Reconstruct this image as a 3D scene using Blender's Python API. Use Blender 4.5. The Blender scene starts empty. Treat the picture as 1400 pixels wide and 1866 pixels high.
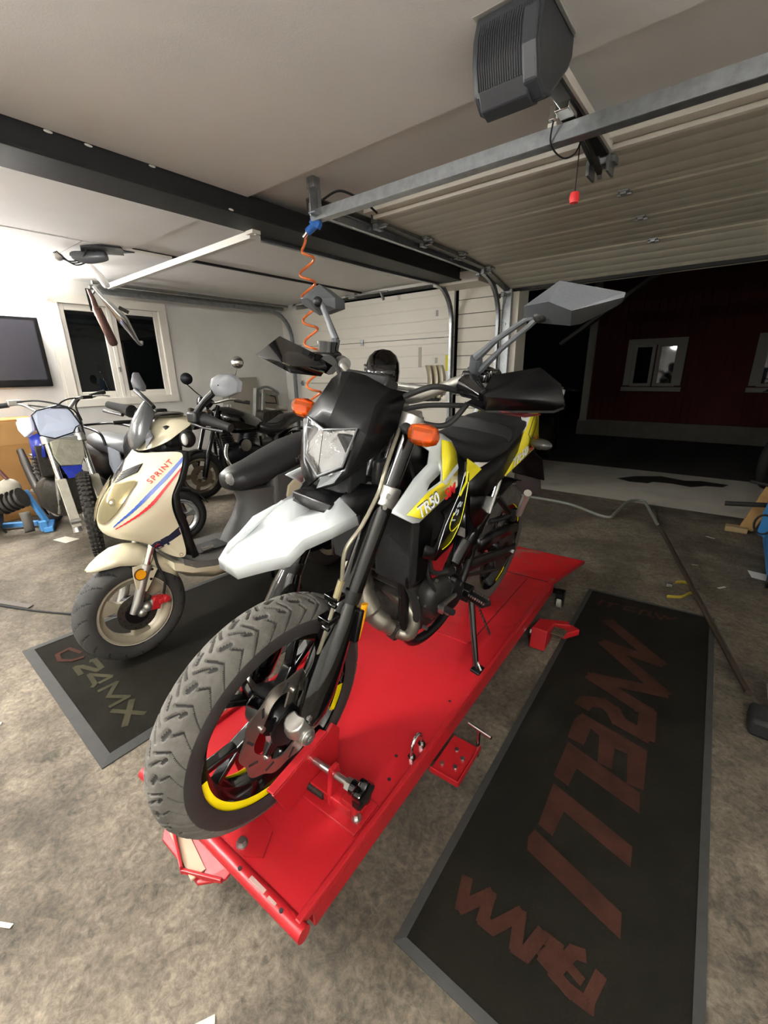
import bpy, bmesh, math, random
from mathutils import Vector, Matrix, Euler
random.seed(7)
S = bpy.context.scene
COL = S.collection
PI = math.pi

# ------------------------------------------------------------------ camera
def make_camera():
    yaw, pit, rol, f = math.radians(-38.73), math.radians(18.05), math.radians(0.98), 785.0
    fwd = Vector((math.sin(yaw)*math.cos(pit), math.cos(yaw)*math.cos(pit), -math.sin(pit)))
    right = Vector((math.cos(yaw), -math.sin(yaw), 0))
    down = fwd.cross(right)
    r2 = right*math.cos(rol) + down*math.sin(rol)
    d2 = -right*math.sin(rol) + down*math.cos(rol)
    cam = bpy.data.cameras.new('camera')
    cam.sensor_fit = 'HORIZONTAL'; cam.sensor_width = 36.0; cam.lens = f/1400*36.0
    cam.clip_start = 0.02; cam.clip_end = 200
    o = bpy.data.objects.new('camera', cam); COL.objects.link(o)
    m = Matrix((r2, -d2, -fwd)).transposed().to_4x4()
    m.translation = (0, 0, 1.25)
    o.matrix_world = m
    S.camera = o
make_camera()

# ------------------------------------------------------------------ world, exposure
w = bpy.data.worlds.new('night_sky'); S.world = w; w.use_nodes = True
w.node_tree.nodes['Background'].inputs[0].default_value = (0.10, 0.12, 0.16, 1)
w.node_tree.nodes['Background'].inputs[1].default_value = 0.0008
S.view_settings.view_transform = 'Standard'
S.view_settings.look = 'None'
S.view_settings.gamma = 1.0
S.view_settings.use_curve_mapping = False
S.view_settings.exposure = 2.4
S.cycles.use_denoising = True
S.cycles.max_bounces = 8
S.cycles.caustics_reflective = False
S.cycles.caustics_refractive = False
S.cycles.sample_clamp_indirect = 6.0

# ------------------------------------------------------------------ materials
def lin(c):
    if isinstance(c, str):
        c = [int(c[i:i+2], 16)/255 for i in (0, 2, 4)]
    return tuple((x/12.92 if x <= .04045 else ((x+.055)/1.055)**2.4) for x in c) + (1,)
MATS = {}
def mat(name, col, rough=.5, metal=0, var=0, vscale=8, bump=0, bscale=60, col2=None, coat=0, emit=0, trans=0, alpha=1, ior=1.45, spec=None, detail=6, lo=.35, hi=.65):
    m = bpy.data.materials.new(name); m.use_nodes = True
    nt = m.node_tree; b = nt.nodes['Principled BSDF']; I = b.inputs
    c = lin(col)
    I['Base Color'].default_value = c
    I['Roughness'].default_value = rough; I['Metallic'].default_value = metal
    I['Coat Weight'].default_value = coat; I['Coat Roughness'].default_value = .06
    I['Transmission Weight'].default_value = trans; I['IOR'].default_value = ior; I['Alpha'].default_value = alpha
    if spec is not None: I['Specular IOR Level'].default_value = spec
    if emit:
        I['Emission Color'].default_value = c; I['Emission Strength'].default_value = emit
    if var or bump or col2:
        tc = nt.nodes.new('ShaderNodeTexCoord')
        if var or col2:
            n = nt.nodes.new('ShaderNodeTexNoise'); n.inputs['Scale'].default_value = vscale; n.inputs['Detail'].default_value = detail
            n.inputs['Roughness'].default_value = .62
            nt.links.new(tc.outputs['Object'], n.inputs['Vector'])
            r = nt.nodes.new('ShaderNodeValToRGB')
            c2 = lin(col2) if col2 else tuple(x*(1-var) for x in c[:3])+(1,)
            r.color_ramp.elements[0].position = lo; r.color_ramp.elements[0].color = c2
            r.color_ramp.elements[1].position = hi; r.color_ramp.elements[1].color = c
            nt.links.new(n.outputs['Fac'], r.inputs['Fac']); nt.links.new(r.outputs['Color'], I['Base Color'])
        if bump:
            n2 = nt.nodes.new('ShaderNodeTexNoise'); n2.inputs['Scale'].default_value = bscale; n2.inputs['Detail'].default_value = 5
            nt.links.new(tc.outputs['Object'], n2.inputs['Vector'])
            bp = nt.nodes.new('ShaderNodeBump'); bp.inputs['Strength'].default_value = bump; bp.inputs['Distance'].default_value = .01
            nt.links.new(n2.outputs['Fac'], bp.inputs['Height']); nt.links.new(bp.outputs['Normal'], I['Normal'])
    MATS[name] = m
    return m
def glow(name, col, strength):
    return mat(name, col, emit=strength)

# ------------------------------------------------------------------ geometry helpers
def V(*a): return Vector((0, 0, 0)) if not a else Vector(a[0] if len(a) == 1 else a)
def frame(d):
    d = V(d).normalized(); up = V(0, 0, 1) if abs(d.z) < .95 else V(1, 0, 0)
    a = d.cross(up).normalized(); return a, d.cross(a).normalized()
class G:
    def __init__(s): s.v = []; s.f = []
    def add(s, vs, fs):
        k = len(s.v); s.v += [tuple(x) for x in vs]; s.f += [tuple(i+k for i in q) for q in fs]; return s
    def box(s, c, d, rot=None, taper=None):
        c = V(c); h = V(d)/2; M = Euler(rot).to_matrix() if rot else None
        vs = []
        for z in (-1, 1):
            for y in (-1, 1):
                for x in (-1, 1):
                    t = taper if (taper and z > 0) else 1
                    p = V(x*h.x*t, y*h.y*t, z*h.z)
                    vs.append(c + (M @ p if M else p))
        return s.add(vs, [(0, 2, 3, 1), (4, 5, 7, 6), (0, 1, 5, 4), (2, 6, 7, 3), (0, 4, 6, 2), (1, 3, 7, 5)])
    def bar(s, a, b, w, h, up=(0, 0, 1)):
        a, b = V(a), V(b); d = (b-a).normalized(); u = V(up); r = d.cross(u)
        if r.length < 1e-4: r = d.cross(V(1, 0, 0))
        r.normalize(); u = r.cross(d).normalized()
        vs = [p + r*(x*w/2) + u*(y*h/2) for p in (a, b) for x, y in ((-1, -1), (1, -1), (1, 1), (-1, 1))]
        return s.add(vs, [(0, 1, 2, 3), (7, 6, 5, 4), (0, 4, 5, 1), (1, 5, 6, 2), (2, 6, 7, 3), (3, 7, 4, 0)])
    def tube(s, pts, r, n=12, closed=False, cap=True, flat=1.0):
        pts = [V(p) for p in pts]; N = len(pts)
        rs = r if isinstance(r, (list, tuple)) else [r]*N
        def tan(i):
            if closed: return (pts[(i+1) % N]-pts[i-1]).normalized()
            a = pts[min(i+1, N-1)]-pts[max(i-1, 0)]
            return a.normalized()
        a, b = frame(tan(0)); rows = []
        for i in range(N):
            t = tan(i); a = (a - t*a.dot(t)).normalized(); b = t.cross(a)
            rows.append([pts[i] + (a*math.cos(q)*flat + b*math.sin(q))*rs[i] for q in (2*PI*k/n for k in range(n))])
        return s.grid(rows, closed_u=True, closed_v=closed, cap=cap and not closed)
    def grid(s, rows, closed_u=False, closed_v=False, cap=False):
        n = len(rows[0]); m = len(rows); vs = [p for r in rows for p in r]; fs = []
        for j in range(m if closed_v else m-1):
            for i in range(n if closed_u else n-1):
                a = j*n+i; b = j*n+(i+1) % n; c = ((j+1) % m)*n+(i+1) % n; d = ((j+1) % m)*n+i
                fs.append((a, b, c, d))
        if cap: fs.append(tuple(range(n))[::-1]); fs.append(tuple((m-1)*n+i for i in range(n)))
        return s.add(vs, fs)
    def cyl(s, a, b, r0, r1=None, n=16): return s.tube([a, b], [r0, r0 if r1 is None else r1], n)
    def lathe(s, prof, o=(0, 0, 0), ax=(0, 0, 1), n=32, closed=False):
        o = V(o); d = V(ax).normalized(); a, b = frame(d); m = len(prof); vs = []; fs = []
        for q in (2*PI*k/n for k in range(n)):
            e = a*math.cos(q)+b*math.sin(q)
            vs += [o + e*r + d*h for r, h in prof]
        for k in range(n):
            for j in range(m if closed else m-1):
                j2 = (j+1) % m; k2 = (k+1) % n
                fs.append((k*m+j, k2*m+j, k2*m+j2, k*m+j2))
        return s.add(vs, fs)
    def ball(s, c, r, n=16, m=10, sc=(1, 1, 1), rot=None):
        M = Euler(rot).to_matrix() if rot else Matrix.Identity(3); c = V(c)
        rows = []
        for j in range(m+1):
            t = -PI/2 + PI*j/m
            rows.append([c + M @ V(r*sc[0]*math.cos(t)*math.cos(2*PI*i/n), r*sc[1]*math.cos(t)*math.sin(2*PI*i/n), r*sc[2]*math.sin(t)) for i in range(n)])
        return s.grid(rows, closed_u=True)
    def plate(s, poly, th):
        """polygon in 3D extruded by vector th"""
        th = V(th); p = [V(q) for q in poly]; n = len(p)
        vs = p + [q+th for q in p]
        return s.add(vs, [tuple(range(n))[::-1], tuple(range(n, 2*n))] + [(i, (i+1) % n, n+(i+1) % n, n+i) for i in range(n)])
    def hexbolt(s, c, ax, r, h): return s.cyl(c, V(c)+V(ax).normalized()*h, r, n=6)
    def loft(s, secs, cap=True): return s.grid(secs, closed_u=True, cap=cap)
    def mirror(s, axis=1):
        k = len(s.v); vs = [tuple(-x if i == axis else x for i, x in enumerate(p)) for p in s.v]
        s.f += [tuple(i+k for i in q)[::-1] for q in s.f]; s.v += vs; return s
def obj(name, g, m, parent=None, smooth=35, bevel=0, solid=0, sub=0, seg=2, off=-1, kind=None, label=None):
    if isinstance(g, G):
        me = bpy.data.meshes.new(name); me.from_pydata(g.v, [], g.f)
        bm = bmesh.new(); bm.from_mesh(me); bmesh.ops.remove_doubles(bm, verts=bm.verts, dist=1e-5)
        bmesh.ops.recalc_face_normals(bm, faces=bm.faces); bm.to_mesh(me); bm.free()
    else: me = g
    if m and not me.materials: me.materials.append(m)
    if smooth:
        for p in me.polygons: p.use_smooth = True
        me.set_sharp_from_angle(angle=math.radians(smooth))
    o = bpy.data.objects.new(name, me); COL.objects.link(o)
    if parent: o.parent = parent
    if solid:
        md = o.modifiers.new('solid', 'SOLIDIFY'); md.thickness = solid; md.offset = off
    if sub:
        md = o.modifiers.new('sub', 'SUBSURF'); md.levels = sub; md.render_levels = sub
    if bevel:
        md = o.modifiers.new('bevel', 'BEVEL'); md.width = bevel; md.segments = seg; md.limit_method = 'ANGLE'; md.angle_limit = math.radians(40)
    if kind: o['kind'] = kind
    if label: o['label'] = label
    return o
def thing(name, label, cat, loc=(0, 0, 0), rot=(0, 0, 0), group=None):
    o = bpy.data.objects.new(name, None); o.empty_display_size = .1; COL.objects.link(o)
    o.location = loc; o.rotation_euler = rot; o['label'] = label; o['category'] = cat
    if group: o['group'] = group
    return o
def tag(o, label, cat, group=None):
    o['label'] = label; o['category'] = cat
    if group: o['group'] = group
    return o
def struct(o, label=None):
    o['kind'] = 'structure'
    if label: o['label'] = label
    return o
def text(name, body, m, parent, origin, xdir, ydir, size, ext=.0008, shear=0, spacing=1.0, bold=0, width=None):
    cu = bpy.data.curves.new(name, 'FONT'); cu.body = body; cu.size = 1.0; cu.extrude = ext/size; cu.shear = shear
    cu.space_character = spacing; cu.offset = bold
    t = bpy.data.objects.new(name, cu); COL.objects.link(t)
    me = bpy.data.meshes.new_from_object(t.evaluated_get(bpy.context.evaluated_depsgraph_get()))
    bpy.data.objects.remove(t); bpy.data.curves.remove(cu)
    x = V(xdir).normalized(); y = V(ydir); y = (y - x*y.dot(x)).normalized(); z = x.cross(y); o = V(origin)
    w0 = max(v.co.x for v in me.vertices) or 1
    kx = (width/w0) if width else size
    for v in me.vertices:
        c = v.co; v.co = o + x*(c.x*kx) + y*(c.y*size) + z*(c.z*size)
    me.materials.clear(); me.materials.append(m)
    return obj(name, me, m, parent, smooth=0)
def spline(pts, n=8, closed=False):
    p = [V(q) for q in pts]; N = len(p); out = []
    for i in range(N if closed else N-1):
        g = (lambda k: p[k % N]) if closed else (lambda k: p[max(0, min(N-1, k))])
        a, b, c, d = g(i-1), g(i), g(i+1), g(i+2)
        for k in range(n):
            t = k/n
            out.append(.5*((2*b)+(c-a)*t+(2*a-5*b+4*c-d)*t*t+(3*b-a-3*c+d)*t**3))
    if not closed: out.append(p[-1])
    return out

# ------------------------------------------------------------------ palette
white_paint = mat('white_paint', 'dad8d2', .75, var=.10, vscale=2.0, bump=.05, bscale=40)
ceil_paint = mat('ceiling_paint', 'e4e2df', .8, var=.04, vscale=3, bump=.05, bscale=180)
door_white = mat('door_white', 'd6d2c6', .45, bump=.04, bscale=200)
trim_white = mat('trim_white', 'dcd8cd', .5)
beam_black = mat('beam_black', '1f2022', .55, var=.3, vscale=14, bump=.05)
galv = mat('galvanised', 'a9aeb1', .38, .85, var=.25, vscale=25)
galv_d = mat('galvanised_dull', '84857f', .5, .7, var=.3, vscale=20)
steel = mat('steel', 'b5b5b2', .3, .95)
chrome = mat('chrome', 'd8d8d6', .12, 1)
alu = mat('aluminium', 'b9b8b2', .4, .9, var=.15, vscale=30)
dark_metal = mat('dark_metal', '26262a', .35, .8, var=.3, vscale=30)
grimy = mat('grimy_metal', '3d3934', .55, .6, var=.5, vscale=22, bump=.2, bscale=80)
black_gloss = mat('black_gloss', '050506', .14, coat=.7)
black_plast = mat('black_plastic', '101112', .5, bump=.05, bscale=300)
black_satin = mat('black_satin', '0b0b0c', .34)
black_rub = mat('black_rubber', '181818', .75, var=.25, vscale=12)
grey_plast = mat('grey_plastic', '4a4c4e', .5, bump=.05, bscale=300)
# ================================================================== the garage
def floor_material():
    m = mat('concrete', '8a857a', .82)
    nt = m.node_tree; b = nt.nodes['Principled BSDF']; tc = nt.nodes.new('ShaderNodeTexCoord')
    def noise(scale, det, rough=.6, dist=0):
        n = nt.nodes.new('ShaderNodeTexNoise'); n.inputs['Scale'].default_value = scale; n.inputs['Detail'].default_value = det
        n.inputs['Roughness'].default_value = rough; n.inputs['Distortion'].default_value = dist
        nt.links.new(tc.outputs['Object'], n.inputs['Vector']); return n
    def ramp(src, stops):
        r = nt.nodes.new('ShaderNodeValToRGB')
        e = r.color_ramp.elements
        while len(e) < len(stops): e.new(.5)
        for k, (p, c) in enumerate(stops): e[k].position = p; e[k].color = lin(c) if isinstance(c, str) else (c, c, c, 1)
        nt.links.new(src, r.inputs['Fac']); return r
    def mix(t, a, b2, fac):
        x = nt.nodes.new('ShaderNodeMix'); x.data_type = 'RGBA'; x.blend_type = t
        if isinstance(fac, float): x.inputs[0].default_value = fac
        else: nt.links.new(fac, x.inputs[0])
        nt.links.new(a, x.inputs[6]); nt.links.new(b2, x.inputs[7]); return x
    big = ramp(noise(1.1, 5, .65, .6).outputs['Fac'], [(.30, '403930'), (.48, '5d5548'), (.62, '796f60'), (.8, '8f8575')])
    mid = ramp(noise(7, 9, .72, .8).outputs['Fac'], [(.28, .38), (.46, .80), (.62, 1.0), (.80, 1.25)])
    fine = ramp(noise(60, 6, .7).outputs['Fac'], [(.30, .55), (.55, 1.0), (.75, 1.2)])
    spots = ramp(noise(22, 2, .5).outputs['Fac'], [(.66, 1.0), (.72, .5)])
    oil = ramp(noise(1.7, 3, .5, .4).outputs['Fac'], [(.58, 1.0), (.70, .52)])
    c = mix('MULTIPLY', big.outputs[0], mid.outputs[0], 1.0)
    c = mix('MULTIPLY', c.outputs[2], fine.outputs[0], 1.0)
    c = mix('MULTIPLY', c.outputs[2], spots.outputs[0], .8)
    grain = ramp(noise(26, 8, .75, 1.4).outputs['Fac'], [(.34, .45), (.5, .95), (.66, 1.45)])
    c = mix('MULTIPLY', c.outputs[2], grain.outputs[0], .8)
    c = mix('MULTIPLY', c.outputs[2], oil.outputs[0], 1.0)
    nt.links.new(c.outputs[2], b.inputs['Base Color'])
    bp = nt.nodes.new('ShaderNodeBump'); bp.inputs['Strength'].default_value = .55; bp.inputs['Distance'].default_value = .008
    nt.links.new(noise(14, 10, .72, .7).outputs['Fac'], bp.inputs['Height']); nt.links.new(bp.outputs['Normal'], b.inputs['Normal'])
    return m
concrete = floor_material()
XL, XR, YB, YF, ZC = -5.42, 1.25, -2.7, 4.45, 2.17
struct(obj('floor', G().box(((XL+XR)/2, (YB+YF+.2)/2, -.06), (XR-XL, YF+.2-YB, .12)), concrete, smooth=0))
struct(obj('wall_left', G().box((XL-.1, (YB+1.60)/2, 1.15), (.2, 1.60-YB, 2.5)).box((XL-.1, (2.72+YF+.2)/2, 1.15), (.2, YF+.2-2.72, 2.5))
    .box((XL-.1, 2.16, .46), (.2, 1.12, 1.12)).box((XL-.1, 2.16, 2.2), (.2, 1.12, .4)), white_paint, smooth=0))
struct(obj('wall_back', G().box(((XL+XR)/2, YB-.1, 1.15), (XR-XL+.4, .2, 2.5)), white_paint, smooth=0))
struct(obj('wall_right', G().box((XR+.1, (YB+YF)/2, 1.15), (.2, YF-YB+.4, 2.5)), white_paint, smooth=0))
# front wall: corner return, pier between the doors, lintels
struct(obj('wall_front', G().box((-5.26, YF+.1, 1.15), (.34, .2, 2.5)).box((-2.19, YF+.12, 1.15), (.62, .2, 2.5)).box((.94, YF+.1, 1.15), (.64, .2, 2.5))
    .box((-3.80, YF+.1, 2.27), (2.7, .2, .24)).box((-.63, YF+.1, 2.24), (2.6, .2, .46)), white_paint, smooth=0))
# painted boards on the pier between the doors
pier = struct(obj('wall_pier', G().box((-2.2, YF+.01, 1.1), (.58, .02, 2.2)), mat('joint_dark', '4a4740', .9), smooth=0))
plank_m = mat('board_paint', 'e0dccf', .6, var=.06, vscale=6)
z = .02
while z < 2.05:
    h = min(.138, 2.06-z)
    obj('plank', G().box((-2.2, YF-.011, z+h/2), (.58, .022, h-.006)), plank_m, pier, smooth=0, bevel=.002, seg=1)
    z += .138
# ceiling: lower sheets near the camera, higher sheets beyond y = 1.72
cl = struct(obj('ceiling', G().box(((XL+XR)/2, (YB+YF)/2, ZC+.10), (XR-XL+.3, YF-YB+.3, .1)), ceil_paint, smooth=0))
for (x0, x1, y0, y1, zz) in ((-2.30, XR, -.66, 1.72, ZC), (-2.30, XR, YB, -.665, ZC), (-2.52-1.33, -2.52, -.66, 1.74, ZC), (XL, -3.86, -.66, 1.42, ZC-.003),
                         (XL, -2.52, YB, -.665, ZC), (-3.84, -2.52, 1.75, YF, ZC+.012), (XL, -3.87, 1.43, YF, ZC), (-2.30, XR, 1.76, YF, ZC+.045)):
    obj('ceiling_sheet', G().box(((x0+x1)/2, (y0+y1)/2, zz+.035), (x1-x0, y1-y0, .07)), ceil_paint, cl, smooth=0)
# dark cover strip along the far ceiling joint (left bay)
obj('joint_strip', G().box((-3.855, 3.1, ZC+.004), (.022, 2.66, .02)), beam_black, cl, smooth=0)
obj('joint_strip', G().box((-3.855, 1.86, ZC-.004), (.05, .40, .012)), trim_white, cl, smooth=0)
# steel beam between the bays
bm_ = thing('steel_beam', 'black painted steel beam running under the ceiling to the pier', 'beam')
obj('web', G().box((-2.41, (YB+4.12)/2, 2.135), (.20, 4.12-YB, .10)), beam_black, bm_, smooth=0)
obj('flange', G().box((-2.41, (YB+4.12)/2, 2.079), (.24, 4.12-YB, .014)), beam_black, bm_, smooth=0, bevel=.003)
chip = mat('bare_chip', 'd8d5cc', .6)
for (y, zz) in ((.95, 2.165), (1.60, 2.082), (1.21, 2.167), (.81, 2.166)):
    obj('paint_chip', G().ball((-2.305 if zz > 2.1 else -2.29, y, zz), .008, 8, 6, (.3, 2.0, .7)), chip, bm_)
# box header that carries the beam end
struct(obj('trim_1', G().box((-2.36, 4.28, 2.10), (.5, .34, .10)), door_white, smooth=0, bevel=.004))
# frame of the open doorway
struct(obj('trim_2', G().box((-1.865, YF+.10, 1.02), (.07, .24, 2.04)).box((-.63, YF+.12, 2.03), (2.54, .2, .07)).box((.62, YF+.10, 1.02), (.07, .24, 2.04)), trim_white, smooth=0, bevel=.003))
# ---- window in the left wall
wn = struct(obj('window_1', G().box((XL-.02, 1.615, 1.4875), (.09, .09, .925)).box((XL-.02, 2.685, 1.4875), (.09, .09, .925)).box((XL-.02, 2.15, 1.995), (.09, 1.16, .09)).box((XL-.015, 2.15, .985), (.10, 1.16, .08)).box((XL-.03, 2.115, 1.4875), (.07, .04, .925)),
    trim_white, smooth=0, bevel=.004))
for y0, y1 in ((1.66, 2.095), (2.135, 2.64)):
    sf = obj('window_sash', G().box((XL-.03, y0+.026, 1.4875), (.05, .05, .925)).box((XL-.03, y1-.026, 1.4875), (.05, .05, .925)).box((XL-.032, (y0+y1)/2, 1.920), (.05, y1-y0-.104, .06)).box((XL-.032, (y0+y1)/2, 1.06), (.05, y1-y0-.104, .07)),
        trim_white, wn, smooth=0, bevel=.006)
    obj('pane', G().box((XL-.025, (y0+y1)/2, 1.5), (.006, y1-y0-.1, .84)), mat('night_glass', '0a0c0d', .03, spec=.6, ior=1.5), sf, smooth=0)
obj('latch', G().box((XL+.012, 2.115, 1.32), (.02, .02, .05)), steel, wn, smooth=0, bevel=.003)
# frame round the television bay and wall trims
struct(obj('trim_3', G().box((XL+.01, 1.575, 1.3), (.022, .06, 1.45)), trim_white, smooth=0, bevel=.003))
struct(obj('baseboard_left', G().box((XL+.008, (YB+YF)/2, .05), (.016, YF-YB, .10)), trim_white, smooth=0))
# ---- closed left overhead door
dl = thing('overhead_door', 'closed white sectional garage door beside the window wall', 'garage door', (-3.80, YF-.01, 0))
def ribbed(x0, x1, z0, z1, y, rib=.1225, dep=.0022):
    """a door section with shallow horizontal grooves, front face towards -y"""
    pr = [(z0+.003, y+.035), (z0+.003, y)]
    k = z0+rib*.5
    while k < z1-.03:
        pr += [(k-.006, y), (k-.003, y+dep), (k+.003, y+dep), (k+.006, y)]; k += rib
    pr += [(z1-.003, y), (z1-.003, y+.035)]
    g = G(); n = len(pr)
    vs = [(x0, yy, zz) for zz, yy in pr]+[(x1, yy, zz) for zz, yy in pr]
    g.add(vs, [(i, i+1, n+i+1, n+i) for i in range(n-1)] + [(n-1, 0, n, 2*n-1), tuple(range(n)), tuple(range(2*n-1, n-1, -1))])
    return g
for z0, z1 in ((0, .13), (.13, .62), (.62, 1.11), (1.11, 1.60), (1.60, 2.09)):
    pn = obj('panel', ribbed(-1.26, 1.26, z0, z1, -.02), door_white, dl, smooth=20)
for zz in (.62, 1.11, 1.60):
    for x in (-1.22, -.05, 1.19):
        h = obj('hinge', G().box((x, -.028, zz), (.05, .012, .07)).cyl((x-.03, -.04, zz), (x+.03, -.04, zz), .008, n=8), trim_white if x > 0 else galv, dl, bevel=.002)
for z_ in (1.36, 1.83, 1.42):
    pass
for (x, zz) in ((1.05, 1.85), (1.05, 1.36)):
    obj('label_plate', G().box((x, -.022, zz), (.03, .004, .06)), galv_d, dl, smooth=0)
obj('sticker', G().box((1.19, -.022, 1.33), (.035, .003, .17)), mat('yellow_sticker', 'd8cf3e', .6), dl, smooth=0)
obj('handle_strip', G().box((.83, -.022, 1.40), (.04, .004, .22)), mat('faint_grey', 'a9a598', .6), dl, smooth=0)
def track(name, pts, label, parent=None, r=(.05, .028)):
    """U channel track swept along pts"""
    g = G(); n = len(pts); pts = [V(p) for p in pts]; rows = []
    for i in range(n):
        t = (pts[min(i+1, n-1)]-pts[max(i-1, 0)]).normalized(); side = V(1, 0, 0); u = t.cross(side).normalized()
        a, b = r
        rows.append([pts[i]+side*x+u*y for x, y in ((-b/2, -a/2), (b/2, -a/2), (b/2, -a/2+.004), (-b/2+.004, -a/2+.004), (-b/2+.004, a/2-.004), (b/2, a/2-.004), (b/2, a/2), (-b/2, a/2))])
    g.grid(rows, closed_u=True, cap=True)
    o = obj(name, g, galv, parent, smooth=30)
    return o
def arc(x, y, z, r, n=8):  # from vertical (going up, on the wall) to horizontal (towards -y)
    return [(x, y - r + r*math.cos(a), z - r + r*math.sin(a)) for a in (PI/2*k/n for k in range(n+1))]
tk = thing('door_track', 'galvanised track curving from the closed door along the left wall', 'door track')
track('track_rail', [(-5.12, 4.36, .02), (-5.12, 4.36, 1.3)]+arc(-5.12, 4.36, 2.05, .36)+[(-5.12, 3.2, 2.05), (-5.12, 1.95, 2.05)], '', tk)
obj('spring_tube', G().cyl((-5.2, 1.9, 2.09), (-5.2, 4.3, 2.10), .022), galv_d, tk)
obj('cable_pipe', G().tube([(-4.98, 1.85, 2.10), (-4.98, 3.0, 2.10), (-4.98, 4.2, 2.10)], .016), galv_d, tk)
obj('hook', G().tube(spline([(-4.98, 1.95, 2.10), (-4.93, 1.88, 2.06), (-4.95, 1.84, 2.01), (-5.0, 1.84, 2.0)], 5), .012, 8), galv_d, tk)
tk2 = thing('door_track', 'galvanised track beside the white boarded pier', 'door track')
track('track_rail', [(-2.53, 4.36, .02), (-2.53, 4.36, 1.3)]+arc(-2.53, 4.36, 2.08, .36)+[(-2.57, 3.0, 2.08), (-2.57, 2.0, 2.08)], '', tk2)
obj('bracket', G().box((-2.5, 4.40, 1.02), (.05, .05, .05)).box((-2.5, 4.40, .55), (.05, .05, .05)), galv_d, tk2, smooth=0)
g = G().box((-3.86, 4.28, 2.12), (.10, .05, .05)).cyl((-3.95, 4.25, 2.12), (-3.3, 4.25, 2.11), .010).cyl((-3.4, 4.25, 2.11), (-3.36, 4.25, 2.03), .016)
tag(obj('door_catch', g, galv_d), 'small grey rod catch under the ceiling above the closed garage door', 'catch')
# ---- open right overhead door
do = thing('overhead_door', 'open sectional garage door lying under the ceiling', 'garage door')
P = [(2.37, 2.135), (2.90, 2.135), (3.40, 2.13), (3.90, 2.105), (4.42, 1.99)]
door_dim = mat('door_white_dimmed', 'c2bfae', .42, bump=.03, bscale=150)  # door white darkened in colour, painting the dim light on the undersides
X0, X1 = -1.93, .68
for k in range(4):
    (y0, z0), (y1, z1) = P[k], P[k+1]
    d = V(0, y1-y0, z1-z0); Ln = d.length; d.normalize(); up = V(0, -d.z, d.y)
    prf = [(0.004, .035), (0.004, .006), (.018, 0)]
    q = .075
    while q < Ln-.05:
        prf += [(q-.006, 0), (q-.002, .0008), (q+.002, .0008), (q+.006, 0)]; q += .125
    prf += [(Ln-.018, 0), (Ln-.004, .006), (Ln-.004, .035)]
    pts = [V(0, y0, z0)+d*a+up*b for a, b in prf]; n = len(pts)
    g = G().add([p+V(X0, 0, 0) for p in pts]+[p+V(X1, 0, 0) for p in pts], [(i, i+1, n+i+1, n+i) for i in range(n-1)]+[(n-1, 0, n, 2*n-1), tuple(range(n)), tuple(range(2*n-1, n-1, -1))])
    obj('panel', g, door_dim, do, smooth=20)
    if k:
        for x in (X0+.04, -.66, X1-.04):
            obj('hinge', G().box((x, y0, z0-.008), (.05, .09, .010)).cyl((x-.035, y0, z0-.016), (x+.035, y0, z0-.016), .009, n=8).box((x, y0-.03, z0-.015), (.03, .02, .02)), galv, do, bevel=.002)
obj('end_cap', G().bar((X0-.01, P[0][0], P[0][1]+.01), (X0-.01, P[3][0], P[3][1]+.01), .05, .05).bar((X0-.01, P[3][0], P[3][1]+.01), (X0-.01, P[4][0], P[4][1]), .05, .05), galv_d, do, smooth=0)
obj('top_rib', G().box(((X0+X1)/2, 2.27, 2.150), (X1-X0, .022, .02)), trim_white, do, smooth=0, bevel=.003)
obj('top_rib', G().box(((X0+X1)/2, 2.36, 2.140), (X1-X0, .026, .02)), trim_white, do, smooth=0, bevel=.003)
obj('top_flange', G().box(((X0+X1)/2, 2.315, 2.158), (X1-X0, .10, .012)), door_white, do, smooth=0)
obj('drawbar_bracket', G().box((-.66, 2.42, 2.115), (.12, .06, .025)).box((-.70, 2.40, 2.09), (.012, .10, .06)).box((-.62, 2.40, 2.09), (.012, .10, .06)).bar((-.655, 2.30, 2.12), (-.665, 2.42, 2.06), .02, .012), galv, do, bevel=.002)
rubber_seal = obj('bottom_seal', G().box(((X0+X1)/2, 4.43, 1.98), (X1-X0, .03, .025)), black_rub, do, smooth=0)
tk3 = thing('door_track', 'galvanised track with rollers along the black beam', 'door track')
track('track_rail', [(-2.0, 4.36, .02), (-2.0, 4.36, 1.3)]+arc(-2.0, 4.36, 2.09, .40)+[(-2.0, 3.2, 2.10), (-2.0, 1.90, 2.10)], '', tk3)
obj('angle_rail', G().box((-2.03, 2.9, 2.125), (.006, 2.0, .05)).box((-2.0, 2.9, 2.148), (.06, 2.0, .006)), galv_d, tk3, smooth=0)
obj('wall_angle', G().box((-1.935, 4.41, 1.0), (.09, .05, 1.98)), galv, tk3, smooth=0, bevel=.003)
for (y, zz) in ((2.42, 2.10), (2.94, 2.10), (3.43, 2.10), (3.90, 2.06), (4.34, 1.93)):
    rl = obj('roller', G().cyl((-2.02, y, zz), (-1.985, y, zz), .022, n=14).cyl((-2.0, y, zz), (-1.88, y, zz), .006, n=8), galv, tk3)
    obj('roller_bracket', G().box((-1.95, y, zz+.01), (.03, .07, .04)).box((-1.92, y+.02, zz+.02), (.06, .03, .008)).hexbolt((-1.93, y, zz-.01), (0, 0, -1), .008, .008), galv, rl, bevel=.002)
for zz in (.4, 1.05, 1.68):
    obj('bolt', G().hexbolt((-1.94, 4.385, zz), (0, -1, 0), .012, .012), galv, tk3)
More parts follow.
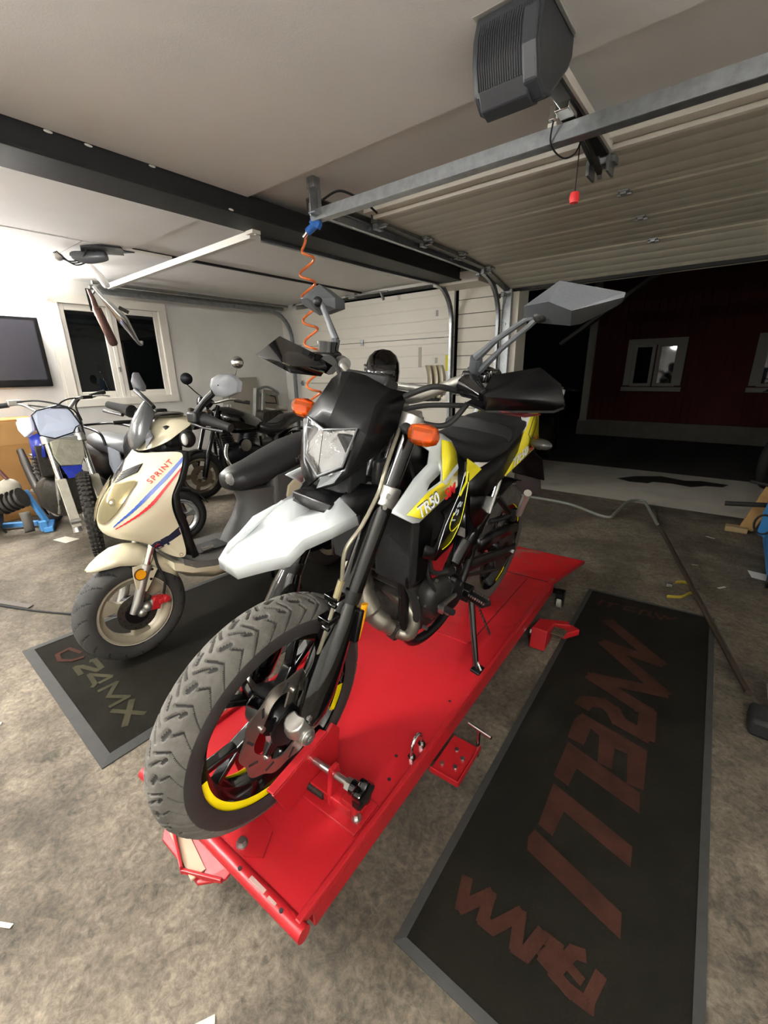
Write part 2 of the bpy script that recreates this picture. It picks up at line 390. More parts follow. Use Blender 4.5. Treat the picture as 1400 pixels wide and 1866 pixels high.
# crossbar that ties the rear ends of the open door's tracks
cb = thing('crossbar', 'galvanised steel crossbar hanging below the ceiling over the motorcycle', 'rail')
obj('angle_bar', G().box((-.40, 1.885, 2.055), (3.16, .006, .05)).box((-.40, 1.91, 2.032), (3.16, .05, .005)), galv, cb, smooth=0)
obj('hanger', G().box((-1.94, 1.87, 2.12), (.006, .06, .16)).box((-1.92, 1.87, 2.05), (.05, .08, .006)).box((-1.935, 1.87, 2.19), (.05, .05, .05)), galv, cb, bevel=.002)
obj('hanger', G().box((-1.99, 1.93, 2.12), (.09, .006, .12)).hexbolt((-1.98, 1.925, 2.13), (0, -1, 0), .009, .008).hexbolt((-1.96, 1.925, 2.09), (0, -1, 0), .009, .008), galv, cb, bevel=.002)
obj('cable', G().tube(spline([(-1.95, 1.95, 2.14), (-1.86, 1.99, 2.17), (-1.80, 2.1, 2.14), (-1.82, 2.25, 2.12)], 6), .006, 8), black_rub, cb)
obj('clip', G().box((-.70, 1.884, 2.085), (.03, .014, .012)), trim_white, cb, smooth=0)
cb2 = thing('crossbar', 'white punched steel crossbar below the ceiling near the window', 'rail')
obj('angle_bar', G().bar((-2.50, 1.86, 2.055), (-4.62, 1.84, 2.02), .005, .04).bar((-2.50, 1.88, 2.037), (-4.62, 1.86, 2.002), .04, .004), mat('white_metal', 'dcdad2', .45, .3), cb2, smooth=0)
obj('mount', G().box((-2.48, 1.87, 2.062), (.07, .06, .02)).cyl((-2.46, 1.87, 2.06), (-2.46, 1.87, 2.045), .008), trim_white, cb2, bevel=.002)
LET = {
    'M': [(-0.32, 2.235), (-0.061, 1.999), (-0.278, 2.009), (-0.024, 1.795), (-0.266, 1.722), (-0.053, 1.64)],
    'R': [(-0.257, 1.516), (-0.25, 1.56), (-0.197, 1.589), (-0.158, 1.571), (-0.126, 1.524), (-0.038, 1.506), (-0.051, 1.642), (-0.092, 1.642)],
    'E': [(-0.245, 1.487), (-0.023, 1.441), (-0.008, 1.269), (-0.054, 1.264), (-0.074, 1.387), (-0.113, 1.386), (-0.102, 1.291), (-0.145, 1.291), (-0.168, 1.412), (-0.2, 1.428), (-0.2, 1.334), (-0.256, 1.338), (-0.26, 1.441)],
    'L1': [(-0.248, 1.32), (-0.207, 1.307), (-0.015, 1.252), (-0.005, 1.178), (-0.193, 1.224), (-0.196, 1.142), (-0.245, 1.154)],
    'L2': [(-0.236, 1.126), (-0.003, 1.063), (0.003, 1.001), (-0.181, 1.05), (-0.184, 0.958), (-0.227, 0.967)],
    'I': [(-0.23, 0.947), (0.006, 0.878), (0.014, 0.82), (-0.226, 0.88), (-0.237, 0.914)],
    'sW': [(-0.323, 0.722), (-0.303, 0.651), (-0.259, 0.721), (-0.25, 0.659), (-0.225, 0.659), (-0.185, 0.727), (-0.168, 0.657), (-0.146, 0.659), (-0.129, 0.726)],
    'sR': [(-0.13, 0.717), (-0.092, 0.716), (-0.113, 0.679), (-0.078, 0.671)],
    'sE': [(-0.039, 0.74), (-0.064, 0.731), (-0.087, 0.667), (-0.051, 0.659), (-0.018, 0.66)],
    'sE2': [(-0.074, 0.702), (-0.033, 0.69)],
    'sL': [(-0.006, 0.73), (-0.018, 0.66), (-0.003, 0.662)],
    'fI': [(-0.386, 2.442), (-0.399, 2.371)],
    'fT': [(-0.36, 2.423), (-0.306, 2.441)],
    'fT2': [(-0.335, 2.442), (-0.35, 2.376)],
    'fE': [(-0.228, 2.456), (-0.274, 2.444), (-0.274, 2.401), (-0.22, 2.41)],
    'fR': [(-0.202, 2.393), (-0.195, 2.449), (-0.158, 2.456), (-0.158, 2.405), (-0.128, 2.399)],
    'fW': [(-0.136, 2.463), (-0.106, 2.405), (-0.09, 2.456), (-0.073, 2.43), (-0.04, 2.464)],
    '2': [(-2.116, 0.454), (-2.108, 0.472), (-2.02, 0.47), (-2.013, 0.45), (-2.1, 0.417), (-2.115, 0.398), (-2.032, 0.395)],
    '4': [(-1.916, 0.477), (-2.011, 0.418), (-1.921, 0.411), (-1.906, 0.393)],
    '4b': [(-1.916, 0.477), (-1.915, 0.422)],
    'Mx': [(-1.86, 0.4), (-1.859, 0.472), (-1.792, 0.414), (-1.724, 0.466), (-1.723, 0.392)],
    'X1': [(-1.698, 0.389), (-1.575, 0.466)],
    'X2': [(-1.697, 0.468), (-1.569, 0.388)],
    'C': [(-2.216, 0.454), (-2.302, 0.431), (-2.293, 0.379), (-2.23, 0.371), (-2.181, 0.408), (-2.168, 0.45)],
}
# ================================================================== lamps
def tube_lamp(name, label, loc, rot, length, power, wall=False):
    t = thing(name, label, 'lamp', loc, rot)
    obj('housing', G().box((0, 0, .045), (length, .05, .04)).box((length/2+.006, 0, .025), (.012, .09, .075)).box((-length/2-.006, 0, .025), (.012, .09, .075)), trim_white, t, bevel=.006)
    if not wall:
        for x in (-.4, .4): obj('hanger_rod', G().cyl((x, 0, .06), (x, 0, 2.165-loc[2]), .006, n=8), galv, t)
    for y in (-.025, .025):
        obj('lamp_tube', G().cyl((-length/2+.02, y, 0), (length/2-.02, y, 0), .014, n=12), glow('tube_light', 'fffdfa', power), t)
    return t
wl = tube_lamp('tube_lamp', 'glowing fluorescent tube lamp on the wall above the television', (XL+.10, .92, 1.985), (0, 0, 0), 1.25, 1, True)
wl.rotation_euler = Matrix(((0, 0, -1), (1, 0, 0), (0, -1, 0))).to_euler()
for c in wl.children:
    if c.name.startswith('lamp_tube'): c.data.materials[0].node_tree.nodes['Principled BSDF'].inputs['Emission Strength'].default_value = 62
tube_lamp('tube_lamp', 'fluorescent tube lamp under the ceiling behind the camera', (-2.15, -1.0, 1.92), (0, 0, PI/2), 1.25, 84)
tube_lamp('tube_lamp', 'fluorescent tube lamp under the ceiling of the left bay', (-4.1, -.9, 1.92), (0, 0, PI/2), 1.25, 30)
tube_lamp('tube_lamp', 'fluorescent tube lamp under the ceiling to the right', (.55, -.9, 1.92), (0, 0, PI/2), 1.25, 40)

# ================================================================== left wall
tv = thing('television', 'black flat television screen on the left wall', 'television', (XL+.02, .92, 1.48))
obj('casing', G().box((.035, 0, 0), (.07, 1.06, .63)), black_satin, tv, bevel=.012, seg=3)
obj('screen', G().box((.0705, 0, .015), (.003, .98, .53)), mat('screen_glass', '3d3c42', .12, coat=.3), tv, smooth=0)
obj('wall_bracket', G().box((-.009, 0, 0), (.018, .3, .3)), dark_metal, tv, smooth=0)
# ================================================================== door opener
op = thing('door_opener', 'dark grey ribbed garage door opener under the ceiling', 'door opener')
prof = [(1.385, 2.17), (1.365, 2.11), (1.365, 2.05), (1.385, 1.99), (1.425, 1.962), (1.47, 1.97), (1.53, 2.02), (1.60, 2.08), (1.625, 2.12), (1.625, 2.17)]
housing = mat('opener_plastic', '34363a', .42, bump=.05, bscale=200)
gx = [(-.755, .96), (-.745, 1.0), (-.57, 1.0), (-.56, .97)]
cy, cz = 1.5, 2.1
obj('housing', G().loft([[(x, cy+(y-cy)*k, 2.17-(2.17-z)*k) for y, z in prof] for x, k in gx]), housing, op, smooth=25, bevel=.006)
for k in range(22):
    x = -.735+k*.0068
    obj('rib', G().tube([(x, y-.001, z) for y, z in ((1.378, 2.145), (1.364, 2.11), (1.364, 2.05), (1.380, 2.0))], .0022, 5), housing, op)
obj('side_cheek', G().plate([(-.605, 1.36, 2.13), (-.605, 1.355, 2.05), (-.605, 1.38, 1.98), (-.605, 1.43, 1.955), (-.605, 1.50, 1.985), (-.605, 1.5, 2.12)], (.04, 0, 0)), housing, op, smooth=0, bevel=.006)
obj('lower_lip', G().plate([(-.735, 1.375, 2.0), (-.735, 1.40, 1.960), (-.735, 1.44, 1.950), (-.735, 1.48, 1.97)], (.14, 0, 0)), housing, op, smooth=30, bevel=.004)
obj('rail', G().box((-.64, 1.93, 2.130), (.055, .80, .045)), black_satin, op, smooth=0, bevel=.004)
obj('rail_highlight', G().box((-.608, 1.93, 2.135), (.012, .80, .03)), trim_white, op, smooth=0)  # white strip paints the highlight along the black rail's edge
obj('carriage', G().box((-.645, 1.85, 2.10), (.05, .09, .03)).bar((-.64, 1.86, 2.1), (-.66, 2.28, 2.075), .02, .014).bar((-.68, 1.83, 2.12), (-.68, 1.83, 2.075), .012, .03), chrome, op, bevel=.003)
obj('drawbar', G().bar((-.65, 2.05, 2.10), (-.655, 2.38, 2.07), .018, .02), grimy, op)
obj('cable_loop', G().tube(spline([(-.68, 1.84, 2.09), (-.70, 1.88, 2.03), (-.68, 1.96, 2.005), (-.655, 2.02, 2.03), (-.65, 2.06, 2.08)], 6), .003, 6), black_rub, op)
obj('pull_cord', G().cyl((-.655, 2.07, 2.08), (-.662, 2.09, 1.91), .0022, n=6), black_rub, op)
obj('pull_knob', G().lathe([(.002, -.02), (.016, -.018), (.02, 0), (.016, .018), (.002, .02)], (-.662, 2.09, 1.905), (0, 0, 1), 16), mat('red_plastic', 'e8383a', .4), op)
obj('mount_foil', G().box((-.66, 1.5, 2.172), (.20, .26, .006)).box((-.553, 1.45, 2.165), (.012, .30, .012)), mat('silver_foil', 'c9c7c2', .3, .7), op, bevel=.002)
# ================================================================== lamp remains on the left ceiling
cj = thing('ceiling_junction', 'taped black cable junction and lamp hanging from the left ceiling', 'junction')
tape = mat('black_tape', '1c1d20', .45, bump=.3, bscale=30)
g = G(); poly = [(-4.12, 1.50), (-3.98, 1.45), (-3.85, 1.52), (-3.80, 1.66), (-3.86, 1.70), (-3.86, 1.78), (-3.95, 1.72), (-4.0, 1.76), (-4.06, 1.66)]
obj('tape_sheet', g.plate([(x, y, 2.166) for x, y in poly], (0, 0, -.012)), tape, cj, smooth=0)
obj('junction_box', G().tube(spline([(-4.16, 1.44, 2.13), (-4.08, 1.52, 2.115), (-3.98, 1.62, 2.125)], 5), [.02, .03, .036, .04, .042, .044, .044, .042, .04, .036, .03], 12), mat('smoked_plastic', '55575a', .25), cj)
obj('lamp_bulb', G().ball((-4.24, 1.38, 2.12), .035, 14, 10, (1.2, 1, .8)), mat('clear_bulb', 'b9b6ae', .12, .2), cj)
for k in range(3):
    obj('cable', G().tube(spline([(-4.26+.03*k, 1.36, 2.15), (-4.18, 1.42+.02*k, 2.09-.01*k), (-4.08, 1.48+.03*k, 2.10), (-4.0, 1.5+.06*k, 2.16)], 6), .005, 6), black_rub, cj)
# ================================================================== exhaust hung from the white crossbar
ex = thing('hanging_exhaust', 'brown silencer and chrome expansion pipe hung from the white crossbar', 'exhaust pipe')
obj('strap', G().tube(spline([(-4.56, 1.70, 2.16), (-4.53, 1.72, 2.12), (-4.52, 1.77, 2.05), (-4.55, 1.81, 2.00)], 5), [.022, .024, .026, .028, .03, .03, .03, .032, .034, .034, .034, .034, .034, .034, .03, .026], 10, flat=.5), mat('white_plastic', 'e4e3df', .35), ex)
rust = mat('rusty_brown', '5b4038', .5, .5, var=.35, vscale=18)
obj('silencer', G().tube([(-4.58, 1.665, 1.97), (-4.57, 1.68, 1.90), (-4.57, 1.69, 1.83), (-4.57, 1.695, 1.82), (-4.57, 1.775, 1.545), (-4.57, 1.78, 1.53), (-4.57, 1.784, 1.515)], [.014, .02, .025, .036, .037, .034, .02], 16), rust, ex)
obj('expansion_pipe', G().tube(spline([(-4.53, 1.69, 1.99), (-4.50, 1.73, 1.91), (-4.49, 1.80, 1.82), (-4.49, 1.86, 1.74), (-4.49, 1.91, 1.65), (-4.49, 1.955, 1.56), (-4.49, 1.985, 1.53), (-4.49, 1.995, 1.56)], 4), [.016]*4+[.018, .020, .024, .028, .031, .035, .039, .042, .043, .041, .037, .033, .029, .026, .022, .019, .016, .015, .014, .013, .013, .013, .013, .013, .013, .013, .013, .013, .013][:25], 14), chrome, ex)
obj('hanger_bracket', G().bar((-4.52, 1.86, 1.84), (-4.50, 1.93, 1.80), .02, .03), grimy, ex, bevel=.003)
obj('hanger_tab', G().bar((-4.6, 1.66, 1.98), (-4.6, 1.67, 1.80), .006, .03), grimy, ex, bevel=.003)
# ================================================================== orange coil hose
ho = thing('coil_hose', 'orange spiral air hose hanging from a blue coupling', 'air hose')
orange = mat('hose_orange', 'e5793f', .35)
pts = []
TURN = 8.0
import itertools
for i in range(int(TURN*22)+1):
    t = i/(TURN*22); a = 2*PI*TURN*t + 2.0
    k = t**1.25
    z = 1.955-(1.955-.98)*(t if t < .75 else t)
    x = -2.055 - .03*t; y = 1.90+.02*t
    r = .042*min(1, t*10+.1)
    pts.append((x+r*math.cos(a), y+r*math.sin(a), z+.012*math.sin(a)))
pts = [(-1.995, 1.90, 2.005), (-2.03, 1.89, 1.98)]+pts
obj('hose_coil', G().tube(pts, .0072, 8), orange, ho)
obj('coupling', G().cyl((-1.945, 1.915, 2.035), (-2.02, 1.885, 1.985), .02, n=12).box((-1.97, 1.905, 2.022), (.06, .035, .03), rot=(0, .6, .3)), mat('blue_coupling', '2f6fc4', .4), ho, bevel=.003)
obj('hose_tail', G().cyl((-2.02, 1.885, 1.985), (-2.045, 1.878, 1.965), .011, n=10), chrome, ho)
# ================================================================== floor mats
mat_rub = mat('mat_fabric', '1b1914', .95, var=.35, vscale=5, bump=.25, bscale=400, spec=.12)
mat_edge = mat('mat_edge', '31312f', .8, var=.2, vscale=20)
faded_red = mat('faded_red', '3a231c', .95, var=.35, vscale=9, bump=.2, bscale=400, spec=.12)
faded_grey = mat('faded_grey', '393629', .95, var=.3, vscale=9, spec=.12)
def floor_mat(label, corners, edge):
    t = thing('floor_mat', label, 'mat')
    c = [V(*p, 0) for p in corners]; ctr = sum(c, V(0, 0, 0))/4
    inner = []
    for i in range(4):
        a, p, b = c[i-1], c[i], c[(i+1) % 4]
        inner.append(p+(a-p).normalized()*edge+(b-p).normalized()*edge)
    g = G().plate([(p.x, p.y, .001) for p in inner], (0, 0, .005)); obj('pile', g, mat_rub, t, smooth=0)
    g = G(); vs = [(p.x, p.y, z) for z in (.0005, .004) for p in c]+[(p.x, p.y, .0085) for p in inner]+[(p.x, p.y, .0005) for p in inner]
    fs = []
    for i in range(4):
        j = (i+1) % 4; fs += [(i, j, 4+j, 4+i), (4+i, 4+j, 8+j, 8+i), (8+i, 8+j, 12+j, 12+i), (12+i, 12+j, j, i)]
    obj('rubber_edge', g.add(vs, fs), mat_edge, t, smooth=0)
    return t
NST = [0]
def strokes(parent, pts, w, m, name='letter', z=.0062):
    NST[0] += 1; z += .00023*(NST[0] % 7)
    pts = [V(p[0], p[1], 0) for p in pts]; n = len(pts); g = G()
    for i in range(n-1):
        a, b = pts[i], pts[i+1]; d = (b-a).normalized(); e = V(-d.y, d.x, 0)*w/2
        a = a-d*(w*.3 if i else 0); b = b+d*(w*.3 if i < n-2 else 0); zz = z+.0005*i
        g.plate([(p.x, p.y, zz) for p in (a+e, a-e, b-e, b+e)], (0, 0, .0004))
    return obj(name, g, m, parent, smooth=0)
def polyletter(parent, pts, m, name='letter'):
    p = [(x, y, .0062) for x, y in pts]
    return obj(name, G().plate(p, (0, 0, .0006)), m, parent, smooth=0)
m1 = floor_mat('long black floor mat with big faded red lettering beside the lift', [(-.395, .50), (.185, .50), (.115, 2.59), (-.485, 2.545)], .022)
for k, w_ in (('M', .062), ('R', .058)): strokes(m1, LET[k], w_, faded_red)
for k in ('E', 'L1', 'L2', 'I'): polyletter(m1, LET[k], faded_red)
for k, w_ in (('sW', .028), ('sR', .028), ('sE', .026), ('sE2', .02), ('sL', .024), ('fI', .018), ('fT', .016), ('fT2', .016), ('fE', .014), ('fR', .014), ('fW', .014)): strokes(m1, LET[k], w_, faded_red)
m2 = floor_mat('short black floor mat with faded grey lettering under the white scooter', [(-2.47, .285), (-1.44, .265), (-1.48, 2.2), (-2.40, 2.2)], .04)
for k, w_ in (('2', .022), ('4', .018), ('4b', .018), ('Mx', .018), ('X1', .020), ('X2', .024)): strokes(m2, LET[k], w_, faded_grey)
strokes(m2, LET['C'], .018, faded_red)
# ================================================================== motorcycle lift
lift_red = mat('lift_red', '9c191f', .36, var=.10, vscale=5, bump=.05, bscale=30)
def dirty_red():
    m = mat('lift_deck_red', 'a41b22', .38); nt = m.node_tree; b = nt.nodes['Principled BSDF']; tc = nt.nodes.new('ShaderNodeTexCoord')
    n = nt.nodes.new('ShaderNodeTexNoise'); n.inputs['Scale'].default_value = 14; n.inputs['Detail'].default_value = 8; n.inputs['Roughness'].default_value = .7; n.inputs['Distortion'].default_value = 1.2
    nt.links.new(tc.outputs['Object'], n.inputs['Vector'])
    r = nt.nodes.new('ShaderNodeValToRGB'); e = r.color_ramp.elements
    e[0].position = .30; e[0].color = lin('5d1214'); e[1].position = .46; e[1].color = lin('a41b22')
    nt.links.new(n.outputs['Fac'], r.inputs['Fac'])
    # oily scuffs grow towards the rear where the tyre rolls on
    sp = nt.nodes.new('ShaderNodeSeparateXYZ'); nt.links.new(tc.outputs['Object'], sp.inputs[0])
    mr = nt.nodes.new('ShaderNodeMapRange'); mr.inputs[1].default_value = .7; mr.inputs[2].default_value = 2.4; mr.inputs[3].default_value = .12; mr.inputs[4].default_value = .85
    nt.links.new(sp.outputs['Y'], mr.inputs[0])
    x = nt.nodes.new('ShaderNodeMix'); x.data_type = 'RGBA'; x.inputs[6].default_value = lin('a41b22')
    nt.links.new(mr.outputs[0], x.inputs[0]); nt.links.new(r.outputs[0], x.inputs[7]); nt.links.new(x.outputs[2], b.inputs['Base Color'])
    n2 = nt.nodes.new('ShaderNodeTexNoise'); n2.inputs['Scale'].default_value = 5; nt.links.new(tc.outputs['Object'], n2.inputs['Vector'])
    r2 = nt.nodes.new('ShaderNodeMapRange'); r2.inputs[3].default_value = .22; r2.inputs[4].default_value = .5; nt.links.new(n2.outputs['Fac'], r2.inputs[0]); nt.links.new(r2.outputs[0], b.inputs['Roughness'])
    return m
deck_red = dirty_red()
lf = thing('motorcycle_lift', 'red steel motorcycle lift table carrying the yellow and white motorcycle', 'lift', (-.826, .318, 0), (0, 0, math.radians(2.5)))
ZD = .165; HW = .312; LD = 1.83
obj('deck', G().box((0, LD/2, ZD-.004), (2*HW-.012, LD, .008)), deck_red, lf, smooth=0)
for s in (-1, 1):
    obj('edge_lip', G().box((s*HW, LD/2-.0, ZD+.003), (.016, LD, .024)), lift_red, lf, smooth=0, bevel=.004)
    obj('side_skirt', G().box((s*(HW+.006), LD/2+.02, ZD-.026), (.006, LD-.04, .045)).box((s*(HW-.012), LD/2+.02, ZD-.048), (.04, LD-.04, .005)), lift_red, lf, smooth=0)
obj('front_pipe', G().cyl((-HW-.012, 0, ZD-.006), (HW+.02, 0, ZD-.004), .0175, n=18), lift_red, lf)
for x in (-.05, .13, .27):
    obj('pipe_hole', G().cyl((x, -.004, ZD+.010), (x, -.005, ZD+.0142), .0045, n=10), black_rub, lf)
obj('wear_patch', G().box((.19, -.002, ZD+.0132), (.05, .009, .0010)).box((.24, -.004, ZD+.0128), (.025, .006, .0010)), mat('bare_steel', 'c9a9a0', .5, .5), lf, smooth=0)
obj('wheel_tray', G().plate([(-.20, .0, ZD-.045), (-.14, -.055, ZD-.06), (.03, -.06, ZD-.06), (.085, -.02, ZD-.045), (.085, .02, ZD-.035), (-.2, .03, ZD-.035)], (0, 0, -.008)), lift_red, lf, smooth=0, bevel=.002)
obj('tray_rim', G().bar((-.205, -.002, ZD-.035), (-.02, -.068, ZD-.05), .008, .03).bar((-.02, -.068, ZD-.05), (.085, -.028, ZD-.04), .008, .012), lift_red, lf, smooth=0, bevel=.002)
obj('tray_wood', G().bar((-.16, -.015, ZD-.04), (.02, -.05, ZD-.052), .035, .006), mat('worn_cream', 'b79f87', .7), lf, smooth=0)
obj('deck_seam', G().box((0.0, 1.83, ZD+.001), (2*HW-.04, .006, .002)).box((.185, 1.45, ZD+.0006), (.0025, .72, .0012)), mat('seam_dark', '3a0d10', .8), lf, smooth=0)
obj('deck_flap', G().box((-.05, 1.45, ZD+.0012), (.46, .73, .0022)), deck_red, lf, smooth=0)
ramp = G().plate([(-HW, LD+.005, ZD), (HW, LD+.005, ZD), (HW+.03, LD+.68, .045), (-HW-.03, LD+.68, .045)], (0, 0, -.006))
rp = obj('ramp', ramp, mat('ramp_worn', 'b9161d', .45, col2='7d6a5c', vscale=6, lo=.30, hi=.44), lf, smooth=0)
obj('ramp_lip', G().bar((HW-.004, LD+.01, ZD-.008), (HW+.028, LD+.68, .036), .008, .02).bar((-HW+.004, LD+.01, ZD-.008), (-HW-.028, LD+.68, .036), .008, .02), lift_red, rp, smooth=0)
# fixing plate with hex bolt at the front edge and wheel vice
obj('patch_plate', G().plate([(.0, .02, ZD+.001), (.02, .12, ZD+.001), (.12, .10, ZD+.001), (.15, .045, ZD+.001), (.11, .02, ZD+.001)], (0, 0, .005)), lift_red, lf, smooth=0)
obj('bolt', G().cyl((.085, .035, ZD+.006), (.085, .035, ZD+.010), .014, n=18).hexbolt((.085, .035, ZD+.010), (0, 0, 1), .010, .010), steel, lf)
obj('vice_base', G().box((.115, .255, ZD+.004), (.36, .10, .008)).box((.19, .255, ZD+.022), (.14, .05, .03)).box((.25, .262, ZD+.03), (.05, .055, .045)), lift_red, lf, smooth=0, bevel=.003)
obj('vice_upright', G().plate([(.182, .225, ZD), (.182, .285, ZD), (.182, .27, ZD+.115), (.182, .24, ZD+.115)], (.014, 0, 0)), lift_red, lf, smooth=0, bevel=.004)
obj('vice_jaw', G().plate([(.108, .15, ZD+.012), (.108, .345, ZD+.008), (.108, .36, ZD+.115), (.108, .335, ZD+.150), (.108, .31, ZD+.135), (.108, .115, ZD+.100)], (.010, 0, 0))
    .plate([(.118, .31, ZD+.137), (.118, .115, ZD+.102), (.098, .11, ZD+.108), (.098, .30, ZD+.143)], (0, 0, .006)), lift_red, lf, smooth=0, bevel=.002)
obj('vice_jaw', G().plate([(-.085, .15, ZD+.012), (-.085, .36, ZD+.008), (-.085, .36, ZD+.12), (-.085, .135, ZD+.095)], (-.010, 0, 0)), lift_red, lf, smooth=0, bevel=.002)
obj('vice_screw', G().cyl((.118, .255, ZD+.088), (.262, .255, ZD+.088), .0095, n=14).hexbolt((.235, .255, ZD+.088), (1, 0, 0), .017, .016), steel, lf)
obj('guide_rod', G().cyl((.072, .23, ZD+.022), (.17, .232, ZD+.022), .011, n=12), grimy, lf)
kn = G().cyl((.252, .255, ZD+.088), (.272, .255, ZD+.088), .020, .018, 18)
rows = []
for hx, k in ((.272, .9), (.276, 1.0), (.292, 1.0), (.297, .92), (.298, .5)):
    rows.append([(hx, .255+(.032+.0045*math.cos(5*q))*k*math.cos(q), ZD+.088+(.032+.0045*math.cos(5*q))*k*math.sin(q)) for q in (2*PI*i/40 for i in range(40))])
kn.grid(rows, closed_u=True, cap=True)
obj('vice_knob', kn, black_gloss, lf, smooth=30)
obj('bolt', G().cyl((.272, .242, ZD+.008), (.272, .242, ZD+.014), .014, n=16).hexbolt((.272, .242, ZD+.014), (0, 0, 1), .009, .012), steel, lf)
obj('bolt', G().cyl((-.16, .36, ZD), (-.16, .36, ZD+.004), .014, n=16).hexbolt((-.16, .36, ZD+.004), (0, 0, 1), .009, .010), steel, lf)
for (x, y) in ((.272, .385), (.245, .46), (.2, 1.1), (.27, .75)):
    obj('deck_hole', G().cyl((x, y, ZD), (x, y, ZD+.0008), .005, n=10), black_rub, lf)
# tie-down eye bolt
obj('tie_down_eye', G().tube([(.288, .475, ZD+.0)]+[(.288, .505-.028*math.cos(a), ZD+.035+.028*math.sin(a)) for a in (PI*k/10 for k in range(11))]+[(.288, .535, ZD)], .0055, 10).hexbolt((.288, .477, ZD+.0), (0, 0, 1), .012, .012).hexbolt((.288, .533, ZD), (0, 0, 1), .012, .012), chrome, lf)
# side shelf with T handle
sh = obj('side_shelf', G().box((.372, .60, .105), (.095, .16, .005)).box((.418, .60, .113), (.005, .16, .02)).box((.372, .52, .113), (.095, .005, .02)), lift_red, lf, smooth=0, bevel=.002)
for (x, y) in ((.345, .56), (.385, .57), (.36, .63), (.39, .61)): obj('shelf_bolt', G().hexbolt((x, y, .107), (0, 0, 1), .007, .007), steel, sh)
obj('t_handle', G().cyl((.405, .69, .06), (.405, .69, .165), .006, n=10).cyl((.365, .70, .163), (.45, .68, .168), .0055, n=10), chrome, lf)
# pump pedal
pe = obj('pedal_frame', G().plate([(.335, 1.42, .02), (.335, 1.52, .02), (.345, 1.54, .115), (.335, 1.44, .115)], (.07, 0, 0)).bar((.36, 1.56, .075), (.46, 1.62, .065), .035, .04).bar((.44, 1.54, .06), (.49, 1.62, .06), .05, .03), lift_red, lf, smooth=0, bevel=.004)
pd = G().box((.42, 1.515, .085), (.095, .055, .008))
for i in range(7):
    for j in range(4): pd.box((.382+i*.0125, 1.495+j*.013, .091), (.008, .006, .006))
obj('pedal_tread', pd, mat('pedal_rubber', '4c4537', .6), pe, smooth=0)
obj('pivot_bolt', G().hexbolt((.328, 1.45, .085), (1, 0, 0), .014, .02), steel, pe)
for (x, y) in ((HW+.035, 1.90), (-HW-.035, 1.9), (HW-.12, .2), (-HW+.12, .2)):
    zc = .032
    ca = obj('caster', G().cyl((x-.012, y, zc), (x+.012, y, zc), .032, n=20), mat('caster_grey', '8c8a80', .6), lf)
    obj('caster_fork', G().box((x, y, .075), (.04, .04, .05)).box((x-.018, y, .045), (.004, .03, .06)).box((x+.018, y, .045), (.004, .03, .06)).box((x*.9, y, .09), (.09, .05, .006)), dark_metal, ca, smooth=0)
for s in (-1, 1):
    obj('scissor_arm', G().bar((s*.2, .3, .03), (s*.2, 1.4, .10), .02, .05), lift_red, lf, smooth=0)
obj('base_frame', G().box((-.24, .9, .025), (.04, 1.5, .04)).box((.24, .9, .025), (.04, 1.5, .04)).box((0, .25, .025), (.5, .04, .04)).box((0, 1.6, .025), (.5, .04, .04)), lift_red, lf, smooth=0)
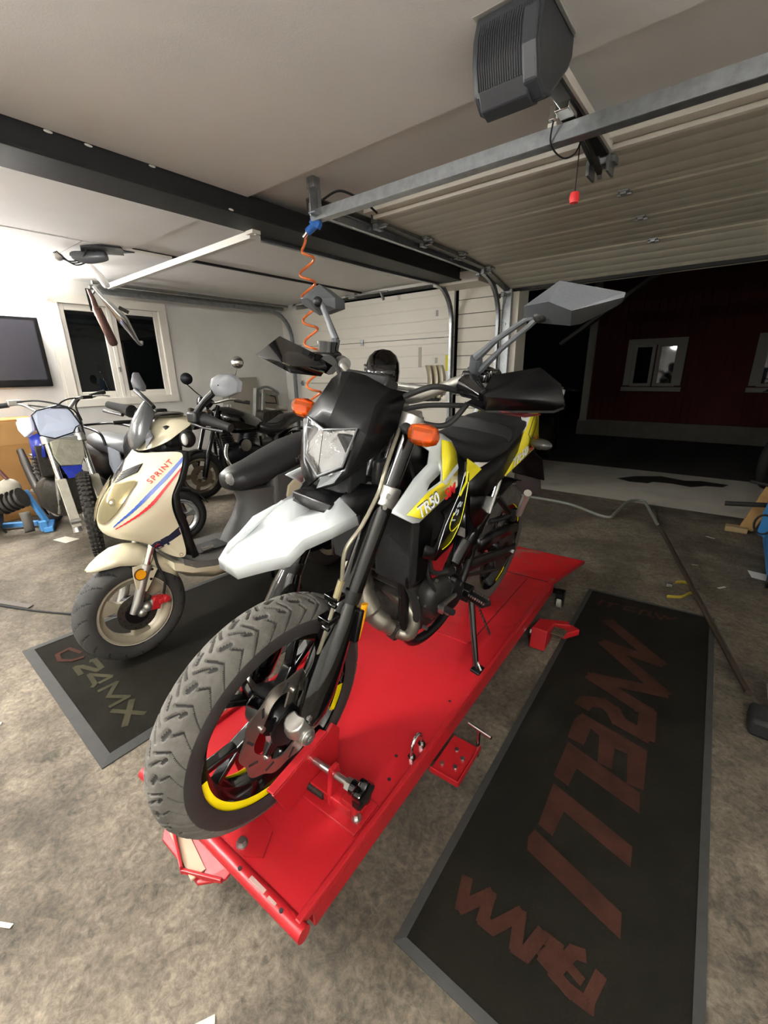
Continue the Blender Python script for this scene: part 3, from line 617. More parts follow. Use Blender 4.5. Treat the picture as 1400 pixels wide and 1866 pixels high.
T = {
    'sh_b': [(-0.395, 0.108, 0.926), (-0.416, 0.118, 0.911), (-0.405, 0.124, 0.881), (-0.324, 0.138, 0.863), (-0.205, 0.168, 0.824), (-0.197, 0.172, 0.819)],
    'sh_c': [(-0.467, 0.1, 0.95), (-0.453, 0.125, 0.934), (-0.448, 0.13, 0.88), (-0.351, 0.145, 0.856), (-0.224, 0.175, 0.814)],
    'sh_d': [(-0.47, 0.12, 0.948), (-0.504, 0.13, 0.928), (-0.522, 0.14, 0.899), (-0.535, 0.145, 0.857), (-0.542, 0.15, 0.796), (-0.291, 0.185, 0.773), (-0.269, 0.182, 0.777)],
    'sh_h': [(-0.445, 0.14, 0.866), (-0.443, 0.148, 0.833), (-0.351, 0.16, 0.829), (-0.379, 0.152, 0.841), (-0.441, 0.142, 0.851)],
    'sh_y': [(-0.451, 0.127, 0.938), (-0.499, 0.131, 0.926), (-0.516, 0.141, 0.899), (-0.527, 0.146, 0.859), (-0.532, 0.152, 0.802), (-0.298, 0.186, 0.781), (-0.24, 0.178, 0.805), (-0.352, 0.161, 0.827), (-0.445, 0.15, 0.831), (-0.446, 0.142, 0.869)],
    'sh_w': [(-0.521, 0.147, 0.868), (-0.528, 0.148, 0.853), (-0.457, 0.153, 0.821), (-0.443, 0.151, 0.832)],
    'txt1': [(-0.281, 0.187, 0.786), (-0.419, 0.17, 0.8), (-0.28, 0.178, 0.8)],
    'txt2': [(-0.402, 0.172, 0.798), (-0.488, 0.162, 0.805), (-0.395, 0.168, 0.82)],
    'spoiler': [(-0.499, 0.13, 0.726), (-0.489, 0.15, 0.716), (-0.449, 0.155, 0.662), (-0.428, 0.155, 0.65), (-0.395, 0.15, 0.667), (-0.395, 0.145, 0.627), (-0.462, 0.15, 0.593), (-0.547, 0.16, 0.629), (-0.582, 0.16, 0.695), (-0.616, 0.15, 0.779), (-0.626, 0.14, 0.819), (-0.615, 0.13, 0.803), (-0.591, 0.13, 0.748)],
    'sp_line1': [(-0.567, 0.153, 0.822), (-0.545, 0.156, 0.771), (-0.478, 0.162, 0.7), (-0.459, 0.154, 0.604)],
    'sp_line2': [(-0.603, 0.153, 0.798), (-0.579, 0.163, 0.739), (-0.562, 0.165, 0.683), (-0.526, 0.163, 0.636), (-0.487, 0.158, 0.621)],
    'sp_line3': [(-0.603, 0.145, 0.826), (-0.584, 0.155, 0.803), (-0.543, 0.16, 0.772)],
    'sp_y': [(-0.516, 0.164, 0.729), (-0.501, 0.164, 0.693), (-0.521, 0.164, 0.67), (-0.556, 0.165, 0.682)],
    'redpanel': [(-0.495, 0.12, 0.573), (-0.606, 0.135, 0.598), (-0.604, 0.135, 0.58), (-0.584, 0.13, 0.535), (-0.569, 0.125, 0.491), (-0.527, 0.12, 0.492)],
    'tail': [(-1.181, 0.11, 0.948), (-1.262, 0.11, 0.941), (-1.35, 0.11, 0.809), (-1.289, 0.115, 0.784), (-0.938, 0.14, 0.744), (-1.051, 0.132, 0.813), (-1.125, 0.115, 0.885)],
    'tailw': [(-1.127, 0.08, 0.948), (-1.177, 0.109, 0.948), (-1.131, 0.113, 0.884), (-1.111, 0.11, 0.873), (-1.134, 0.1, 0.9)],
    'tail_txt': [(-0.974, 0.141, 0.76), (-1.242, 0.118, 0.791), (-0.944, 0.14, 0.784)],
    'tail_txt2': [(-1.202, 0.12, 0.784), (-1.299, 0.113, 0.81), (-1.158, 0.12, 0.816)],
    'sidep': [(-0.706, 0.14, 0.815), (-0.915, 0.132, 0.832), (-1.098, 0.115, 0.872), (-1.131, 0.113, 0.884), (-1.057, 0.13, 0.812), (-0.919, 0.14, 0.742), (-0.766, 0.15, 0.712), (-0.657, 0.14, 0.738), (-0.663, 0.13, 0.781), (-0.69, 0.135, 0.803)],
    'ytri': [(-0.617, 0.13, 0.861), (-0.704, 0.141, 0.816), (-0.643, 0.132, 0.784), (-0.627, 0.13, 0.821)],
    'plate': [(-0.71, 0.12, 0.725), (-0.925, 0.13, 0.663), (-0.877, 0.13, 0.629), (-0.848, 0.12, 0.581), (-0.81, 0.115, 0.568), (-0.746, 0.115, 0.651)],
    'strut': [(-0.942, 0.13, 0.735), (-0.932, 0.13, 0.725), (-0.871, 0.13, 0.61), (-0.881, 0.13, 0.619)],
    'framep': [(-0.951, 0.12, 0.645), (-0.901, 0.125, 0.599), (-0.83, 0.12, 0.511), (-0.831, 0.11, 0.439), (-0.789, 0.1, 0.451), (-0.774, 0.11, 0.526), (-0.854, 0.12, 0.59)],
    'hgL': [(-0.33, 0.27, 1.077), (-0.34, 0.285, 1.115), (-0.345, 0.373, 1.139), (-0.325, 0.423, 1.115), (-0.3, 0.441, 1.089), (-0.3, 0.3, 1.076)],
    'hgL2': [(-0.34, 0.235, 1.054), (-0.32, 0.291, 1.047), (-0.31, 0.425, 1.069), (-0.305, 0.441, 1.079)],
    'hgR': [(-0.325, -0.443, 1.089), (-0.36, -0.379, 1.145), (-0.37, -0.225, 1.105), (-0.36, -0.19, 1.079), (-0.32, -0.277, 1.076)],
    'hgR2': [(-0.335, -0.305, 1.053), (-0.36, -0.213, 1.054)],
    'mL': [(-0.3, 0.39, 1.278), (-0.3, 0.494, 1.262), (-0.31, 0.492, 1.256), (-0.33, 0.415, 1.212), (-0.34, 0.359, 1.214), (-0.33, 0.329, 1.219), (-0.32, 0.329, 1.239), (-0.27, 0.428, 1.231), (-0.28, 0.385, 1.244)],
    'mR': [(-0.473, -0.34, 1.29), (-0.451, -0.4, 1.247), (-0.466, -0.39, 1.231), (-0.478, -0.34, 1.209), (-0.491, -0.29, 1.23), (-0.487, -0.29, 1.258), (-0.467, -0.36, 1.268)],
    'armL': [(-0.408, 0.23, 1.103), (-0.37, 0.23, 1.124), (-0.356, 0.235, 1.143), (-0.35, 0.275, 1.181), (-0.331, 0.335, 1.219), (-0.327, 0.36, 1.227)],
    'armR': [(-0.423, -0.23, 1.107), (-0.442, -0.24, 1.147), (-0.445, -0.27, 1.191), (-0.453, -0.305, 1.233), (-0.452, -0.315, 1.242)],
    'seat': [(-0.775, 0.12, 0.791), (-0.661, 0.11, 0.858), (-0.58, 0.09, 0.919), (-0.918, 0.13, 0.835), (-1.115, 0.115, 0.882)],
    'stand': [(-0.854, 0.13, 0.258), (-0.863, 0.15, 0.174)],
    'peg': [(-0.77, 0.14, 0.339), (-0.699, 0.24, 0.382)],
    'rearpeg': [(-1.086, 0.17, 0.565), (-0.975, 0.22, 0.694)],
    'tube1': [(-0.916, 0.13, 0.672), (-1.031, 0.15, 0.581)],
    'tube2': [(-0.927, 0.12, 0.564), (-1.117, 0.15, 0.55)],
    'lever': [(-0.667, 0.14, 0.377), (-0.528, 0.16, 0.406), (-0.522, 0.21, 0.413)],
    'header': [(-0.46, -0.036, 0.466), (-0.46, 0.007, 0.432), (-0.46, 0.066, 0.415), (-0.46, 0.11, 0.376), (-0.45, 0.107, 0.322), (-0.43, 0.071, 0.324), (-0.4, 0.042, 0.357), (-0.38, 0.004, 0.391), (-0.38, -0.04, 0.45), (-0.42, -0.096, 0.498)],
    'brake': [(-0.351, 0.08, 1.018), (-0.232, 0.12, 0.908), (-0.203, 0.125, 0.852), (-0.146, 0.13, 0.792), (-0.102, 0.125, 0.747), (-0.095, 0.125, 0.677), (-0.084, 0.12, 0.631), (-0.071, 0.115, 0.577), (-0.063, 0.1, 0.505), (-0.057, 0.09, 0.456)],
    'cab1': [(-0.4, 0.186, 1.067), (-0.34, 0.151, 1.075), (-0.3, 0.101, 1.048)],
    'cab2': [(-0.41, 0.205, 1.042), (-0.38, 0.176, 0.992), (-0.35, 0.128, 0.989), (-0.33, 0.085, 1.004)],
    'cab3': [(-0.41, 0.203, 1.037), (-0.36, 0.131, 1.03), (-0.33, 0.076, 1.013)],
    'ind_rear': [(-1.071, 0.17, 0.845), (-1.024, 0.14, 0.854), (-1.161, 0.2, 0.839)],
    'refl': [(-0.18, 0.128, 0.576), (-0.158, 0.128, 0.486)],
    'mask': [(-0.228, 0.135, 0.987), (-0.186, 0.125, 0.944), (-0.158, 0.075, 0.883), (-0.185, 0.095, 0.975), (-0.141, 0.05, 0.862), (-0.125, 0.012, 0.845), (-0.201, -0.1, 0.861), (-0.16, -0.08, 0.839), (-0.234, 0.1, 0.864), (-0.177, 0.1, 0.845)],
    'fbase': [(-0.164, -0.12, 0.779), (-0.162, -0.08, 0.817), (-0.134, 0.05, 0.866), (-0.167, 0.1, 0.854), (-0.134, 0.13, 0.828), (-0.08, 0.12, 0.87), (-0.097, 0.05, 0.823), (-0.132, -0.08, 0.78)],
    'eng': [(-0.566, 0.13, 0.43), (-0.611, 0.13, 0.461), (-0.565, 0.13, 0.406), (-0.539, 0.1, 0.47), (-0.47, 0.1, 0.638), (-0.399, 0.1, 0.637)],
}
# ================================================================== the motorcycle on the lift
import numpy as np
def tyre(R, w, h, nth=240, nph=28, amax=118, grooves=None, pitch=24, depth=.003, gw=.0030, fixed=None):
    """tyre around the local y axis; grooves = list of (u0,s0,u1,s1,width) in fractions of pitch / of half width"""
    th = np.linspace(0, 2*PI, nth, endpoint=False); ph = np.radians(np.linspace(-amax, amax, nph))
    TH, PH = np.meshgrid(th, ph, indexing='ij')
    rc = R-h
    rad = rc + h*np.cos(PH)
    if grooves:
        P = 2*PI*R/pitch; half = w/2*math.radians(72)
        d = np.full(TH.shape, 9.0)
        for sg in (1, -1):
            u = (TH*R + (0 if sg > 0 else P*.5)) % P
            s = PH*(w/2)*sg
            for (u0, s0, u1, s1, ww) in grooves:
                for k in (-1, 0, 1):
                    ax, ay, bx, by = u0*P+k*P, s0*half, u1*P+k*P, s1*half
                    L2 = (bx-ax)**2+(by-ay)**2+1e-12
                    t = np.clip(((u-ax)*(bx-ax)+(s-ay)*(by-ay))/L2, 0, 1)
                    q = np.hypot(u-(ax+t*(bx-ax)), s-(ay+t*(by-ay)))/ww
                    d = np.minimum(d, q)
        rad = rad - depth*np.clip(1.4-d, 0, 1)*np.clip((math.radians(84)-np.abs(PH))*8, 0, 1)
    y = (w/2)*np.sin(PH)
    X = rad*np.cos(TH); Z = rad*np.sin(TH)
    vs = np.stack([X, y, Z], -1).reshape(-1, 3)
    i = np.arange(nth)[:, None]; j = np.arange(nph-1)[None, :]
    a = i*nph+j; b = ((i+1) % nth)*nph+j
    fs = np.stack([a, a+1, b+1, b], -1).reshape(-1, 4)
    me = bpy.data.meshes.new('tyre'); me.from_pydata(vs.tolist(), [], fs.tolist())
    if grooves and fixed:
        gm = (d < .85) & (np.abs(PH) < math.radians(80)); fm = gm[:, :-1].reshape(-1)
        me.polygons.foreach_set('material_index', np.where(fm, 1, 0).astype(np.int32))
    return me
def ring(R0, R1, y0, y1, n=64, ay=(0, 1, 0)):
    return G().lathe([(R0, y0), (R1, y0), (R1, y1), (R0, y1)], (0, 0, 0), ay, n, closed=True)
def rim_mesh(rf, wid, inner, n=64):
    h = wid/2
    return G().lathe([(rf, h), (rf+.004, h-.003), (rf-.002, h-.010), (rf-.022, h-.020), (inner+.006, h*.35), (inner, 0), (inner+.006, -h*.35), (rf-.022, -h+.020), (rf-.002, -h+.010), (rf+.004, -h+.003), (rf, -h),
                      (rf-.008, -h), (rf-.014, -h+.012), (inner-.004, -h*.4), (inner-.006, 0), (inner-.004, h*.4), (rf-.014, h-.012), (rf-.008, h)], (0, 0, 0), (0, 1, 0), n, closed=True)
def sub_empty(parent, name, loc):
    raise RuntimeError
def shift(g, d):
    d = V(d); g.v = [tuple(V(p)+d) for p in g.v]; return g
def moved(me, d, rot=0):
    M = Matrix.Translation(V(d)) @ Matrix.Rotation(rot, 4, 'Y'); me.transform(M); return me
def arcpts(R, y, a0, a1, n, c=(0, 0, 0)):
    return [(c[0]+R*math.cos(a), c[1]+y, c[2]+R*math.sin(a)) for a in (math.radians(a0+(a1-a0)*k/n) for k in range(n+1))]
def sector(R0, R1, y, a0, a1, n=24, th=.001, c=(0, 0, 0)):
    return G().grid([arcpts(R0, y, a0, a1, n, c), arcpts(R1, y, a0, a1, n, c)])

def fx(z): return -.325+(.952-z)*.475          # fork axis
mb = thing('supermoto_motorcycle', 'white and yellow supermoto motorcycle with black mask standing on the red lift', 'motorcycle')
le, hd = math.radians(7.0), math.radians(1.6)
f_ = V(math.sin(hd), -math.cos(hd), 0); l_ = V(math.cos(hd), math.sin(hd), 0); u_ = V(0, 0, 1)
l2 = l_*math.cos(le)-u_*math.sin(le); u2 = l_*math.sin(le)+u_*math.cos(le)
Mb = Matrix((f_, l2, u2)).transposed().to_4x4(); Mb.translation = (-.80, .493, .168)
mb.matrix_world = Mb
wht = mat('fairing_white', 'bcc2c2', .16, coat=.6)
yel = mat('fairing_yellow', 'dfd12a', .2, coat=.6)
blk = mat('fairing_black', '070708', .30, coat=.10, spec=.28, bump=.02, bscale=200)
orange_lens = mat('orange_lens', 'ee6a12', .06, coat=.6, trans=.8, ior=1.35)
amber = mat('amber_reflector', 'e8a01a', .25)
clear = mat('lens_clear', 'ffffff', .03, trans=1.0, ior=1.45, alpha=1)
chromeref = mat('lamp_reflector', 'b2b4b6', .10, 1, bump=.9, bscale=16)
dusty = mat('dusty_tyre', '605d57', .85, col2='47443f', vscale=9, bump=.15, bscale=120)
side_rub = mat('tyre_dark', '2a2625', .7, var=.25, vscale=15)
fork_black = mat('fork_black', '040405', .12, coat=.6)
# ---- front wheel
RF, CZ = .30, .30
def at(g, c): return shift(g, c)
leaf = [(-.05, 1.0, .38, .50, .0030), (.38, .50, .22, .08, .0030), (.45, 1.0, .84, .62, .0030), (.84, .62, .70, .40, .0028), (.56, .16, .74, .26, .0064), (.10, .34, .20, .44, .0052), (.90, .02, 1.12, .26, .0026)]
leaf_old = [(.05, .10, .42, .34, .0030), (.42, .34, .30, .78, .0030), (.30, .78, .36, .98, .0028), (.60, .22, .80, .40, .0034), (.62, .52, .92, .62, .0070), (.74, .60, .82, .86, .0042), (.10, .52, .22, .60, .0065), (.92, .05, 1.05, .30, .0026), (.02, .72, .16, .92, .0026)]
t = obj('front_tyre', moved(tyre(RF, .112, .056, 1300, 90, 118, leaf, 20, .0050, fixed=True), (0, 0, CZ)), dusty, mb, smooth=30)
t.data.materials.append(mat('groove_dark', '242220', .9)); t.data.materials.append(side_rub)
NPH = 90
for p in t.data.polygons:
    j = p.vertices[0] % NPH
    if j < 16 or j > NPH-18: p.material_index = 2
rm = obj('front_rim', at(rim_mesh(.226, .085, .190), (0, 0, CZ)), black_gloss, mb, smooth=40)
for a0, a1 in ((262, 357), (193, 214)):
    obj('rim_stripe', sector(.202, .224, .0428, a0, a1, 32, c=(0, 0, CZ)), mat('stripe_yellow', 'f2dc10', .3), rm, smooth=0, solid=.001)
    obj('rim_stripe', sector(.202, .224, -.0428, a0, a1, 32, c=(0, 0, CZ)), MATS['stripe_yellow'], rm, smooth=0, solid=.001)
obj('front_hub', at(G().cyl((0, -.055, 0), (0, .055, 0), .038, n=24).cyl((0, -.03, 0), (0, .03, 0), .055, n=24), (0, 0, CZ)), black_satin, rm)
def spokes(parent, n, r0, rs, r1, c, m, a00=0, wd=.022, sp=.19):
    for k in range(n):
        a = a00+2*PI*k/n; e = V(math.cos(a), 0, math.sin(a)); tt = V(-math.sin(a), 0, math.cos(a)); c_ = V(c)
        g = G().bar(c_+e*r0, c_+e*(rs+.01), .030, wd*1.35, up=tt)
        for s in (-1, 1):
            e2 = V(math.cos(a+s*sp), 0, math.sin(a+s*sp))
            g.bar(c_+e*rs+tt*(s*.004), c_+e2*r1, .026, wd*.8, up=tt)
        obj('spoke', g, m, parent, smooth=30, bevel=.004)
spokes(rm, 5, .045, .105, .197, (0, 0, CZ), black_gloss, a00=math.radians(52))
disc_m = mat('brake_steel', 'a39a92', .28, .9, var=.12, vscale=20)
def wavy_disc(R0, R1, y, c, waves=10, amp=.0045, n=120, th=.004):
    rows = []
    for (k, yy) in ((0, y), (1, y), (1, y+th), (0, y+th)):
        rows.append([(c[0]+r*math.cos(a), c[1]+yy, c[2]+r*math.sin(a)) for a in (2*PI*i/n for i in range(n)) for r in [(R1+amp*math.cos(waves*a) if k else R0+amp*1.6*math.cos(waves/2*a))]])
    g = G(); g.grid(rows+[rows[0]], closed_u=True); return g
dk = obj('brake_disc', wavy_disc(.092, .132, .058, (0, 0, CZ)), disc_m, mb, smooth=30)
for k in range(10):
    a = 2*PI*k/10+.15
    p0 = V(.102*math.cos(a), .0626, CZ+.102*math.sin(a)); p1 = V(.121*math.cos(a+.16), .0626, CZ+.121*math.sin(a+.16))
    obj('disc_slot', G().bar(p0, p1, .006, .0012, up=(0, 1, 0)), black_rub, dk, smooth=0)
for k in range(5):
    a = 2*PI*k/5+.5; e = V(math.cos(a), 0, math.sin(a)); q = V(0, .056, CZ)
    obj('disc_arm', G().plate([q+e*.04+V(-e.z, 0, e.x)*.018, q+e*.04-V(-e.z, 0, e.x)*.018, q+e*.098-V(-e.z, 0, e.x)*.010, q+e*.098+V(-e.z, 0, e.x)*.010], (0, .005, 0)), disc_m if k % 2 else black_satin, dk, smooth=0)
    obj('disc_bolt', G().cyl(q+e*.088+V(0, .006, 0), q+e*.088+V(0, .012, 0), .007, n=12), steel, dk)
obj('axle_boss', at(G().cyl((0, .055, 0), (0, .072, 0), .05, n=24), (0, 0, CZ)), black_satin, dk)
obj('abs_ring', G().lathe([(.048, .066), (.056, .066), (.056, .070), (.048, .070)], (0, 0, CZ), (0, 1, 0), 40, closed=True), black_satin, dk)
# ---- fork
for s in (1, -1):
    y = .097*s
    def fp(z, dx=0, dy=0): return (fx(z)+dx, y+dy*s, z)
    obj('fork_tube', G().tube([fp(.985), fp(.80), fp(.60)], .0295, 20), fork_black, mb)
    obj('fork_seal', G().cyl(fp(.612), fp(.585), .030, n=20), black_satin, mb)
    leg = obj('fork_leg', G().tube([fp(.60), fp(.55), fp(.46), fp(.40), fp(.345), fp(.315)], [.026, .036, .043, .046, .042, .030], 20), fork_black, mb)
    obj('leg_fin', G().plate([fp(.575, .018, .012), fp(.50, .028, .012), fp(.42, .034, .010), fp(.345, .030, .006), fp(.345, .0, .006), fp(.575, 0, .012)], (0, .012*s, 0)), fork_black, leg, smooth=0, bevel=.004)
    obj('axle_clamp', G().tube([(0.015, y, .34), (.003, y, .315), (-.01, y, .29)], [.024, .032, .024], 18).cyl((0, y-.025*s, .30), (0, y+.035*s, .30), .024, .021, 20).box((-.035, y, .29), (.05, .03, .02)), alu, leg, bevel=.003)
    obj('axle_nut', G().cyl((0, y+.03*s, .30), (0, y+.040*s, .30), .015, n=18).cyl((0, y+.03*s, .30), (0, y+.042*s, .30), .008, n=6), steel, leg)
    for zz, dx in ((.40, .02), (.35, .032)):
        obj('leg_bolt', G().cyl(fp(zz, dx, .024), fp(zz, dx, .032), .006, n=12), steel, leg)
    obj('fork_clamp', G().cyl(fp(.845), fp(.80), .036, n=20).box(fp(.822, .02, -.02), (.05, .05, .035), rot=(0, .44, 0)), alu, mb, bevel=.003)
    for q in (.835, .812): obj('clamp_bolt', G().cyl(fp(q, .028, .028), fp(q, .035, .034), .0055, n=10), steel, mb)
    obj('upper_clamp', G().cyl(fp(1.0), fp(.965), .036, n=20).box((fx(.985)-.03, y*.5, .985), (.06, .10, .028), rot=(0, .44, 0)), alu, mb, bevel=.003)
obj('clamp_bridge', G().box((fx(.82)-.02, 0, .82), (.05, .18, .035), rot=(0, .44, 0)), black_satin, mb, bevel=.004)
obj('steering_head', G().cyl((-.41, 0, .99), (-.33, 0, .80), .03, n=18), black_satin, mb)
rf = obj('fork_reflector', G().tube([T['refl'][0], [(a+b)/2 for a, b in zip(*T['refl'])], T['refl'][1]], [.012, .0135, .012], 12, flat=.5), amber, mb)
obj('reflector_base', G().bar(V(T['refl'][0])+V(.018, -.004, -.006), V(T['refl'][1])+V(.012, -.004, .0), .016, .03, up=(0, 1, 0)), black_satin, rf, bevel=.004)
obj('brake_hose', G().tube(spline(T['brake'], 6), .0047, 8), mat('hose_clear', '807b6b', .3, .4), mb)
obj('hose_fitting', G().cyl(T['brake'][5], T['brake'][6], .008, n=10), mat('brassy', 'b3aa86', .3, .7), mb)
for k in (6, 7):
    p = V(T['brake'][k]); obj('hose_clamp', G().box((p.x-.008, p.y-.010, p.z), (.034, .034, .014)).cyl((p.x+.02, p.y, p.z), (p.x+.02, p.y+.02, p.z), .006, n=8), black_gloss, mb, bevel=.002)
obj('brake_caliper', G().box((-.115, .072, .375), (.06, .05, .075), rot=(0, .5, 0)).cyl((-.12, .095, .395), (-.12, .103, .395), .015, n=14).cyl((-.10, .095, .36), (-.10, .103, .36), .015, n=14), grimy, mb, bevel=.006)
obj('speed_sensor', G().box((.06, -.075, .385), (.05, .03, .06), rot=(0, .6, 0)).box((.045, -.06, .34), (.03, .02, .04)).box((.09, -.07, .44), (.025, .02, .05), rot=(0, .3, 0)), alu, mb, bevel=.004)
# ---- front fender
Cn = [(.104, 0, .752), (.05, 0, .768), (.0, 0, .775), (-.04, 0, .780), (-.121, 0, .796)]
Fe = [(.098, .026, .744), (.055, .055, .755), (.014, .075, .758), (-.025, .079, .782), (-.09, .088, .789), (-.168, .096, .800), (-.150, .060, .836), (-.112, .050, .806)]
g = G().add(Cn+Fe, [(0, 5, 6, 1), (1, 6, 7, 2), (2, 7, 8, 3), (3, 8, 9, 12), (3, 12, 4), (9, 10, 11, 12)])
# turned down lip along the outer edge
lip = [Cn[0]]+Fe[:6]
dn = [(x-.004, y*1.03+(.002 if y else 0), z-.024) for x, y, z in lip]
g.add(lip+dn, [(i, i+1, 7+i+1, 7+i) for i in range(6)])
g.mirror()
fd = obj('front_fender', g, wht, mb, smooth=28, solid=.004)
obj('fender_crease', G().tube([(.085, -.022, .752), (.0, -.05, .772), (-.10, -.07, .800)], [.004, .006, .004], 8), wht, fd)
fb = [(-.148, .060, .833), (-.110, .05, .803), (-.120, 0, .793), (-.20, 0, .846), (-.20, .06, .858), (-.23, .105, .858), (-.23, .115, .81), (-.166, .097, .797)]
obj('fender_base', G().add(fb, [(0, 1, 4, 5), (1, 2, 3, 4), (0, 5, 6, 7)]).mirror(), blk, mb, smooth=25, solid=.006)
obj('fender_stay', G().box((-.17, 0, .80), (.10, .12, .05)).cyl((-.10, 0, .78), (-.12, 0, .72), .008, n=10), black_satin, mb, bevel=.004)
# ---- headlight mask
A_ = (-.236, 0, 1.092); A2 = (-.244, .035, 1.088); B_ = (-.267, .086, 1.066); Cc = (-.315, .101, 1.058); D_ = (-.262, .119, .983); E_ = (-.215, .111, .938); F_ = (-.158, .075, .884)
G_ = (-.186, .094, .975); H_ = (-.184, .072, .985); I_ = (-.160, .056, .903); J_ = (-.145, 0, .870); K_ = (-.160, 0, .972); P_ = (-.125, .014, .848); Q_ = (-.141, .05, .864); Am = (-.196, 0, 1.035); Bm_ = (-.226, .080, 1.03)
g = G().add([A_, A2, B_, Cc, D_, E_, F_, G_, H_, I_, J_, K_, P_, Q_, Am, Bm_],
    [(0, 1, 14), (1, 2, 15, 14), (14, 15, 8, 11), (2, 3, 4, 7, 15), (15, 7, 8), (7, 4, 5), (7, 5, 6), (8, 7, 6, 9), (9, 6, 13), (9, 13, 12, 10)]).mirror()
mk = obj('headlight_mask', g, blk, mb, smooth=13, solid=.006)
lens = [(V(K_)+V(.006, 0, 0)), V(H_)+V(.004, -.004, -.004), V(I_)+V(.004, -.003, .002), V(J_)+V(.006, 0, .004)]
hl = obj('headlight_lens', G().add(lens+[V(p.x, -p.y, p.z) for p in lens[1:3]], [(0, 1, 2, 3), (0, 3, 5, 4)]), clear, mb, smooth=0, solid=.003)
rows = []
for k, (sc_, dx) in enumerate(((1.0, -.004), (.85, -.03), (.5, -.05), (.15, -.055))):
    c0 = V(-.162, 0, .935)
    pts_ = [V(*K_), V(*H_), V(*I_), V(*J_), V(I_[0], -I_[1], I_[2]), V(H_[0], -H_[1], H_[2])]
    rows.append([c0+(p-c0)*sc_+V(dx, 0, 0) for p in pts_])
ref = obj('headlight_reflector', G().grid(rows, closed_u=True, cap=True), chromeref, mb, smooth=20)
obj('bulb', G().cyl((-.21, 0, .945), (-.185, 0, .945), .012, n=14), mat('bulb_white', 'e8e8e4', .2), ref)
frame_pts = [V(*K_)+V(.004, 0, 0), V(*H_)+V(.003, 0, 0), V(*I_)+V(.003, 0, 0), V(*J_)+V(.004, 0, 0), V(I_[0]+.003, -I_[1], I_[2]), V(H_[0]+.003, -H_[1], H_[2])]
obj('lens_bezel', G().tube(frame_pts, .0032, 8, closed=True), mat('bezel_grey', '6a6c6e', .3, .4), mk)
obj('mask_chin', G().add([(P_[0]+.002, .016, P_[2]+.002), (-.139, .052, .868), (-.157, .060, .893), (-.1435, .010, .870)], [(0, 1, 2, 3)]), mat('chin_gloss', '6a6e70', .08, .3, coat=1), mk, smooth=0, solid=.0015)
obj('mask_screw', G().cyl((-.15, -.02, .858), (-.142, -.02, .858), .006, n=12), steel, mk)
obj('mask_bracket', G().box((-.20, 0, .90), (.06, .14, .14)).box((-.28, .09, .88), (.10, .02, .06)).box((-.28, -.09, .88), (.10, .02, .06)), black_plast, mb, bevel=.006)
# ---- indicators
for s in (1, -1):
    c = V(-.268, .182*s, .983)
    secs = []
    for k, (d, ry, rz) in enumerate(((-.036, .008, .012), (-.028, .022, .020), (-.008, .027, .025), (.016, .025, .024), (.032, .016, .018), (.038, .006, .008))):
        secs.append([(c.x+ry*math.cos(q)*.8, c.y+d*s, c.z+rz*math.sin(q)*(1.0)) for q in (2*PI*(i+.5)/8 for i in range(8))])
    il = obj('indicator', G().loft(secs), orange_lens, mb, smooth=18)
    obj('indicator_core', G().box((c.x-.012, c.y, c.z), (.02, .05, .03)), mat('indicator_silver', 'c98a4a', .2, .8), il, bevel=.004)
    obj('indicator_stalk', G().tube([(c.x-.005, c.y-.036*s, c.z), (c.x-.02, .125*s, .985), (fx(.97)+.01, .10*s, .975)], [.010, .012, .014], 12), black_rub, mb)
# ---- handlebar, controls
bar_pts = [(-.445, .40, 1.085), (-.425, .26, 1.098), (-.41, .20, 1.098), (-.375, .10, 1.045), (-.37, .05, 1.035), (-.37, -.05, 1.035), (-.375, -.10, 1.045), (-.41, -.20, 1.098), (-.425, -.26, 1.098), (-.445, -.40, 1.085)]
obj('handlebar', G().tube(spline(bar_pts, 6), .0125, 14), alu, mb)
obj('crossbar_brace', G().tube([(-.395, .15, 1.062), (-.385, 0, 1.058), (-.395, -.15, 1.062)], .009, 12), alu, mb)
for s in (1, -1):
    obj('bar_riser', G().box((-.372, .045*s, 1.012), (.04, .03, .07)), alu, mb, bevel=.004)
    obj('grip', G().tube([(-.425, .27*s, 1.098), (-.445, .395*s, 1.086)], .0165, 14), black_rub, mb)
    obj('switch_pod', G().tube([(-.415, .205*s, 1.097), (-.42, .235*s, 1.10), (-.425, .265*s, 1.097)], [.022, .028, .022], 14).box((-.40, .225*s, 1.10), (.05, .06, .03)), black_gloss, mb, bevel=.006)
    obj('lever', G().tube([(-.385, .235*s, 1.09), (-.365, .30*s, 1.082), (-.375, .39*s, 1.075)], [.008, .007, .009], 8), steel, mb)
obj('fluid_reservoir', G().cyl((-.405, -.235, 1.095), (-.405, -.235, 1.135), .026, n=18).cyl((-.405, -.235, 1.135), (-.405, -.235, 1.143), .029, n=18), black_gloss, mb, smooth=40)
obj('mirror_clamp', G().box((-.408, .232, 1.112), (.045, .06, .022)), black_gloss, mb, bevel=.004)
obj('bar_clamp', G().cyl((-.40, -.165, 1.09), (-.41, -.185, 1.094), .018, n=14), steel, mb)
for k, r_ in (('cab1', .0065), ('cab2', .007), ('cab3', .006)):
    obj('cable', G().tube(spline(T[k], 8), r_, 8), black_rub, mb)
obj('cable', G().tube(spline([(-.40, -.20, 1.09), (-.34, -.12, 1.06), (-.30, -.05, 1.03), (-.30, .02, .98)], 8), .006, 8), black_rub, mb)
obj('instrument', G().box((-.30, 0, 1.055), (.05, .13, .06), rot=(0, -.5, 0)), black_plast, mb, bevel=.008)
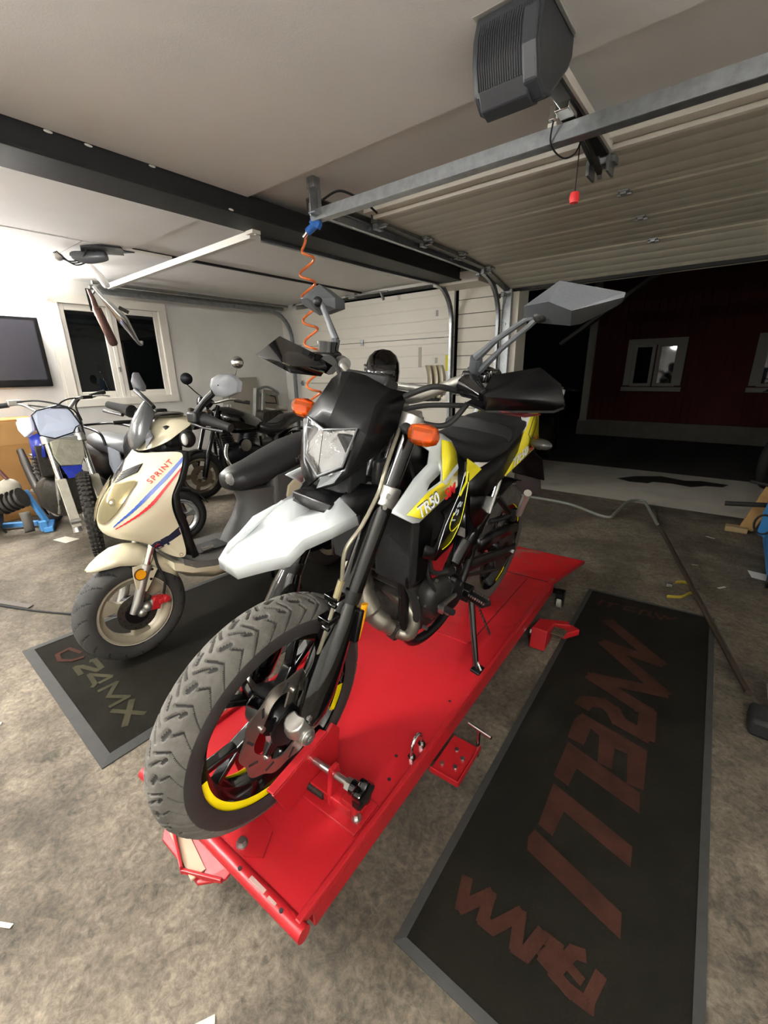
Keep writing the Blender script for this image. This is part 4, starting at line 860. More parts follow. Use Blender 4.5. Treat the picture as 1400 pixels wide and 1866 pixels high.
# ---- hand guards
def guard(P, lower, s):
    g = G(); n = len(P)
    g.add(P, [tuple(range(n))])
    return g
PL = T['hgL']; QL = T['hgL2']
g = G().add(PL+QL, [(0, 1, 2, 5), (2, 3, 4, 5), (0, 5, 7, 6), (5, 4, 9, 8), (5, 8, 7)])
hgl = obj('hand_guard', g, blk, mb, smooth=22, solid=.005)
obj('guard_shadow_lip', G().add([QL[0], QL[1], QL[2], QL[3], (-.40, .42, 1.075), (-.42, .30, 1.055), (-.41, .24, 1.06)], [(0, 1, 5, 6), (1, 2, 4, 5), (2, 3, 4)]), blk, hgl, smooth=0, solid=.004)
obj('guard_mount', G().tube([(-.415, .215, 1.09), (-.36, .225, 1.085), (-.32, .28, 1.075)], [.018, .026, .012], 12), black_gloss, hgl)
obj('guard_underlay', G().add([(-.335, .25, 1.053), (-.315, .33, 1.050), (-.318, .40, 1.056), (-.325, .37, 1.046), (-.335, .29, 1.043)], [(0, 1, 2, 3, 4)]), mat('deep_red', '3a060a', .35), hgl, smooth=0, solid=.003)
PR = T['hgR']; QR = T['hgR2']
g = G().add(PR+QR, [(0, 1, 4), (1, 2, 4), (2, 3, 4), (0, 4, 5), (4, 3, 6, 5)])
hgr = obj('hand_guard', g, black_gloss, mb, smooth=22, solid=.005)
obj('guard_mount', G().tube([(-.415, -.215, 1.09), (-.375, -.20, 1.085)], [.018, .026], 12), black_gloss, hgr)
# ---- mirrors
mp = mat('mirror_plastic', '44474a', .42, bump=.06, bscale=400)
ml = T['mL']; bk = [(x-.055, .43+(y-.43)*.8, 1.24+(z-1.24)*.75) for x, y, z in ml[:7]]
g = G().add(ml[:7]+[ml[7], ml[8]], [(0, 1, 2, 7), (0, 7, 8), (7, 2, 3), (8, 7, 3, 4), (0, 8, 6), (8, 4, 5, 6)])
g.add([(x, y, z) for x, y, z in ml[:7]]+bk, [(i, (i+1) % 7, 7+(i+1) % 7, 7+i) for i in range(7)]+[tuple(range(7, 14))])
mil = obj('mirror', g, mp, mb, smooth=18)
obj('mirror_glass', G().add([(x-.057, .43+(y-.43)*.72, 1.24+(z-1.24)*.66) for x, y, z in ml[:7]], [tuple(range(7))]), chrome, mil, smooth=0, solid=.001)
al = T['armL']
obj('mirror_arm', G().tube([al[0], al[1], al[2]], [.012, .015, .013], 10).tube([al[2], al[3], al[4], al[5]], [.010, .006, .005, .007], 8)
    .tube([V(al[1])+V(0, .012, -.004), V(al[3])+V(0, .012, -.018), V(al[4])+V(0, .006, -.012), al[5]], [.008, .005, .005, .006], 8), mp, mil)
obj('mirror_joint', G().ball(al[5], .014, 12, 8), black_plast, mil)
mr = T['mR']; ctr = V(-.475, -.345, 1.245)
bk = [(x-.05, ctr.y+(y-ctr.y)*.85, ctr.z+(z-ctr.z)*.8) for x, y, z in mr[:6]]
nose = (-.437, -.352, 1.250)
g = G().add(mr[:6]+[nose], [(0, 1, 6), (1, 2, 6), (2, 3, 6), (3, 4, 6), (4, 5, 6), (5, 0, 6)])
g.add(mr[:6]+bk, [(i, (i+1) % 6, 6+(i+1) % 6, 6+i) for i in range(6)]+[tuple(range(6, 12))])
mir = obj('mirror', g, mp, mb, smooth=18)
obj('mirror_glass', G().add([(x-.052, ctr.y+(y-ctr.y)*.8, ctr.z+(z-ctr.z)*.74) for x, y, z in mr[:6]], [tuple(range(6))]), chrome, mir, smooth=0, solid=.001)
ar = T['armR']
obj('mirror_arm', G().tube([ar[0], ar[1]], [.013, .013], 10).tube([ar[1], ar[2], ar[3], ar[4]], [.013, .010, .009, .009], 10, flat=.7), mp, mir)
obj('mirror_joint', G().ball((-.447, -.318, 1.243), .014, 12, 8), black_plast, mir)
# ---- radiator shrouds (left traced, right mirrored)
b, c, d, h = (T[k] for k in ('sh_b', 'sh_c', 'sh_d', 'sh_h'))
nb, nc, nd, nh = len(b), len(c), len(d), len(h)
vs = b+c+d+h; ib = 0; ic = nb; id_ = nb+nc; ih = nb+nc+nd
fs = [(ic, ib, ib+1, ic+1), (ib+1, ib+2, ic+2, ic+1), (ib+2, ib+3, ic+3, ic+2), (ib+3, ib+4, ic+4, ic+3), (ib+4, ib+5, id_+6, ic+4),
      (ic, ic+1, id_+1, id_), (ic+1, ic+2, ih, id_+2, id_+1), (ih, ih+1, id_+4, id_+3, id_+2), (ih+1, ih+2, id_+5, id_+4), (ih+2, ic+4, id_+6, id_+5), (ih+2, ih+3, ic+3, ic+4), (ih+3, ih+4, ic+2, ic+3), (ih+4, ih, ic+2)]
letter_grey = mat('letter_shadow', '3c3f44', .4); letter_white = mat('letter_white', 'e6e8e8', .3); letter_red = mat('letter_red', 'd3191f', .35)
for s in (1, -1):
    fl = lambda P: [(x, y*s, z) for x, y, z in P]
    shd = obj('radiator_shroud', G().add(fl(vs), [q if s > 0 else q[::-1] for q in fs]), wht, mb, smooth=24, solid=.004, off=-1)
    yv = [(x, (y+.0015)*s, z) for x, y, z in T['sh_y']]
    obj('yellow_graphic', G().add(yv, [(0, 1, 2, 9), (9, 2, 3, 4, 8), (8, 4, 5, 6, 7)]), yel, shd, smooth=24, solid=.0008, off=1 if s > 0 else -1)
    obj('white_flash', G().add([(x, (y+.0028)*s, z) for x, y, z in T['sh_w']], [(0, 1, 2, 3)]), wht, shd, smooth=0, solid=.0006)
    if s > 0:
        o1, o2, o3 = (V(q) for q in T['txt1']); e1, e2, e3 = (V(q) for q in T['txt2']); n_ = V(.05, .003, 0)*.04
        text('lettering', 'TR50', letter_grey, shd, o1+V(-.002, .0025, .002), o2-o1, o3-o1, .036, shear=.3, width=.122, bold=.02)
        text('lettering', 'TR50', letter_white, shd, o1+V(0, .0045, .0), o2-o1, o3-o1, .036, shear=.3, width=.122, bold=.012)
        text('lettering', 'SM', letter_red, shd, e1+V(-.004, .0140, .002), e2-e1, e3-e1, .036, shear=.25, width=.072, bold=.015)
    obj('tank_spoiler', G().add(fl(T['spoiler']), [(0, 1, 7, 8, 12), (1, 2, 6, 7), (2, 3, 4, 5, 6), (8, 9, 10, 11, 12)]), blk, mb, smooth=20, solid=.006)
    if s > 0:
        ly = mat('line_yellow', 'd8d21e', .3)
        obj('pinstripe', G().tube(T['sp_line1'], .0011, 6), letter_white, mb)
        obj('pinstripe', G().tube(spline(T['sp_line2'], 5), .0013, 6), ly, mb)
        obj('pinstripe', G().tube(T['sp_line3'], .0035, 6), ly, mb)
        obj('pinstripe', G().tube(spline(T['sp_y'], 4), .0014, 6), ly, mb)
        p9 = [V(q) for q in T['sp_line1']]
        text('lettering', '125', mat('letter_pale', 'b9c4c8', .4), mb, p9[2]+V(-.02, .004, .0), V(-.05, .0, .075), V(-.09, .0, -.05), .03, shear=.2, width=.075)
    obj('lower_panel', G().add(fl(T['redpanel']), [tuple(range(6))]), mat('oxide_red', '7c1219', .35), mb, smooth=0, solid=.005)
    obj('seat_side_flash', G().add(fl(T['ytri']), [(0, 1, 2, 3)]), yel, mb, smooth=0, solid=.004)
    obj('side_panel', G().add(fl(T['sidep']), [(0, 1, 5, 6, 9), (6, 7, 8, 9), (1, 2, 4, 5), (2, 3, 4)]), blk, mb, smooth=22, solid=.006)
    tl = obj('tail_panel', G().add(fl(T['tail']), [(0, 1, 2, 6), (2, 3, 5, 6), (3, 4, 5)]), yel, mb, smooth=22, solid=.005)
    obj('tail_panel_white', G().add(fl(T['tailw']), [tuple(range(5))]), wht, tl, smooth=0, solid=.005)
    if s > 0:
        o1, o2, o3 = (V(q) for q in T['tail_txt'])
        text('lettering', 'TR50', letter_white, tl, o1+V(0, .006, .006), o2-o1, o3-o1, .045, shear=.25, width=.20, bold=.01)
        o1, o2, o3 = (V(q) for q in T['tail_txt2']); text('lettering', 'SM', letter_red, tl, o1+V(0, .007, .008), o2-o1, o3-o1, .045, shear=.25, width=.085, bold=.02)
        obj('pinstripe', G().tube([(-1.20, .116, .93), (-1.17, .118, .86), (-1.23, .117, .83), (-1.25, .116, .90), (-1.23, .116, .925)], .0014, 6), black_satin, tl)
    obj('inner_side_cover', G().add(fl(T['plate']), [(0, 1, 2, 5), (2, 3, 4, 5)]), grey_plast if 0 else blk, mb, smooth=22, solid=.006)
    obj('frame_plate', G().add(fl(T['framep']), [(0, 1, 6), (1, 2, 5, 6), (2, 3, 4, 5)]), black_satin, mb, smooth=22, solid=.02)
    obj('subframe_tube', G().tube([(-.93, .125*s, .73), (-.875, .128*s, .615)], .009, 10), steel if s > 0 else black_satin, mb)
    obj('passenger_peg_bracket', G().tube([T['tube1'][0][:1]+(T['tube1'][0][1]*s,)+T['tube1'][0][2:], T['tube1'][1][:1]+(T['tube1'][1][1]*s,)+T['tube1'][1][2:]], .011, 10)
        .tube([T['tube2'][0][:1]+(T['tube2'][0][1]*s,)+T['tube2'][0][2:], T['tube2'][1][:1]+(T['tube2'][1][1]*s,)+T['tube2'][1][2:]], .011, 10).box((-1.08, .155*s, .56), (.03, .02, .05)), black_satin, mb, bevel=.002)
    q0, q1 = T['rearpeg']; pg = obj('passenger_peg', G().tube([(q0[0], q0[1]*s, q0[2]), (q1[0], q1[1]*s, q1[2])], [.012, .014], 12), mat('peg_grey', 'b5b3aa', .4, .6), mb)
    # foot peg
    q0, q1 = [V(-.77, .14*s, .335), V(-.735, .235*s, .345)]
    fp_ = obj('foot_peg', G().bar(q0, q1, .045, .018).box((-.78, .13*s, .33), (.05, .05, .05)), black_satin, mb, bevel=.004)
    for k in range(8):
        p = q0.lerp(q1, .25+k*.1); obj('peg_tooth', G().box((p.x+.02, p.y, p.z+.012), (.006, .005, .008)).box((p.x-.02, p.y, p.z+.012), (.006, .005, .008)), steel, fp_, smooth=0)
# ---- tank, seat, tail
def oval(x, w, zt, zb, n=20, flat=2.6):
    out = []
    for i in range(n):
        a = 2*PI*i/n; ca, sa = math.cos(a), math.sin(a)
        out.append((x, w*math.copysign(abs(ca)**(2/flat), ca), (zt+zb)/2+(zt-zb)/2*math.copysign(abs(sa)**(2/flat), sa)))
    return out
obj('fuel_tank', G().loft([oval(-.40, .06, .96, .84), oval(-.44, .10, .975, .76), oval(-.52, .125, .955, .70), oval(-.60, .115, .92, .70), oval(-.68, .10, .885, .70)]), blk, mb, smooth=60)
obj('tank_cap', G().cyl((-.50, 0, .95), (-.50, 0, .972), .035, n=20), black_plast, mb, bevel=.004)
seat_m = mat('seat_vinyl', '17181a', .6, bump=.12, bscale=350)
st = obj('seat', G().loft([oval(-.56, .06, .925, .885), oval(-.60, .092, .922, .862, flat=3.2), oval(-.70, .115, .892, .822, flat=3.2), oval(-.82, .128, .872, .800, flat=3.4), oval(-.93, .132, .878, .812, flat=3.4), oval(-.965, .130, .886, .822, flat=3.4),
    oval(-.985, .128, .902, .83, flat=3.4), oval(-1.08, .122, .918, .86, flat=3.4), oval(-1.16, .11, .925, .88, flat=3.2), oval(-1.20, .08, .92, .89)]), seat_m, mb, smooth=50)
obj('seat_strap', G().loft([[(x, y*1.012, .878+(z-.842)*1.03+ -.004) for x, y, z in oval(xx, .132, .888, .812, flat=3.4)] for xx in (-.945, -.968)]), black_satin, st, smooth=40)
obj('tail_top', G().add([(-1.18, .11, .945), (-1.27, .11, .94), (-1.36, .10, .82), (-1.30, .10, .78), (-1.18, -.11, .945), (-1.27, -.11, .94), (-1.36, -.10, .82), (-1.30, -.10, .78)], [(0, 1, 5, 4), (1, 2, 6, 5), (2, 3, 7, 6)]), blk, mb, smooth=20, solid=.004)
obj('tail_light', G().box((-1.345, 0, .87), (.02, .12, .05), rot=(0, .4, 0)), mat('tail_red', '8e0f14', .2, coat=.5), mb, bevel=.006)
obj('rear_mudguard', G().add([(-1.25, .07, .80), (-1.40, .07, .76), (-1.60, .075, .68), (-1.68, .085, .56), (-1.25, -.07, .80), (-1.40, -.07, .76), (-1.60, -.075, .68), (-1.68, -.085, .56)], [(0, 1, 5, 4), (1, 2, 6, 5), (2, 3, 7, 6)]), mat('mudguard_matt', '0d0c0c', .8, spec=.15), mb, smooth=30, solid=.006)
obj('plate_holder', G().plate([(-1.66, .06, .60), (-1.74, .07, .46), (-1.74, -.07, .46), (-1.66, -.06, .60)], (-.006, 0, -.002)), mat('holder_dark', '2a2726', .6), mb, smooth=0)
for s in (1, -1):
    c0 = V(-1.20, .165*s, .828)
    obj('rear_indicator', G().ball(c0, .03, 14, 8, (1.0, 1.5, .7)), mat('smoked_lens', '3a3b3b', .2, coat=.5), mb)
    obj('indicator_stalk', G().cyl((-1.22, .10*s, .82), c0, .009, n=8), black_rub, mb)
# ---- rear wheel
RX = -1.30
moved_t = moved(tyre(.30, .128, .060, 420, 34, 118, leaf, 20, .004, .004), (RX, 0, CZ))
obj('rear_tyre', moved_t, mat('rear_tyre_rubber', '4c4741', .8, var=.3, vscale=9), mb, smooth=30)
rr = obj('rear_rim', at(rim_mesh(.226, .10, .188), (RX, 0, CZ)), black_gloss, mb, smooth=40)
for a0, a1 in ((230, 255), (20, 45), (110, 160)):
    obj('rim_stripe', sector(.208, .222, .0505, a0, a1, 16, c=(RX, 0, CZ)), MATS['stripe_yellow'], rr, smooth=0, solid=.001)
obj('rear_hub', at(G().cyl((0, -.08, 0), (0, .08, 0), .035, n=24), (RX, 0, CZ)), black_satin, rr)
spokes(rr, 5, .045, .105, .195, (RX, 0, CZ), grimy, a00=.2)
sp = G()
rows = [[(RX+(.10+(.006 if i % 2 else 0))*math.cos(2*PI*i/84), yy, CZ+(.10+(.006 if i % 2 else 0))*math.sin(2*PI*i/84)) for i in range(84)] for yy in (.074, .080)]
obj('sprocket', sp.grid(rows, closed_u=True, cap=True), grimy, rr, smooth=20)
obj('chain', G().tube([(-.80, .078, .445), (RX, .078, CZ+.104)], .007, 6).tube([(-.80, .078, .36), (RX, .078, CZ-.104)], .007, 6), grimy, mb, label='rusty drive chain')
for s in (1, -1):
    obj('swingarm', G().tube([(-.80, .085*s, .40), (-1.0, .095*s, .365), (RX-.02, .105*s, .30)], [.026, .025, .024], 12, flat=.55).box((RX, .105*s, .30), (.09, .014, .05)), mat('swingarm_grey', '2e2b28', .4, .6, var=.4, vscale=12), mb, bevel=.003)
obj('axle_nut', G().cyl((RX, .11, .30), (RX, .125, .30), .014, n=6), steel, mb)
obj('chain_guard', G().add([(-.94, .10, .47), (-1.05, .105, .475), (-1.20, .105, .455), (-1.36, .10, .415), (-1.38, .10, .375), (-1.22, .105, .405), (-1.05, .105, .42), (-.96, .10, .41)], [(0, 1, 6, 7), (1, 2, 5, 6), (2, 3, 4, 5)]), blk, mb, smooth=20, solid=.02)
obj('rear_shock', G().tube([(-.74, .0, .72), (-.80, .0, .40)], .03, 14), dark_metal, mb)
obj('hugger', G().grid([[(RX+.325*math.cos(a), y, CZ+.325*math.sin(a)) for a in (math.radians(30+k*11) for k in range(8))] for y in (-.06, 0, .06)]), blk, mb, smooth=40, solid=.004)
# ---- frame and engine
for s in (1, -1):
    obj('frame_tube', G().tube(spline([(-.36, .02*s, .90), (-.40, .07*s, .70), (-.42, .085*s, .50), (-.46, .09*s, .30), (-.56, .095*s, .235), (-.72, .095*s, .25), (-.82, .10*s, .38), (-.84, .10*s, .55), (-.74, .09*s, .72)], 6), .016, 12), black_satin, mb)
    obj('frame_spar', G().tube([(-.37, .03*s, .93), (-.55, .08*s, .80), (-.80, .09*s, .66), (-.84, .10*s, .48)], .022, 12), black_satin, mb)
    obj('radiator', G().box((-.36, .085*s, .655), (.035, .12, .22), rot=(0, .1, 0)), mat('radiator_black', '050505', .7, 0, bump=.2, bscale=220), mb, bevel=.006)
    obj('radiator_cowl', G().box((-.40, .135*s, .66), (.10, .012, .24)), blk, mb, bevel=.004)
obj('crankcase', G().loft([oval(-.45, .07, .42, .29), oval(-.49, .105, .455, .25), oval(-.60, .12, .47, .235), oval(-.72, .115, .46, .245), oval(-.80, .08, .42, .28)]), grimy, mb, smooth=50)
ec = obj('engine_cover', G().lathe([(.0, .026), (.058, .025), (.068, .018), (.074, .006), (.078, -.006), (.078, -.03)], (-.575, .118, .405), (0, 1, 0), 28), mat('cover_grey', '2c2b29', .45, .4, var=.3, vscale=20), mb)
obj('cover_boss', G().cyl((-.565, .142, .375), (-.565, .160, .372), .016, .013, n=14), steel, ec)
for k in range(5):
    a = k*1.256; obj('cover_screw', G().cyl((-.575+.073*math.cos(a), .12, .405+.073*math.sin(a)), (-.575+.073*math.cos(a), .128, .405+.073*math.sin(a)), .006, n=8), steel, ec)
obj('clutch_cover', G().lathe([(.0, .03), (.05, .028), (.065, .012), (.068, 0)], (-.68, .115, .37), (0, 1, 0), 24), dark_metal, mb)
cyl = G().box((-.50, 0, .54), (.15, .15, .16), rot=(0, .15, 0))
cy_ = obj('cylinder', cyl, dark_metal, mb, bevel=.01)
for k in range(6): obj('cooling_fin', G().box((-.495-.004*k, 0, .475+k*.024), (.175, .175, .006), rot=(0, .15, 0)), grimy, cy_, smooth=0)
obj('carburettor', G().tube([(-.60, .02, .55), (-.68, .03, .57)], [.03, .026], 14).cyl((-.64, .10, .50), (-.64, .10, .58), .025, n=16), black_gloss, mb)
obj('oil_canister', G().cyl((-.66, .11, .49), (-.72, .115, .56), .034, n=18), black_gloss, mb, bevel=.004)
obj('inner_panel', G().box((-.56, .0, .66), (.30, .17, .16)), black_plast, mb, bevel=.02)
obj('exhaust_header', G().tube(spline(T['header'], 6), [.017]*8+[.019]*12+[.021]*10+[.024]*6+[.03]*6+[.038]*6+[.044]*7, 14), mat('pipe_grey', '8a857a', .42, .8, var=.3, vscale=14), mb, label='scorched grey exhaust pipe')
hp = T['header'][5]; obj('pipe_clamp', G().cyl(V(hp)+V(0, .012, 0), V(hp)+V(0, -.016, .004), .030, n=16).box(V(hp)+V(.0, 0, .032), (.014, .022, .02)), grimy, mb, bevel=.002)
obj('shift_lever', G().tube([T['lever'][0], T['lever'][1]], [.010, .008], 10).cyl(T['lever'][1], V(T['lever'][1])+V(0, .018, .003), .012, n=12), steel, mb)
obj('shift_rubber', G().cyl(V(T['lever'][1])+V(0, .015, .002), T['lever'][2], .010, n=14), black_rub, mb)
sd = obj('side_stand', G().tube([(-.84, .13, .30), (-.81, .18, .16), (-.782, .228, .035)], [.013, .012, .011], 12), black_gloss, mb)
obj('stand_foot', G().box((-.782, .233, .032), (.05, .04, .012), rot=(-le, 0, 0)), black_satin, sd, bevel=.003)
obj('stand_spring', G().tube([(-.85+.006*math.cos(k*.9), .15+.0009*k, .27-.0013*k+.006*math.sin(k*.9)) for k in range(90)], .0022, 5), grimy, sd)
obj('stand_tang', G().cyl((-.79, .215, .07), (-.775, .25, .04), .004, n=8), steel, sd)
obj('silencer', G().tube([(-.90, -.13, .55), (-1.0, -.15, .62), (-1.35, -.16, .74)], [.02, .045, .045], 18), alu, mb)

# small engine-bay details
for (p, r_, m_) in (((-.43, .115, .47), .008, steel), ((-.50, .125, .33), .007, steel), ((-.645, .13, .445), .007, steel), ((-.70, .128, .405), .008, steel), ((-.735, .128, .36), .009, chrome), ((-.62, .14, .33), .008, steel)):
    obj('case_bolt', G().cyl(p, (p[0], p[1]+.016, p[2]), r_, n=10), m_, mb)
obj('wiring_loom', G().tube(spline([(-.44, .09, .78), (-.47, .12, .62), (-.52, .12, .52), (-.60, .13, .49)], 6), .008, 8), black_rub, mb)
obj('coolant_hose', G().tube(spline([(-.38, .10, .56), (-.42, .12, .48), (-.45, .125, .40), (-.47, .10, .33)], 6), .012, 10), black_rub, mb)
obj('clutch_cable', G().tube(spline([(-.40, .06, .90), (-.44, .11, .72), (-.46, .135, .55), (-.52, .14, .46)], 6), .005, 8), black_rub, mb)
SC = {
    'blue': [(-0.25, 0.2, 0.923), (-0.174, 0.185, 0.856), (-0.105, 0.155, 0.784), (-0.043, 0.12, 0.719), (0.019, 0.07, 0.657)],
    'blue2': [(-0.241, 0.2, 0.897), (-0.172, 0.185, 0.832), (-0.106, 0.155, 0.767), (-0.045, 0.12, 0.709), (0.017, 0.07, 0.654)],
    'red': [(-0.239, 0.2, 0.883), (-0.171, 0.185, 0.816), (-0.11, 0.155, 0.749), (-0.05, 0.12, 0.696), (0.012, 0.072, 0.651)],
    'red2': [(-0.228, 0.2, 0.864), (-0.166, 0.185, 0.798), (-0.11, 0.155, 0.735), (-0.05, 0.12, 0.689), (0.011, 0.072, 0.648)],
    'sprint': [(-0.111, 0.165, 0.819), (-0.192, 0.19, 0.885), (-0.106, 0.16, 0.835)],
    'headl': [(0.071, 0.012, 0.68), (0.066, 0.005, 0.705), (0.031, 0.005, 0.755), (-0.016, 0.008, 0.802), (-0.055, 0.06, 0.811), (-0.097, 0.1, 0.81), (-0.063, 0.1, 0.772), (-0.023, 0.095, 0.729), (0.019, 0.07, 0.688), (0.053, 0.04, 0.668)],
    'grille': [(-0.07, 0.01, 0.867), (-0.133, 0.085, 0.89), (-0.114, 0.085, 0.847), (-0.035, 0.01, 0.807)],
    'gt': [(-0.098, 0.12, 0.54), (-0.167, 0.165, 0.58), (-0.124, 0.14, 0.515)],
    'navy': [(-0.092, 0.1, 0.547), (-0.103, 0.11, 0.528), (-0.198, 0.18, 0.591), (-0.189, 0.185, 0.628)],
    'flap': [(-0.003, 0.085, 0.464), (-0.055, 0.085, 0.46), (-0.102, 0.085, 0.421), (-0.067, 0.085, 0.37), (-0.039, 0.085, 0.333), (-0.015, 0.085, 0.346), (0.0, 0.085, 0.361), (0.001, 0.085, 0.429)],
    'amb': [(-0.027, 0.09, 0.422)],
    'fork': [(-0.111, 0.075, 0.551), (-0.067, 0.075, 0.453), (-0.017, 0.075, 0.333), (0.039, 0.075, 0.251)],
    'cal': [(-0.074, 0.06, 0.29), (-0.115, 0.06, 0.286), (-0.092, 0.06, 0.225), (-0.051, 0.06, 0.235)],
    'mirL': [(-0.363, 0.28, 1.196), (-0.375, 0.28, 1.228), (-0.388, 0.32, 1.245), (-0.399, 0.38, 1.242), (-0.417, 0.4, 1.212), (-0.407, 0.4, 1.174), (-0.38, 0.36, 1.155), (-0.374, 0.29, 1.159)],
    'mirR': [(-0.326, -0.36, 1.218), (-0.341, -0.36, 1.259), (-0.349, -0.35, 1.259), (-0.356, -0.31, 1.192), (-0.349, -0.31, 1.169), (-0.327, -0.35, 1.18)],
    'stemL': [(-0.35, 0.17, 1.089), (-0.364, 0.23, 1.14), (-0.371, 0.29, 1.174)],
    'stemR': [(-0.301, -0.12, 1.103), (-0.3, -0.2, 1.145), (-0.323, -0.33, 1.175)],
    'gripL': [(-0.364, 0.17, 1.064), (-0.375, 0.26, 1.049), (-0.388, 0.33, 1.029)],
    'gripR': [(-0.235, -0.2, 1.087), (-0.218, -0.27, 1.101), (-0.202, -0.36, 1.114)],
    'belly': [(-0.151, 0.16, 0.445), (-0.208, 0.17, 0.434), (-0.374, 0.18, 0.376), (-0.428, 0.18, 0.326), (-0.347, 0.16, 0.307), (-0.225, 0.14, 0.356)],
}
# ================================================================== white scooter
cream = mat('scooter_cream', 'c9c1a6', .22, coat=.5)
sc = thing('scooter', 'cream white scooter with blue and red stripes on the short mat', 'scooter', (-1.985, .635, .007))
sc.matrix_world = Matrix(((0, 1, 0, -1.985), (-1, 0, 0, .635), (0, 0, 1, .007), (0, 0, 0, 1)))
def wrap(o, target, off=.0015, sub=0, proj=False):
    if sub:
        m = o.modifiers.new('sub', 'SUBSURF'); m.subdivision_type = 'SIMPLE'; m.levels = sub; m.render_levels = sub
    m = o.modifiers.new('wrap', 'SHRINKWRAP'); m.target = target; m.wrap_method = 'NEAREST_SURFACEPOINT'; m.wrap_mode = 'ABOVE_SURFACE'; m.offset = off
    if proj: m.wrap_method = 'PROJECT'; m.use_project_y = True; m.use_negative_direction = True; m.use_positive_direction = True; m.project_limit = .12
    return o
def strip(a, b): return G().grid([[V(p) for p in spline(a, 6)], [V(p) for p in spline(b, 6)]])
# front wheel
t = obj('front_tyre', moved(tyre(.237, .105, .05, 360, 30, 118, [(.0, .1, .5, .55, .0035), (.5, .55, .75, .98, .0035), (.3, .05, .62, .25, .0025)], 18, .004, fixed=True), (0, 0, .237)), mat('scooter_tyre', '3a3937', .75, var=.3, vscale=10), sc, smooth=30); t.data.materials.append(mat('scooter_groove', '141413', .9))
cream_rim = mat('rim_cream', 'a89f8a', .4, .3, var=.2, vscale=12)
rm2 = obj('front_rim', at(rim_mesh(.158, .078, .128), (0, 0, .237)), cream_rim, sc, smooth=40)
obj('rim_edge', G().lathe([(.157, .038), (.162, .040), (.162, .036), (.157, .034)], (0, 0, .237), (0, 1, 0), 48, closed=True), mat('rim_bright', 'cfc8b6', .3, .4), rm2)
for k in range(3):
    a = math.radians(25+120*k); e = V(math.cos(a), 0, math.sin(a)); q = V(-e.z, 0, e.x); c0 = V(0, 0, .237)
    g = G().loft([[c0+e*r+q*w_+V(0, y, 0) for w_, y in ((-w2, -.02), (w2, -.02), (w2, .02), (-w2, .02))] for r, w2 in ((.03, .03), (.08, .022), (.135, .045))])
    obj('spoke', g, cream_rim, rm2, smooth=30, bevel=.006)
obj('hub', G().cyl((0, -.05, .237), (0, .045, .237), .045, n=24), dark_metal, rm2)
dk2 = obj('brake_disc', G().lathe([(.052, .048), (.085, .048), (.085, .052), (.052, .052)], (0, 0, .237), (0, 1, 0), 48, closed=True), mat('old_disc', '59544c', .4, .8, var=.3, vscale=20), sc)
for k in range(20):
    a = 2*PI*k/20; r = .064 if k % 2 else .075
    obj('disc_hole', G().cyl((r*math.cos(a), .0515, .237+r*math.sin(a)), (r*math.cos(a), .0525, .237+r*math.sin(a)), .0035, n=8), black_rub, dk2)
obj('disc_carrier', G().cyl((0, .04, .237), (0, .055, .237), .054, n=28), black_satin, dk2)
for s in (1, -1):
    fk = [(x, y*s, z) for x, y, z in SC['fork']]
    obj('fork_tube', G().cyl((-.135, .075*s, .60), (-.062, .075*s, .445), .016, n=16), chrome, sc)
    obj('fork_leg', G().tube([(-.062, .075*s, .445), (-.016, .075*s, .335), (.0, .072*s, .29), (.028, .07*s, .245)], [.021, .020, .021, .015], 16), alu, sc)
    obj('fork_collar', G().cyl((-.064, .075*s, .452), (-.054, .075*s, .43), .026, n=16), alu, sc)
cp = [V(p) for p in SC['cal']]
obj('brake_caliper', G().plate([p+V(.01, -.004, 0) for p in cp], (0, .03, 0)).box((-.10, .085, .262), (.04, .02, .025)).cyl((-.115, .06, .265), (-.115, .10, .265), .016, n=12), mat('caliper_red', 'b01f24', .45), sc, smooth=30, bevel=.005)
obj('axle_carrier', G().ball((-.01, .065, .235), .022, 12, 8).ball((-.035, .07, .255), .024, 12, 8).tube([(-.01, .07, .235), (-.07, .07, .27)], .015, 10), alu, sc)
obj('brake_hose', G().tube(spline([(-.11, .08, .29), (-.125, .085, .36), (-.11, .07, .44), (-.12, .05, .55)], 6), .006, 8), black_rub, sc)
# front mudguard
rows = []
for x, hw, zt, zs in ((.143, .010, .482, .474), (.12, .035, .500, .474), (.08, .055, .525, .476), (.035, .068, .545, .478), (-.02, .075, .548, .462), (-.07, .074, .535, .44), (-.12, .066, .50, .40), (-.17, .06, .44, .36), (-.20, .058, .40, .33)):
    rows.append([(x, hw*math.sin(a), zs+(zt-zs)*math.cos(a)**.8) for a in (-PI/2+PI*k/10 for k in range(11))])
md = obj('front_mudguard', G().grid(rows), cream, sc, smooth=60, solid=.004)
for s in (1, -1):
    fp_ = [(x, (y)*s, z) for x, y, z in SC['flap']]
    fl_ = obj('mudguard_flap', G().plate(fp_, (0, .004*s, 0)), cream, md, smooth=0, bevel=.0015)
    a0 = V(-.027, .0895*s, .422)
    if s > 0:
        obj('reflector', G().cyl(a0, a0+V(0, .006*s, 0), .0225, n=28), amber, md)
        obj('reflector_ring', G().lathe([(.0225, 0), (.026, 0), (.026, .007), (.0225, .007)], a0, (0, s, 0), 28, closed=True), mat('brown_ring', '4a2a18', .5), md)
        for p in ((-.078, .0895*s, .428), (-.066, .0895*s, .385)): obj('flap_screw', G().cyl(p, V(p)+V(0, .003*s, 0), .006, n=10), dark_metal, md)
